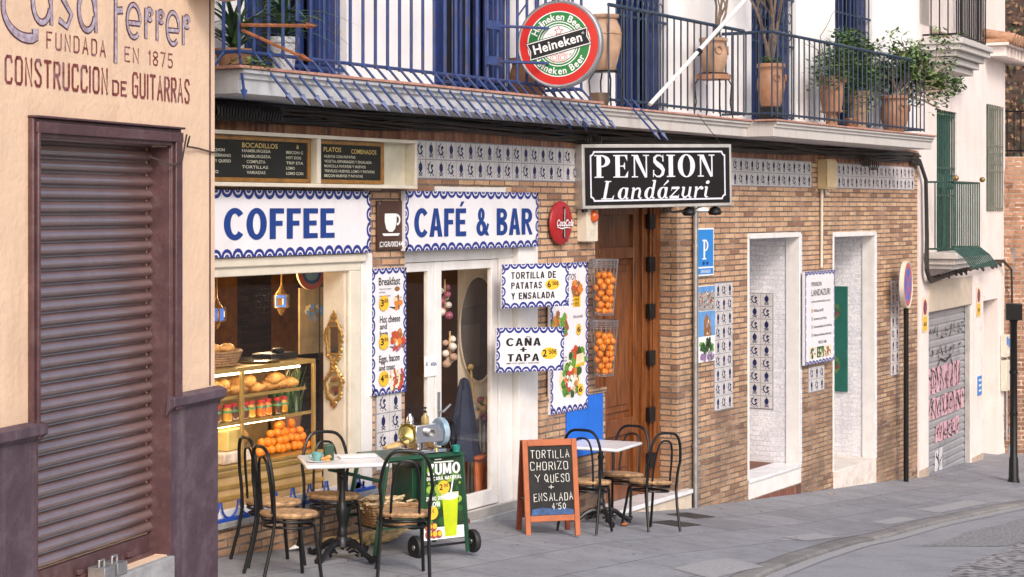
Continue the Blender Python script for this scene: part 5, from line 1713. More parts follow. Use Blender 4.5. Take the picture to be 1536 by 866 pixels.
for k in range(30):
    x = rnd.uniform(11.8, 15.5)
    b.tube([(x, -.06+.07*(x-11.8)/3.7*1.2, 1.64+.03*(x-11.8)), (x+.06, -.09+.07*(x-11.8)/3.7*1.2, 1.6+.03*(x-11.8)+rnd.uniform(-.03,.05)), (x+.14, -.06+.07*(x-11.8)/3.7*1.2, 1.65+.03*(x-11.8))], .014, 5, 1)
tag(b.build('cable_bundle', [M_CABLE, M_CABLEB], None, at=MT(0, 0, 3.1)), 'thick sagging bundle of black cables running under the balcony', 'cables')
b = MB(); b.tube([(2.60, -.42, 3.60), (4.35, -.66, 4.78)], .021, 8); 
b.tube([(3.42, -.53, 4.14), (3.46, -.54, 4.17)], .034, 8, 1)
tag(b.build('awning_pole', [M_WIRE if False else M_WOODW, M_IRON], None, at=MT(2.6, -.42, 3.6)), 'long white pole leaning diagonally across the balcony railing', 'pole')

# ------------------------------------------------------------------ cafe interior behind the glass
ct = thing('display_counter', 'glass fronted pastry counter with brass trims inside the cafe window', 'counter', MT(-2.7, .3, -.05))
b = MB(); b.box(-4.6, -1.80, .17, .72, -.05, .735)
b.build('base', M_CWOOD, ct, bevel=.01)
b = MB()
for z in (.52, .60, .69): b.box(-4.6, -1.79, .155, .17, z, z+.03)
b.box(-4.6, -1.80, .16, .72, .737, .76)
b.box(-4.6, -1.82, .22, .66, 1.425, 1.455)
for x in (-4.0, -2.72, -1.86): b.box(x, x+.03, .21, .235, .76, 1.425)
b.build('brass_trim', M_GWOOD, ct, bevel=.003)
for z, d in ((1.225, .30), (1.045, .24)):
    b = MB(); b.box(-4.6, -1.85, d, .62, z, z+.012)
    b.build('shelf', M_GLASS2, ct)
    b = MB(); b.box(-4.6, -1.85, d-.012, d, z-.006, z+.016)
    b.build('shelf_edge', M_GWOOD, ct)
b = MB(); b.box(-4.6, -1.85, .66, .68, .76, 1.425)
b.build('counter_back', mat('counter back board', (.30,.20,.08), .5, var=.25), ct)
b = MB()
vs = [(-4.6,.19,.77),(-1.83,.19,.77),(-1.83,.25,1.42),(-4.6,.25,1.42)]
b.add(vs, [(0,1,2,3)])
b.build('pane', M_GLASS2, ct)
b = MB(); b.box(-4.4, -1.95, .27, .29, 1.398, 1.412); b.box(-4.4, -2.1, .30, .315, 1.020, 1.032)
b.build('strip_light', emat('warm strip', (1, .80, .48), 9), ct)

def croissant():
    b = MB()
    pts, rs = [], []
    for i in range(25):
        t = i/24
        a = PI*(.12+.76*t)
        pts.append((.058*math.cos(a), .058*math.sin(a)-.03, .028))
        rs.append(max(.004, .030*math.sin(PI*t)**.7*(1+.13*abs(math.sin(t*PI*5)))))
    b.tube(pts, rs, 10)
    return b.build('croissant', M_BREAD, None, ang=60)
cr = tag(croissant(), 'golden croissant on the upper glass shelf of the pastry counter', 'croissant', 'croissants on the counter shelf')
def put(o, first, M):
    c = o if first else copy_tree(o)
    c.matrix_world = M
    return c
k = 0
for i in range(12):
    x = -3.25+.117*i+rnd.uniform(-.02, .02)
    for lay in range(2 if i % 3 != 2 else 1):
        put(cr, k == 0, MT(x+.03*lay, .36+rnd.uniform(0, .08), 1.238+.045*lay, rnd.uniform(0, 360)) @ Matrix.Scale(rnd.uniform(1.15, 1.45), 4))
        k += 1
jarcol = {'honey': mat('honey jam', (.55,.25,.02), .15, coat=.5), 'orange': mat('orange jam', (.62,.14,.01), .15, coat=.5), 'dark': mat('dark jam', (.10,.035,.015), .15, coat=.5)}
M_LIDR = mat('red lid', (.5,.03,.03), .35)
M_LIDG = mat('green label', (.10,.25,.10), .5)
proto = {}
seq = ['honey', 'honey', 'dark', 'dark', 'honey', 'dark', 'dark', 'honey', 'orange', 'orange', 'dark', 'honey']
words = {'honey': 'amber jam jar with red lid on the middle counter shelf', 'orange': 'bright orange jam jar with red lid on the middle counter shelf', 'dark': 'dark jam jar with red lid on the middle counter shelf'}
for i, c in enumerate(seq):
    x = -3.12+.098*i
    M = MT(x, .34+.02*(i % 2), 1.059)
    if c not in proto:
        t = thing('jam_jar', words[c], 'jar', Matrix(), 'jam jars on the counter shelf')
        b = MB(); b.lathe([(.030, 0), (.036, .008), (.036, .075), (.028, .09), (.028, .098)], n=14)
        b.build('glass_body', jarcol[c], t)
        b = MB(); b.lathe([(.032, .0985), (.032, .116), (.029, .119), (0, .119)], n=14)
        b.build('lid', M_LIDR, t)
        b = MB(); b.lathe([(.0368, .058), (.0368, .075), (.0368, .0751)], n=14)
        b.build('label', M_LIDG, t)
        proto[c] = t
        t.matrix_world = M
    else:
        copy_tree(proto[c], M=M)
b = MB(); b.lathe([(.022, 0), (.024, .01), (.024, .09), (.010, .12), (.010, .15)], n=12)
bt = tag(b.build('sauce_bottle', mat('red sauce', (.35,.04,.02), .2, coat=.5)), 'small red sauce bottle at the back of the counter', 'bottle', 'sauce bottles in the counter')
for i in range(6): put(bt, i == 0, MT(-3.15+.085*i, .5, .765))
b = MB(); b.ball((0, 0, 0), .036, 16, 10)
og = tag(b.build('orange', M_ORANGE), 'ripe orange heaped in the pastry counter by the window', 'orange', 'oranges heaped in the counter')
k = 0
for (n_, z, x0, y0) in ((9, .80, -2.42, .30), (9, .80, -2.40, .37), (8, .855, -2.36, .33), (6, .91, -2.24, .35), (3, .965, -2.12, .36)):
    for i in range(n_):
        put(og, k == 0, MT(x0+.074*i+rnd.uniform(-.012, .012), y0+rnd.uniform(-.02, .02), z+rnd.uniform(-.006, .006), rnd.uniform(0, 360)) @ Matrix.Diagonal((*[rnd.uniform(.86, 1.1)]*2, rnd.uniform(.84, 1.04), 1)))
        k += 1
b = MB(); b.box(-.40, .33, -.10, .11, 0, .05)
tag(b.build('fruit_tray', M_WICK, None, at=MT(-2.12, .325, .762), bevel=.015), 'low wicker tray under the oranges in the counter', 'tray') if False else None
b = MB(); b.box(-.13, .13, -.09, .09, 0, .15)
tag(b.build('cheese_block', M_CHEESE, None, bevel=.012), 'large block of yellow cheese in the counter', 'cheese').matrix_world = MT(-2.72, .36, .85, 12)
b = MB(); b.prism([(-.17, 0), (.17, 0), (.15, .085), (-.16, .085)], -.08, .08)
tag(b.build('cheese_block', mat('pale cheese rind', (.66,.52,.42), .5, var=.3, scale=20), None, bevel=.012), 'pale pinkish cheese block under the large yellow cheese', 'cheese').matrix_world = MT(-2.74, .30, .763)
b = MB(); b.ball((0, 0, 0), .09, 14, 9, 0, (1.7, .8, .75), .04)
tag(b.build('bread_loaf', M_BREAD), 'dark crusted bread loaf beside the oranges in the counter', 'bread').matrix_world = MT(-2.42, .50, .90, 20)
# bread basket on top
t = thing('bread_basket', 'woven basket of bread rolls on top of the pastry counter', 'basket', MT(-2.76, .42, 1.457))
b = MB(t.matrix_world.copy())
M = MATS[t.name]
b = MB(M)
for k in range(6):
    r = .15+.008*k
    b.tube([(r*1.25*math.cos(a*PI/10), r*.75*math.sin(a*PI/10), .012+.018*k+.004*(a % 2)) for a in range(20)], .011, 6, 0, closed=True)
b.box(-.18, .18, -.09, .09, 0, .012)
b.build('wicker', M_WICK, t)
b = MB(M)
for (x, y) in ((-.11, 0), (.0, .03), (.11, -.01)): b.ball((x, y, .125), .055, 12, 8, 0, (1.35, .9, .7), .03)
b.build('bread_rolls', M_BREAD, t)
b = MB(); b.lathe([(.0, 0), (.17, .0), (.2, .02), (.19, .022), (.0, .01)], n=24)
tag(b.build('steel_tray', M_CHROME), 'round steel tray beside the bread basket on the counter', 'tray').matrix_world = MT(-2.30, .44, 1.457)
b = MB(); b.box(-.16, .16, -.1, .1, 0, .05); b.box(-.05, .05, -.06, .0, .05, .085)
tag(b.build('card_terminal', M_IRON, bevel=.01), 'dark flat weighing scale at the end of the counter top', 'scale').matrix_world = MT(-2.02, .46, 1.457)

# lanterns, peppers, plate, picture, plant
def lantern(label, M):
    t = thing('hanging_lantern', label, 'lantern', M, 'lanterns hanging in the cafe window')
    b = MB(M)
    b.box(-.05, .05, -.05, .05, -.055, -.05); b.box(-.05, .05, -.05, .05, .05, .055)
    for x in (-.05, .05):
        for y in (-.05, .05): b.box(x-.006, x+.006, y-.006, y+.006, -.05, .05)
    b.lathe([(.05, .055), (.02, .10), (.008, .13), (.004, .8)], n=8); b.lathe([(.002, -.12), (.02, -.10), (.04, -.055)], n=8)
    for sx in (-.09, .09): b.box(sx-.02, sx+.02, -.02, .02, -.03, .03)
    b.build('brass_frame', M_GOLD, t)
    b = MB(M); b.box(-.042, .042, -.042, .042, -.045, .045)
    b.build('blue_glass', emat('lit blue glass', (.08, .25, .9), .35), t)
    b = MB(M)
    for sx in (-.09, .09): b.box(sx-.012, sx+.012, -.023, -.0201, -.022, .022)
    b.build('amber_glass', emat('lit amber glass', (1, .6, .25), 3), t)
    ld = bpy.data.lights.new('lantern_light', 'POINT'); ld.energy = 30; ld.color = (1, .66, .35); ld.shadow_soft_size = .08
    lo = bpy.data.objects.new('lantern_light', ld); COL.objects.link(lo); lo.parent = t; lo.location = (0, .14, .02)
lantern('brass hanging lantern with blue glass in the middle of the cafe window', MT(-1.50, .8, 1.87, 30))
lantern('small brass hanging lantern with blue glass at the workshop end of the cafe window', MT(-2.30, .8, 1.80, 10))
b = MB()
for i in range(46):
    z = -.03-.016*i
    b.ball((rnd.uniform(-.04, .04), rnd.uniform(-.03, .03), z), .03, 7, 5, i % 3, (1, .7, 1.3), .15)
tag(b.build('pepper_string', [mat('dried pepper', (.06,.022,.02), .35, var=.5, scale=30), mat('dried red pepper', (.12,.025,.02), .35), M_BROWN], None, at=MT(-1.92, .72, 2.3)), 'long string of dark dried peppers hanging in the cafe window', 'pepper string')
b = MB()
for i in range(40):
    b.ball((rnd.uniform(-.05, .05), rnd.uniform(-.04, .04), -.12-.016*i), .032, 7, 5, i % 2, (1, .7, 1.4), .15)
tag(b.build('herb_bunch', [mat('dried herbs', (.10,.11,.03), .7, var=.5, scale=40), mat('dark dried herbs', (.05,.05,.02), .7)], None, at=MT(-1.50, .84, 1.85)), 'bunch of dried olive green herbs hanging below the blue lantern', 'herbs')
M = MT(-1.13, .78, 2.10, -10)
t = thing('painted_plate', 'round red and blue painted plate hanging at the top of the cafe window', 'plate', M)
b = MB(M); b.prism(ell(0, 0, .155, .155, 32), 0, .02)
b.build('dish', M_CLAYP, t)
b = MB(M); b.ring(0, 0, .15, .15, .11, .11, -.002, 0, 30); b.poly(ell(0, 0, .11, .11, 28), -.0024, 1); b.poly(ell(0, -.03, .07, .05, 20), -.003, 2)
b.build('painting', [mat('plate red', (.4,.08,.05), .3), mat('plate blue', (.03,.08,.28), .3), mat('plate light blue', (.15,.3,.5), .3)], t, smooth=False)
M = MT(-1.0, 1.0, 1.35, -5)
t = thing('hanging_map', 'faded beige landscape picture hanging behind the plant in the window', 'picture', M)
b = MB(M); b.box(0, .36, 0, .02, .05, .60)
b.build('sheet', mat('faded beige print', (.30,.24,.13), .6, var=.3, scale=8), t)
b = MB(M); blobs(b, .16, .40, .12, .06, [8, 9, 3], 16, .03, -.002); b.tube([(.22, -.02, .0), (.22, -.02, .7)], .006, 5, 7)
b.build('picture_print', FOODC, t, smooth=False)
b = MB()
def blade(b, base, dirv, L, wd, mi, droop=.5, n=5):
    base = Vector(base); d = Vector(dirv).normalized()
    side = d.cross(Vector((0,0,1)))
    if side.length < .01: side = Vector((1,0,0))
    side.normalize()
    vs = []
    for i in range(n+1):
        t = i/n
        p = base + d*L*t + Vector((0,0,-droop*L*t*t))
        ww = wd*math.sin(PI*min(1, .18+.82*t))**.6*(1-t*.85)
        vs += [p-side*ww, p+Vector((0,0,ww*.25)), p+side*ww]
    fs = []
    for i in range(n):
        a = i*3
        fs += [(a, a+1, a+4, a+3), (a+1, a+2, a+5, a+4)]
    b.add(vs, fs, mi)
for i in range(70):
    a = rnd.uniform(0, 2*PI)
    blade(b, (rnd.uniform(-.16, .16), rnd.uniform(-.06, .06), .1), (math.cos(a)*.3, math.sin(a)*.15, 1), rnd.uniform(.3, .62), .016, rnd.choice([0, 0, 1, 2]), .25)
t = thing('striped_plant', 'tall leafy green plant with pale streaks standing behind the counter in the window', 'plant', MT(-1.42, .82, .85))
b.T = None
o = b.build('foliage', [M_LEAFD, M_LEAF, mat('pale leaf streak', (.4,.45,.3), .5)], None, smooth=False)
o.parent = t
b = MB(); b.lathe([(.10, -.1), (.13, .1), (.12, .1)], n=14)
o = b.build('pot', M_CLAY, None); o.parent = t
b = MB(); b.box(-.2, .2, -.15, .15, -.91, -.1)
o = b.build('plant_stand', M_DOOR, None); o.parent = t

# gilt mirrors on the cream reveal
def gilt(label, z, h_, glass):
    M = MT(-1.742, .095, z, -90)
    t = thing('gilt_mirror', label, 'mirror', M, 'gilt ornaments on the window reveal')
    b = MB(M)
    w_ = .17
    n = 26
    pts = [(w_*.42*math.cos(2*PI*i/n)*(1+.10*math.sin(5*2*PI*i/n)), -.012-.008*(i % 2), h_*.42*math.sin(2*PI*i/n)*(1+.05*math.sin(7*2*PI*i/n))) for i in range(n)]
    b.tube(pts, .014, 6, closed=True)
    for i in range(n):
        b.ball((pts[i][0]*1.12, -.012, pts[i][2]*1.08), rnd.uniform(.010, .020), 6, 5, 0, (1, .6, 1), .1)
    for s_ in (-1, 1):
        b.ball((0, -.014, s_*h_*.50), .028, 8, 6, 0, (1.3, .5, 1), .12); b.ball((0, -.012, s_*h_*.58), .014, 7, 5, 0, (1, .6, 1.4), .1)
    if glass:
        for (x0, x1, z0, z1) in ((-.06, -.045, -.11, .11), (.045, .06, -.11, .11), (-.06, .06, .10, .115), (-.06, .06, -.115, -.10)): b.box(x0, x1, -.02, 0, z0, z1)
    b.build('gilded_frame', M_GOLD, t)
    b = MB(M); b.prism(ell(0, 0, .05, h_*.3, 16) if not glass else rect(-.045, -.1, .045, .1), -.008, 0)
    b.build('mirror_glass', M_CHROME, t)
gilt('larger gilt framed mirror with rectangular glass on the cream window reveal', 1.60, .36, True)
gilt('smaller gilt ornament hanging below the rectangular mirror', 1.25, .27, False)

# seen through the door: onions, oval mirror, coat on a stool, fringe curtain, wreath
def onion_string(label, M, n, mats):
    t = thing('onion_string', label, 'onions', M)
    b = MB(M)
    b.tube([(0, 0, .05), (.01, 0, -.06*n*.5)], .008, 6, 2)
    for i in range(n):
        a = i*2.2
        b.ball((.038*math.cos(a), .038*math.sin(a), -.03*i-.02), rnd.uniform(.03, .042), 10, 7, i % 2, (1, 1, .9), .04)
    b.build('bulbs', mats, t)
PUR = mat('purple onion', (.30,.07,.12), .3, var=.3); GAR = mat('garlic', (.62,.55,.5), .5)
onion_string('string of purple onions and garlic hanging inside the glazed door', MT(.12, .30, 1.95), 9, [PUR, GAR, M_CANE])
onion_string('lower string of garlic bulbs hanging inside the glazed door', MT(.17, .28, 1.50), 8, [GAR, M_CLAYP, M_CANE])
M = MT(.955, .478, 1.52, -50)
t = thing('oval_mirror', 'tall oval mirror with pale rim inside the cafe door', 'mirror', M)
b = MB(M); b.prism(ell(0, 0, .165, .47, 36), 0, .012)
b.build('mirror_glass', mat('smoky mirror', (.12,.10,.09), .15, .6), t)
b = MB(M); b.ring(0, 0, .178, .49, .163, .467, -.003, 0, 36)
b.build('rim', M_CREAMW, t)
M = MT(.97, .47, -.05, -50)
t = thing('fringe_curtain', 'grey striped fringe curtain hanging low inside the cafe door', 'curtain', M)
b = MB(M)
pts = []
for i in range(40): pts.append((-.17+.36*i/39, .018*math.sin(i*1.6)))
b.add([(p[0], p[1], z) for z in (.03, .78) for p in pts], [(i, i+1, 41+i, 40+i) for i in range(39)])
b.build('cloth', mat('grey stripe cloth', (.42,.42,.43), .8, var=.3, scale=18), t)
b = MB(M)
b.box(-.2, .2, .03, .05, .0, 2.15)
b.build('pale_board', M_CREAMW, t)
M = MT(.60, .34, -.05, 10)
t = thing('wooden_stool', 'orange brown wooden stool standing just inside the glazed door', 'stool', M)
for (x, y) in ((-.09, -.09), (.09, -.09), (.09, .09), (-.09, .09)):
    b = MB(M); b.tube([(x*1.4, y*1.4, 0), (x, y, .46)], .028, 8)
    b.build('leg', M_ORWOOD, t)
b = MB(M); b.box(-.15, .15, -.15, .15, .46, .49); b.box(-.10, .10, -.115, -.10, .0, .455)
b.build('seat', M_ORWOOD, t, bevel=.006)
b = MB(MT(.52, .36, .40, 10))
prof = [(.19, 0), (.20, .02), (.17, .16), (.155, .20), (.165, .22), (.12, .40), (.07, .62), (.04, .70), (.0, .72)]
n = 18
vs = [((r+.018*math.sin(5*2*PI*j/n+r*20))*math.cos(2*PI*j/n), .7*(r+.018*math.sin(5*2*PI*j/n))*math.sin(2*PI*j/n), z) for r, z in prof for j in range(n)]
b.add(vs, [(i*n+j, i*n+(j+1) % n, (i+1)*n+(j+1) % n, (i+1)*n+j) for i in range(len(prof)-1) for j in range(n)])
tag(b.build('navy_coat', M_NAVY, None, at=MT(.52, .36, .40)), 'navy coat draped over the wooden stool inside the glazed door', 'coat')
M = MT(.95, .44, .80, -50)
b = MB(M)
for i in range(26):
    a = rnd.uniform(0, 2*PI); r = rnd.uniform(0, .10)
    b.ball((r*math.cos(a), -.03+rnd.uniform(-.03, .01), r*1.2*math.sin(a)), rnd.uniform(.02, .045), 7, 5, i % 4, (1, .8, 1), .15)
for x in (-.08, .08): b.tube([(x, -.03, .1), (x*1.3, -.03, .36)], .010, 6, 3); b.ball((x*1.35, -.03, .38), .03, 8, 6, 3)
tag(b.build('vegetable_wreath', [PUR, GAR, M_LEAF, M_CANE], None, at=M), 'decorative wreath of onions, peppers and wooden spoons on the pale board inside the door', 'wreath')

# ------------------------------------------------------------------ wire baskets of oranges on the pier
def wire_basket(label, z0, zt, glab):
    M = MT(2.14, -.17, z0)
    t = thing('wire_basket', label, 'basket', M)
    H_ = zt-z0
    rb, rt = .088, .135
    b = MB(M)
    for q in (0, .5): 
        for k in range(18):
            a = 2*PI*k/18
            b.tube([(rb*math.cos(a), rb*math.sin(a), 0), (rt*math.cos(a), rt*math.sin(a), H_)], .0028, 4)
    for f_ in (0, .03, .86, .90, .94, .98, 1.0):
        r = rb+(rt-rb)*f_
        b.tube([(r*math.cos(2*PI*k/24), r*math.sin(2*PI*k/24), H_*f_) for k in range(24)], .004, 5, closed=True)
    b.box(-.01, .01, rt-.01, rt+.03, H_*.9, H_*.93)
    b.build('wire_cage', M_WIRE, t)
    k = 0
    lay = int((H_*.80)/.056)
    b = MB(); b.ball((0, 0, 0), .034, 16, 10)
    og = tag(b.build('orange', M_ORANGE), glab, 'orange', 'oranges in the wire baskets')
    for j in range(lay):
        zz = z0+.038+.056*j
        f_ = (zz-z0)/H_
        r = rb+(rt-rb)*f_-.037
        n_ = 5 if f_ < .45 else 6
        if j == lay-1: n_ = 4
        for i in range(n_):
            a = 2*PI*i/n_+j*.62+rnd.uniform(-.1, .1)
            q = r*(.6 if j == lay-1 else 1)
            if math.sin(a) > .75 and j < lay-1: continue
            put(og, k == 0, MT(2.14+q*math.cos(a), -.17+q*math.sin(a), zz+rnd.uniform(-.008, .008), rnd.uniform(0, 360), rnd.uniform(-60, 60)) @ Matrix.Diagonal((*[rnd.uniform(.88, 1.08)]*2, rnd.uniform(.86, 1.04), 1)))
            k += 1
wire_basket('upper tapered wire basket full of oranges at the corner of the brick pier', 1.61, 2.13, 'orange in the upper wire basket on the brick pier')
wire_basket('lower tapered wire basket full of oranges at the corner of the brick pier', 1.04, 1.56, 'orange in the lower wire basket on the brick pier')

# ------------------------------------------------------------------ chairs and tables
def make_chair():
    t = thing('bistro_chair', 'x', 'chair', Matrix(), 'black bistro chairs with rush seats')
    H_ = .43
    b = MB()
    prof = [(0, H_-.03), (.16, H_-.032), (.188, H_-.02), (.196, H_-.005), (.19, H_+.010), (.15, H_+.016), (.06, H_+.008), (0, H_+.004)]
    b.lathe(prof, n=28)
    b.build('seat', M_RUSH, t)
    b = MB()
    for z, r in ((H_-.045, .178), (H_-.085, .168)):
        b.tube([(r*math.cos(2*PI*k/28), r*math.sin(2*PI*k/28), z) for k in range(28)], .009, 7, closed=True)
    b.build('seat_frame', M_IRON, t)
    b = MB()
    hoop = []
    for k in range(29):
        u = k/28
        a = PI*u
        s_ = math.cos(a); c_ = math.sin(a)
        yy = .185*(abs(s_)**.55)*(1 if s_ > 0 else -1)
        if abs(s_) > .93: yy = (.165+.02*(1-(abs(s_)-.93)/.07))*(1 if s_ > 0 else -1)
        zz = H_-.06+.50*(c_**.62)
        xx = -.165-.06*(c_**.8)
        hoop.append((xx, yy, zz))
    b.tube(hoop, .0125, 8)
    hoop = []
    for k in range(21):
        a = PI*k/20
        s_, c_ = math.cos(a), math.sin(a)
        hoop.append((-.150-.055*c_**.8, .098*(abs(s_)**.6)*(1 if s_ > 0 else -1), H_-.05+.42*c_**.62))
    b.tube(hoop, .0095, 8)
    b.build('backrest', M_IRON, t)
    for sg in (-1, 1):
        b = MB(); b.tube([(-.165, sg*.165, H_-.05), (-.185, sg*.168, H_-.2), (-.235, sg*.178, 0)], .0125, 8)
        b.build('leg', M_IRON, t)
        b = MB(); b.tube([(.10, sg*.125, H_-.04), (.135, sg*.138, H_-.07), (.150, sg*.148, H_-.2), (.185, sg*.165, 0)], .0125, 8)
        b.build('leg', M_IRON, t)
    return t
ch = make_chair()
spots = [(-3.10, -.36, -31, 'rear of the two rush seated black chairs side by side near the purple corner'),
 (-3.47, -.78, -30, 'front of the two rush seated black chairs side by side near the purple corner'),
 (-2.41, -.37, -122, 'black bistro chair with rush seat between the coffee table and the display window'),
 (-2.67, -1.16, 38, 'black bistro chair with rush seat in front of the green juice cart'),
 (.72, -.76, 8, 'black bistro chair with rush seat behind the chalkboard'),
 (2.04, -.40, 186, 'black rush seated chair between the bare table and the wooden entrance door'),
 (1.66, -.88, 64, 'black rush seated chair on the pavement side of the bare marble table')]
for i, (x, y, a, l) in enumerate(spots):
    sl_ = math.atan((gz(x+.3)-gz(x-.3))/.6)
    put(ch, i == 0, MT(x, y, gz(x, y)+.004) @ Matrix.Rotation(-sl_*.85, 4, 'Y') @ Matrix.Rotation(R(a), 4, 'Z'))['label'] = l
def make_table():
    t = thing('cafe_table', 'x', 'table', Matrix(), 'marble topped cafe tables')
    H_ = .72
    b = MB(); b.box(-.29, .29, -.29, .29, H_-.028, H_)
    b.build('table_top', M_MARBLE, t, bevel=.012)
    b = MB()
    b.lathe([(.06, .10), (.055, .14), (.034, .17), (.038, .20), (.030, .22), (.026, .26), (.036, .30), (.044, .34), (.036, .38), (.030, .40), (.024, .42), (.022, .58), (.03, .59), (.03, .61), (.022, .62), (.026, .675), (.10, .682), (.10, .687)], n=14)
    b.build('column', M_CAST, t)
    for k in range(4):
        a = PI/2*k+PI/4
        b = MB(Matrix.Rotation(a, 4, 'Z'))
        b.tube([(.04, 0, .12), (.09, 0, .125), (.15, 0, .10), (.21, 0, .055), (.26, 0, .028), (.29, 0, .03), (.30, 0, .045), (.285, 0, .055)], [.022, .024, .022, .020, .022, .02, .015, .01], 8)
        b.tube([(.06, 0, .06), (.11, 0, .075), (.15, 0, .06), (.14, 0, .04), (.12, 0, .05)], .009, 6)
        b.ball((.265, 0, .012), .018, 8, 5, 0, (1.3, 1.3, .7))
        b.build('foot', M_CAST, t)
    return t
tb = make_table()
TABS = [(-2.53, -.55, -46, 'marble topped cafe table with a teal cup near the display window'), (1.52, -.47, 5, 'bare marble topped cafe table beside the chalkboard')]
for i, (x, y, a, l) in enumerate(TABS):
    put(tb, i == 0, MT(x, y, gz(x, y)+.002, a))['label'] = l
TT = MT(TABS[0][0], TABS[0][1], gz(TABS[0][0], TABS[0][1])+.7225, -46)
t = thing('coffee_cup', 'teal coffee cup standing on a white saucer on the cafe table', 'cup', TT @ MT(-.19, -.10, 0))
M = MATS[t.name]
b = MB(M); b.lathe([(.0, .008), (.025, .008), (.036, .03), (.040, .066), (.037, .066), (.033, .03), (.0, .014)], n=20)
b.tube([(-.038, 0, .055), (-.058, 0, .05), (-.056, 0, .03), (-.036, 0, .025)], .005, 6)
b.build('cup', mat('teal glaze', (.16,.36,.36), .2, var=.05), t)
b = MB(M); b.lathe([(.0, 0), (.045, .0), (.075, .010), (.073, .012), (.04, .005), (0, .005)], n=24)
b.build('saucer', M_WHITE, t)
M = TT @ MT(-.10, -.03, 0)
b = MB(M); b.box(-.035, .035, -.03, .03, .002, .115)
tag(b.build('napkin_holder', mat('dark green plastic', (.03,.075,.05), .3), None, at=M, bevel=.008), 'dark green napkin holder behind the teal cup', 'napkin holder')
M = TT @ MT(.12, .08, 0)
b = MB(M); b.prism([(-.12, .002), (.12, .002), (.14, .014), (-.14, .014)], -.06, .06)
tag(b.build('serving_dish', M_WHITE, None, at=M, bevel=.003), 'long white serving dish at the back of the cafe table', 'dish')
M = TT @ MT(-.13, -.13, 0)
b = MB(M)
for k in range(5): b.ball((rnd.uniform(-.02, .02), rnd.uniform(-.012, .012), .012+.006*k), .016, 7, 5, 0, (1.3, .9, .8), .15)
tag(b.build('biscuit', M_BREAD, None, at=M), 'small golden snack beside the teal cup', 'snack')

# ------------------------------------------------------------------ chalkboard
BX, BY = .04, -.82
M = MT(BX, BY, gz(BX, BY)-.005, -44)
t = thing('chalkboard', 'orange framed pavement chalkboard with tortilla menu in white chalk beside the cafe door', 'chalkboard', M)
TF = M @ Matrix.Rotation(R(-9), 4, 'X')
b = MB(TF)
b.box(-.235, -.19, -.015, .012, 0, .80); b.box(.19, .235, -.015, .012, 0, .80)
b.box(-.19, .19, -.014, .011, .745, .80); b.box(-.19, .19, -.014, .011, .125, .175)
b.build('front_frame', M_ORWOOD, t, bevel=.004)
b = MB(TF); b.box(-.19, .19, -.003, .006, .175, .745)
pb = b.build('slate', mat('chalk dusted slate', (.010,.010,.012), .55, spec=.25, var=.5, scale=4, stain=(.05,.05,.05), samt=.5, sscale=4), t)
b = MB(TF)
b.poly([(-.18,.178),(.188,.178),(.188,.215),(.10,.235),(.02,.225),(-.08,.24),(-.17,.225)], -.0036)
b.build('blue_wash', mat('blue chalk wash', (.02,.07,.20), .6, var=.5, scale=20), t, smooth=False)
b = MB(TF)
W_ = .0052
for txt, x0, x1, z0, h_ in (('TORTILLA', -.165, .165, .645, .062), ('CHORIZO', -.170, .150, .548, .064), ('Y', -.13, -.09, .455, .056), ('QUESO', -.05, .16, .448, .062), ('+', -.02, .02, .385, .045), ('ENSALADA', -.15, .182, .295, .060), ("4'50", .0, .115, .222, .048)):
    strokes(b, txt, x0, x1, z0, h_, -.0045, 0, W_, .42, .07)
b.build('chalk_writing', mat('white chalk', (.68,.68,.66), .9, var=.2, scale=60), t, smooth=False)
TB = M @ MT(0, .30, 0) @ Matrix.Rotation(R(9), 4, 'X')
b = MB(TB)
b.box(-.235, -.19, -.012, .015, 0, .79); b.box(.19, .235, -.012, .015, 0, .79); b.box(-.19, .19, -.011, .014, .74, .79); b.box(-.19, .19, -.011, .014, .125, .175); b.box(-.19, .19, -.003, .006, .175, .74)
b.build('rear_frame', mat('red brown rear wood', (.22,.05,.025), .5, var=.3), t, bevel=.004)
b = MB(M)
for x in (-.21, .21): b.tube([(x, .06, .30), (x, .26, .30)], .004, 5)
b.build('stay_chain', M_STEEL, t)

# ------------------------------------------------------------------ sugar cane juice cart
CX, CY = -1.755, -.87
CM = MT(CX, CY, gz(CX, CY), -25)
t = thing('juice_cart', 'green metal juice cart on two small black wheels with a poster of green juice', 'cart', CM)
b = MB(CM)
def bar(b, p, q, s_=.018): b.tube([p, q], s_*1.15, 4)
for (x, y, xb, yb) in ((-.44, 0, -.58, -.04), (-.44, .42, -.58, .46), (.20, .0, .235, -.03), (.20, .42, .235, .45), (-.13, 0, -.17, -.03)):
    bar(b, (x, y, .745), (xb, yb, .0 if xb < -.2 else .02))
for y in (0, .42): bar(b, (-.46, y, .745), (.22, y, .745)); bar(b, (-.53, y, .30), (.22, y, .30), .013)
for x in (-.45, .21): bar(b, (x, 0, .745), (x, .42, .745))
b.box(-.45, .21, 0, .42, .75, .765)
for y in (.02, .40): b.tube([(-.50, y, .60), (-.72, y-.02, .66)], .014, 8)
b.box(-.17, .21, .10, .40, .20, .66)
b.build('frame', M_CGREEN, t, bevel=.003)
b = MB(CM); b.box(-.50, -.17, .03, .38, .235, .25)
b.build('lower_shelf', M_CGREEN, t)
b = MB(CM); b.tube([(-.22, .0, .085), (.32, .0, .085)], .009, 8)
b.build('axle', M_IRON, t)
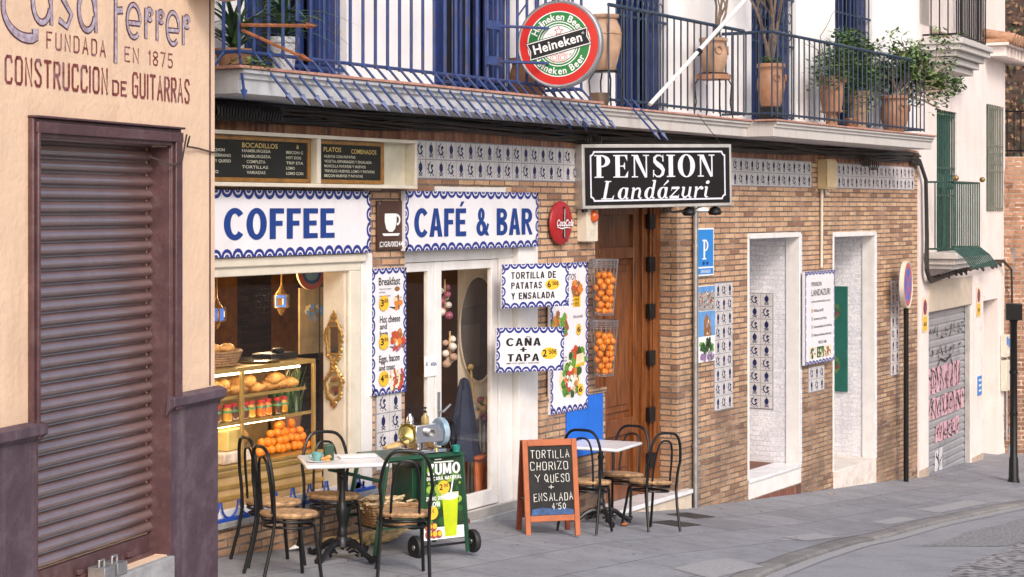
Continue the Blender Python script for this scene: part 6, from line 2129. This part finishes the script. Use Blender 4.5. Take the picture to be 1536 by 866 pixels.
for x in (-.20, .30):
    b = MB(CM @ MT(x, 0, .088, 0) @ Matrix.Rotation(R(90), 4, 'Y'))
    b.lathe([(.052, -.02), (.082, -.022), (.088, -.012), (.088, .012), (.082, .022), (.052, .02)], n=26)
    wt = b.build('wheel', M_RUBBER, t)
    b = MB(CM @ MT(x, 0, .088, 0) @ Matrix.Rotation(R(90), 4, 'Y'))
    b.lathe([(.0, -.024), (.018, -.024), (.02, -.015), (.051, -.012), (.051, .012), (.02, .015), (.018, .024), (0, .024)], n=20)
    b.build('hub', M_STEEL, wt)
# poster: trapezoid printed panel on the front
TP = CM @ MT(0, -.035, 0) @ Matrix.Rotation(R(-2.5), 4, 'X')
b = MB(TP)
b.prism([(-.155, .13), (.205, .13), (.185, .72), (-.115, .72)], 0, .012)
ps = b.build('poster', [mat('poster deep green', (.012,.04,.012), .35, var=.5, scale=9)], t)
b = MB(TP)
for i in range(46):
    x, z = rnd.uniform(-.10, .18), rnd.uniform(.25, .70)
    r = rnd.uniform(.008, .035)
    b.poly(ell(x, z, r, r*rnd.uniform(.8, 1.5), 9), -.001-.00005*i, rnd.choice([0, 0, 1, 1, 2]))
b.poly([(-.15, .135), (.203, .135), (.199, .225), (-.147, .225)], -.0036, 4)
b.poly([(.035, .15), (.135, .15), (.155, .44), (.015, .44)], -.004, 3); b.poly(ell(.085, .44, .07, .022, 20), -.0042, 4)
b.poly([(.012, .43), (.158, .43), (.16, .475), (.01, .475)], -.0041, 5)
b.ribbon([(.085, .44), (.12, .60)], .012, -.0046, 4)
for k in range(5): b.poly(ell(-.11+.045*(k % 3), .175+.055*(k//3), .032, .032, 12), -.0050-.0002*k, 6); 
for k in range(5): b.poly(ell(-.10+.045*(k % 3), .180+.055*(k//3), .020, .020, 12), -.0062-.0002*k, 7)
for cx, cz, tt in ((.03, .515, ('2', '50€')), (-.075, .335, ('5', '€'))):
    b.poly(ell(cx, cz, .052, .05, 22), -.0052, 7); b.text(tt[0], cx-.038, cx-.008, cz-.02, .045, -.0058, 8, .03); b.text(tt[1], cx, cx+(.04 if len(tt[1]) > 1 else .018), cz+.0, .026, -.006, 8, .02)
heavy(b, 'ZUMO', -.105, .175, .612, .082, -.007, 4, .25, .10)
heavy(b, 'DE CAÑA NATURAL', -.115, .185, .572, .026, -.007, 4, .22, .16)
heavy(b, 'ZUMO DE CAÑA', -.125, .115, .425, .028, -.007, 4, .23, .16)
heavy(b, 'RON', -.105, -.01, .378, .036, -.007, 4, .23, .12)
b.ribbon([(-.05, .703), (.12, .703)], .008, -.0052, 4)
b.build('poster_print', [mat('poster leaf', (.08,.22,.02), .4), mat('poster leaf dark', (.02,.09,.02), .4), mat('poster lime', (.25,.40,.04), .4), mat('juice green', (.45,.55,.01), .35), M_WHITE, mat('clear cup rim', (.5,.55,.4), .3), mat('cane red', (.30,.06,.05), .5), M_YEL, M_BLACK], ps, smooth=False)
# the press on top
PM = CM @ MT(-.05, .14, .768) @ Matrix.Scale(.82, 4)
t = thing('cane_press', 'chrome cane press with yellow tinted steel bowl and blue wheel guard on the green cart', 'press', PM)
b = MB(PM)
b.prism([(-.17, .10), (.13, .10), (.13, .20), (.08, .26), (-.16, .26)], -.14, .14)
b.box(-.17, .16, -.15, .15, .0, .035); b.box(-.12, -.08, -.1, .1, .035, .1); b.box(.05, .09, -.1, .1, .035, .1)
b.build('housing', M_CHROME, t, bevel=.006)
b = MB(PM @ MT(-.02, -.145, .19) @ Matrix.Rotation(R(90), 4, 'X')); b.lathe([(.04, 0), (.04, .05), (.03, .05), (.03, .005), (0, .005)], n=18)
b.build('feed_tube', M_STEEL, t)
b = MB(PM @ MT(-.235, -.05, .16) @ Matrix.Rotation(R(68), 4, 'X')); b.lathe([(.0, 0), (.05, .01), (.085, .04), (.10, .08), (.095, .08), (.08, .045), (.0, .02)], n=26)
b.build('bowl', mat('yellow tinted steel bowl', (.34,.27,.10), .22, .85, var=.25), t)  # mirror-like steel; the yellow it reflects is put into its base colour
b = MB(PM); b.prism([(-.45, .06), (-.22, .095), (-.22, .135), (-.45, .085)], -.12, -.03)
b.build('spout', M_CANE, t, bevel=.006)
b = MB(PM @ MT(.155, 0, .17) @ Matrix.Rotation(R(90), 4, 'Y')); b.lathe([(.0, 0), (.125, 0), (.13, .012), (.13, .05), (.12, .06), (0, .06)], n=30)
b.build('wheel_guard', mat('pale blue guard', (.22,.34,.44), .35, var=.3, scale=14, stain=(.5,.5,.5), samt=.7, sscale=9), t)
b = MB(PM); b.tube([(.26, .15*math.cos(2*PI*k/26), .14+.15*math.sin(2*PI*k/26)) for k in range(26)], .011, 7, closed=True)
for k in range(3): b.tube([(.26, 0, .14), (.26, .15*math.cos(2*PI*k/3), .14+.15*math.sin(2*PI*k/3))], .008, 6)
b.tube([(.2, 0, .14), (.27, 0, .14)], .016, 8)
b.build('handwheel', M_IRON, t)
b = MB(PM); b.tube([(.02, -.15, .06), (.02, -.19, .05), (.02, -.195, .02)], .012, 8); b.box(-.01, .05, -.2, -.185, .05, .062)
b.build('tap', mat('brass tap', (.6,.4,.12), .25, 1), t)
for x, m, l in ((-.13, M_CHROME, 'steel soap pump bottle standing on the cane press'), (.03, mat('clear amber bottle', (.3,.22,.08), .15), 'amber soap pump bottle standing on the cane press')):
    M = PM @ MT(x, .02, .262)
    t = thing('pump_bottle', l, 'bottle', M)
    b = MB(M); b.lathe([(.0, 0), (.034, .0), (.036, .01), (.034, .05), (.014, .075), (.012, .09)], n=16)
    b.build('bottle_body', m, t)
    b = MB(M); b.lathe([(.016, .09), (.016, .105), (.005, .106), (.005, .125), (.014, .127), (.014, .14), (0, .142)], n=12); b.tube([(0, 0, .134), (-.04, 0, .130)], .005, 6)
    b.build('pump', M_IRON, t)
M = CM @ MT(.15, -.0, .767)
b = MB(M); b.lathe([(.025, 0), (.032, .05), (.03, .05), (.022, .004), (0, .004)], n=16)
tag(b.build('green_cup', mat('teal plastic', (.02,.22,.18), .3), None, at=M), 'small teal plastic cup at the edge of the green cart', 'cup')
# basket on the lower shelf
M = CM @ MT(-.34, .16, .252)
t = thing('wicker_basket', 'wicker basket of pale twisted cane fibre on the lower shelf of the cart', 'basket', M)
b = MB(M)
for k in range(8):
    f_ = 1+.03*k
    b.tube([(.17*f_*max(-1, min(1, 1.25*math.cos(a*PI/14))), .13*f_*max(-1, min(1, 1.25*math.sin(a*PI/14))), .01+.021*k+.004*(a % 2)) for a in range(28)], .0125, 6, closed=True)
b.box(-.17, .17, -.13, .13, 0, .012)
b.build('wicker', M_WICK, t)
b = MB(M)
for k in range(14):
    x, y = rnd.uniform(-.16, .16), rnd.uniform(-.1, .1)
    b.tube([(x+rnd.uniform(-.08, .08)+.03*i-.06, y+rnd.uniform(-.04, .04), .14+.03*math.sin(i*.9+k)+.02*(k % 3)) for i in range(6)], .010, 6)
b.build('cane_fibre', mat('pale cane fibre', (.55,.42,.26), .8, var=.3, scale=30), t)
# squeezed stalks on the pavement
b = MB()
pts = [(-.2+.4*i/7, .010*math.sin(i), .012*abs(math.sin(i*.8))) for i in range(8)]
b.tube(pts, [.012, .02, .018, .022, .018, .021, .016, .006], 6)
cs = tag(b.build('cane_stalk', M_CANE), 'squeezed yellow cane stalk lying on the pavement by the brick wall behind the cart', 'cane stalk', 'cane stalks on the pavement')
for i in range(22):
    x = -1.55+rnd.uniform(-.42, .45); y = -.17+rnd.uniform(-.10, .09)
    put(cs, i == 0, MT(x, y, gz(x, y)+.018+.012*(i//6), rnd.uniform(-25, 25)) @ Matrix.Scale(rnd.uniform(.7, 1.25), 4))
# litter and covers
b = MB(); 
vs = [(.05*math.cos(i*PI/5)*rnd.uniform(.6, 1.2), .04*math.sin(i*PI/5)*rnd.uniform(.6, 1.2), rnd.uniform(.0, .03)) for i in range(10)]
b.add(vs+[(0, 0, .045)], [(i, (i+1) % 10, 10) for i in range(10)])
M = MT(-2.52, -.12, gz(-2.52, -.12)+.002)
tag(b.build('paper_napkin', M_WHITE, None, smooth=False), 'crumpled white napkin on the pavement under the display window', 'napkin').matrix_world = M
b = MB(); b.ball((0, 0, .02), .03, 9, 6, 0, (1.4, 1, .7), .1)
tag(b.build('wooden_wedge', mat('brown wedge', (.25,.10,.05), .7)), 'brown wooden wedge pushed under the foot of the cafe table', 'wedge').matrix_world = MT(-2.45, -.76, gz(-2.45, -.76))
b = MB(); b.ball((0, 0, .02), .03, 9, 6, 0, (1.6, 1, .6), .1)
tag(b.build('wooden_wedge', mat('orange brown wedge', (.35,.12,.04), .7)), 'orange brown wedge beside the foot of the bare marble table', 'wedge').matrix_world = MT(1.62, -.66, gz(1.62, -.66))
for x, y, l in ((2.5, -.74, 'flat iron drain cover in the pavement nearest the chairs'), (3.5, -.42, 'flat iron drain cover in the pavement by the downpipe')):
    sl_ = -math.atan(-.105)
    b = MB(); b.box(-.22, .22, -.16, .16, 0, .006)
    for k in range(7): b.box(-.19+.06*k, -.16+.06*k, -.13, .13, .006, .009)
    tag(b.build('drain_cover', mat('drain iron', (.05,.045,.045), .7, var=.3)), l, 'drain cover').matrix_world = MT(x, y, gz(x, y)+.002) @ Matrix.Rotation(R(6), 4, 'Y') @ Matrix.Rotation(R(2.9), 4, 'X')
b = MB()
for i in range(150):
    x = rnd.uniform(-3, 13); y = -abs(rnd.gauss(0, .35))-.03
    if rnd.random() < .3: x, y = rnd.uniform(-1, 10), rnd.uniform(-1.9, -.2)
    z = gz(x, y)+.003
    s_ = rnd.uniform(.006, .022); a = rnd.uniform(0, 6)
    b.add([(x+s_*math.cos(a), y+s_*math.sin(a), z), (x-s_*.5*math.sin(a), y+s_*.5*math.cos(a), z+.006), (x-s_*math.cos(a), y-s_*math.sin(a), z+.002), (x+s_*.4*math.sin(a), y-s_*.4*math.cos(a), z)], [(0,1,2,3)], rnd.choice([0, 0, 0, 1]))
kind(b.build('litter', [M_DRY, M_CANE, M_WHITE], None, smooth=False), 'stuff')

# ------------------------------------------------------------------ plants and pots on the balcony
FLZ = 3.53
def pot_prof(h_, r, style):
    if style == 'jar': return [(.55*r, 0), (.66*r, .04*h_), (.95*r, .42*h_), (1.0*r, .60*h_), (.92*r, .78*h_), (.74*r, .88*h_), (.74*r, .93*h_), (.84*r, .96*h_), (.84*r, h_), (.70*r, h_), (.66*r, .9*h_)]
    if style == 'urn': return [(.62*r, 0), (.72*r, .05*h_), (.98*r, .45*h_), (.97*r, .62*h_), (.82*r, .82*h_), (.85*r, .88*h_), (1.0*r, .92*h_), (1.0*r, h_), (.86*r, h_), (.78*r, .85*h_)]
    return [(.66*r, 0), (.90*r, .82*h_), (1.0*r, .83*h_), (1.0*r, h_), (.88*r, h_), (.84*r, .85*h_)]
def potted(name, label, cat, x, y, z, h_, r, style='pot', m=None):
    M = MT(x, y, z)
    t = thing(name, label, cat, M)
    b = MB(M); b.lathe(pot_prof(h_, r, style), n=26)
    p = b.build('pot', m or M_CLAY, t, ang=50)
    if style == 'jar':
        b = MB(M)
        b.tube([((r*.985)*math.cos(2*PI*k/30), (r*.985)*math.sin(2*PI*k/30), h_*.66+.004*math.sin(k*2)) for k in range(30)], .009, 6, closed=True)
        b.build('rope_band', m or M_CLAY, p)
    if style == 'urn':
        b = MB(M)
        for a0 in (-2.3, -1.1):
            b.tube([(r*1.0*math.cos(a0)+.035*math.cos(k*PI/6)*-math.sin(a0), r*1.02*math.sin(a0)+.035*math.cos(k*PI/6)*math.cos(a0), h_*.66+.04*math.sin(k*PI/6)) for k in range(12)], .009, 6, closed=True)
        b.build('handle', m or M_CLAY, p)
    b = MB(M); b.poly([], 0) if False else b.lathe([(0, h_*.93), (r*.84, h_*.93), (r*.84, h_*.931)], n=16)
    b.build('soil', M_BROWN, t)
    return t, M
def stand(name, label, x, y, z, h_, r, plate=False):
    M = MT(x, y, z)
    t = thing(name, label, 'plant stand', M)
    b = MB(M)
    b.tube([(r*math.cos(2*PI*k/20), r*math.sin(2*PI*k/20), h_) for k in range(20)], .008, 6, closed=True)
    for k in range(4):
        a = PI/4+PI/2*k
        b.tube([(r*.9*math.cos(a), r*.9*math.sin(a), h_), (r*1.35*math.cos(a), r*1.35*math.sin(a), h_*.75), (r*1.25*math.cos(a), r*1.25*math.sin(a), h_*.35), (r*1.45*math.cos(a), r*1.45*math.sin(a), 0)], .008, 6)
    b.build('iron_frame', M_IRON, t)
    if plate:
        b = MB(M); b.lathe([(0, h_-.06), (r*1.2, h_-.06), (r*1.25, h_-.01), (r*1.15, h_-.01), (0, h_-.04)], n=22)
        b.build('saucer', M_CLAY, t)
    else:
        b = MB(M); b.lathe([(0, h_-.01), (r*.8, h_-.01), (r*.8, h_)], n=14)
        b.build('plate', M_IRON, t)
def leaves(b, pts, s0, mis, flat=.6):
    for p in pts:
        a, t_ = rnd.uniform(0, 2*PI), rnd.uniform(-flat, flat)
        s_ = s0*rnd.uniform(.6, 1.3)
        u = Vector((math.cos(a), math.sin(a), t_)).normalized()
        v = u.cross(Vector((rnd.uniform(-.4, .4), rnd.uniform(-.4, .4), 1))).normalized()
        p = Vector(p)
        w_ = u.cross(v)
        b.add([p-u*s_, p-v*s_*.45+w_*s_*.12, p+u*s_, p+v*s_*.45+w_*s_*.12], [(0,1,2,3)], rnd.choice(mis))
def twig(b, p, d, L, r, depth, tips, up=.15, mi=0):
    p = Vector(p); d = Vector(d).normalized()
    pts, rs = [p], [r]
    n = 5
    for i in range(n):
        d = (d+Vector((rnd.uniform(-.3, .3), rnd.uniform(-.25, .25), rnd.uniform(-.2, .3)+up*.3))).normalized()
        p = p+d*L/n
        pts.append(p); rs.append(r*(1-.5*(i+1)/n))
        if depth > 0 and i >= 1 and rnd.random() < .65:
            s_ = Vector((rnd.uniform(-1, 1), rnd.uniform(-1, 1), rnd.uniform(-.3, .8)))
            twig(b, p, d*.6+s_*.8, L*rnd.uniform(.45, .75), r*.55, depth-1, tips, up, mi)
    b.tube(pts, rs, 5, mi)
    tips.append((p, d))
t, M = potted('clay_jar', 'tall clay jar with rope band on an iron stand beside the beer sign', 'jar', 2.08, -.22, FLZ+.36, .53, .15, 'jar', M_CLAYP)
stand('plant_stand', 'black iron stand under the tall empty clay jar', 2.08, -.22, FLZ+.02, .34, .12)
t, M = potted('clay_jar', 'squat clay jar half hidden behind the round beer sign', 'jar', .62, -.24, FLZ+.02, .36, .17, 'urn')
b = MB(MT(1.92, -.24, FLZ+.02)); b.lathe([(.08, 0), (.085, .005), (.085, .13), (.08, .13), (.078, .02), (0, .02)], n=20)
tag(b.build('tin_can', mat('rusty tin', (.12,.085,.06), .5, .5, var=.4, scale=20), None, at=MT(1.92, -.24, FLZ+.02)), 'dark rusty tin can on the balcony floor by the leaning pole', 'can')
t, M = potted('potted_shrub', 'bare branched shrub in a pale clay pot on the iron stand with a saucer', 'plant', 4.42, -.24, FLZ+.47, .38, .15, 'urn', M_CLAYP)
b = MB(); tips = []
for k in range(5): twig(b, (4.42+rnd.uniform(-.05, .05), -.24, FLZ+.82), (rnd.uniform(-.4, .6), rnd.uniform(-.3, .2), 1), rnd.uniform(.7, 1.2), .016, 2, tips)
b.build('branches', M_TWIG, t)
stand('plant_stand', 'black iron stand with a clay saucer under the bare branched shrub', 4.42, -.24, FLZ+.02, .46, .15, True)
t, M = potted('potted_tree', 'large clay urn with ring handles holding a twisted bare vine trunk and green moss', 'plant', 5.66, -.36, FLZ+.19, .47, .155, 'urn')
b = MB(); tips = []
for k in range(4): twig(b, (5.66+rnd.uniform(-.06, .06), -.36, FLZ+.62), (rnd.uniform(-.15, .15), rnd.uniform(-.1, .1), 1), rnd.uniform(.9, 1.4), .02, 2, tips, .3)
for k in range(3): twig(b, (5.66, -.36, FLZ+1.2), (rnd.uniform(-1, 1), rnd.uniform(-.4, .1), .3), .7, .01, 2, tips, .1)
b.build('branches', M_TWIG, t)
b = MB(); leaves(b, [(5.66+.13*math.cos(k)*rnd.random()**.5, -.36+.13*math.sin(k)*rnd.random()**.5, FLZ+.66+rnd.uniform(0, .08)) for k in range(220)], .022, [0, 1, 1])
b.build('moss', [M_LEAFD, M_LEAF], t, smooth=False)
b = MB(MT(5.66, -.36, FLZ+.02)); b.box(-.1, .1, -.1, .1, 0, .168)
tag(b.build('pot_block', M_CAST, None, at=MT(5.66, -.36, FLZ+.02), bevel=.006), 'dark block under the large clay urn on the balcony', 'block')
t, M = potted('potted_plant', 'bushy trailing green plant spilling from a wide clay pot on the balcony', 'plant', 7.62, -.30, FLZ+.24, .40, .175, 'pot')
b = MB()
pts = []
for (cx, cz, rx, rz, n) in ((7.65, 4.30, .28, .22, 420), (8.05, 4.52, .36, .26, 700), (8.45, 4.35, .30, .34, 620), (8.35, 4.05, .26, .30, 360), (7.25, 4.18, .18, .22, 160), (8.75, 4.15, .16, .25, 120)):
    for _ in range(n):
        a, q = rnd.uniform(0, 2*PI), rnd.random()**.5
        pts.append((cx+rx*q*math.cos(a), -.30+rnd.uniform(-.24, .14), cz+rz*q*math.sin(a)))
leaves(b, pts, .042, [0, 1, 1, 2])
b.build('foliage', [M_LEAFD, M_LEAF, M_LEAFL], t, smooth=False)
b = MB(); tips = []
for k in range(9): twig(b, (7.7, -.3, FLZ+.62), (rnd.uniform(-.2, 1), rnd.uniform(-.2, .2), .5), rnd.uniform(.3, .6), .008, 1, tips)
b.build('stem', M_TWIG, t)
b = MB(MT(7.62, -.30, FLZ+.02)); b.lathe([(.16, 0), (.16, .02), (.07, .04), (.07, .18), (.15, .20), (.15, .215)], n=18)
tag(b.build('pot_pedestal', M_CLAY, None, at=MT(7.62, -.30, FLZ+.02)), 'small clay pedestal under the wide pot of the bushy plant', 'pedestal')
t, M = potted('clay_pot', 'tall narrow tan clay pot under the trailing greenery', 'pot', 8.42, -.34, FLZ+.05, .46, .13, 'pot', M_CLAYP)
t, M = potted('clay_pot', 'small reddish clay pot on the balcony edge beneath the bushy plant', 'pot', 7.78, -.50, FLZ+.02, .13, .09, 'pot')
t, M = potted('potted_succulent', 'sprawling jade succulent in a round clay pot at the far end of the balcony', 'plant', 9.76, -.32, FLZ+.06, .46, .19, 'urn')
b = MB(); tips = []
for k in range(10): twig(b, (9.78+rnd.uniform(-.1, .1), -.34, FLZ+.48), (rnd.uniform(-.6, .9), rnd.uniform(-.5, .15), rnd.uniform(.05, .7)), rnd.uniform(.3, .55), .022, 2, tips)
for k in range(7): twig(b, (10.05, -.5, FLZ+.5+.05*k), (1, rnd.uniform(-.7, -.2), rnd.uniform(-.8, .1)), rnd.uniform(.35, .6), .020, 2, tips, 0)
b.build('branches', mat('succulent bark', (.30,.24,.17), .8, var=.3, scale=20), t)
b = MB()
for (p, d) in tips:
    for _ in range(24):
        leaves(b, [p+Vector((rnd.uniform(-.11, .11), rnd.uniform(-.1, .1), rnd.uniform(-.1, .1)))], .043, [0, 1, 1, 2], .9)
b.build('foliage', [M_LEAFD, mat('jade leaf', (.14,.22,.08), .35, var=.4, scale=9), M_LEAFL], t, smooth=False)
# aloes at the near corner
def aloe(name, label, x, y, z, h_, r, m, n, L):
    t, M = potted(name, label, 'plant', x, y, z, h_, r, 'pot', m)
    b = MB()
    for k in range(n):
        a = k*2.4
        e = rnd.uniform(.15, 1.2)
        blade(b, (x, y, z+h_*.9+.22*(k/n)), (math.cos(a), math.sin(a)*.8, e), L*rnd.uniform(.7, 1.2), .026, rnd.choice([0, 0, 1]), rnd.uniform(.1, .7), 7)
    b.build('foliage', [mat('aloe grey green', (.06,.12,.07), .4, var=.35), M_LEAF], t)
    return t
aloe('potted_aloe', 'large spiky aloe in a clay pot at the rusty corner of the blue railing', -3.38, -.26, FLZ+.02, .15, .14, M_CLAY, 46, .60)
aloe('potted_aloe', 'smaller arching aloe in a blue patterned white pot near the rusty corner', -2.86, -.28, FLZ+.05, .24, .11, mat('blue patterned glaze', (.6,.62,.66), .3, var=.05, stain=(.03,.05,.22), samt=1, sscale=22), 34, .52)
t = thing('succulent_mat', 'low trailing green succulents on the chipped near corner of the balcony slab', 'plant', MT(-3.6, -.5, FLZ))
b = MB(); leaves(b, [(-3.64+rnd.uniform(-.12, .22), -.58+rnd.uniform(-.1, .08), FLZ+.03+rnd.uniform(-.03, .06)) for _ in range(170)], .02, [0, 1, 1])
b.build('foliage', [M_LEAF, M_LEAFL], t, smooth=False)
b = MB(); b.box(-3.70, -3.45, -.62, -.45, FLZ+.0225, FLZ+.035)
b.build('soil', M_BROWN, t)
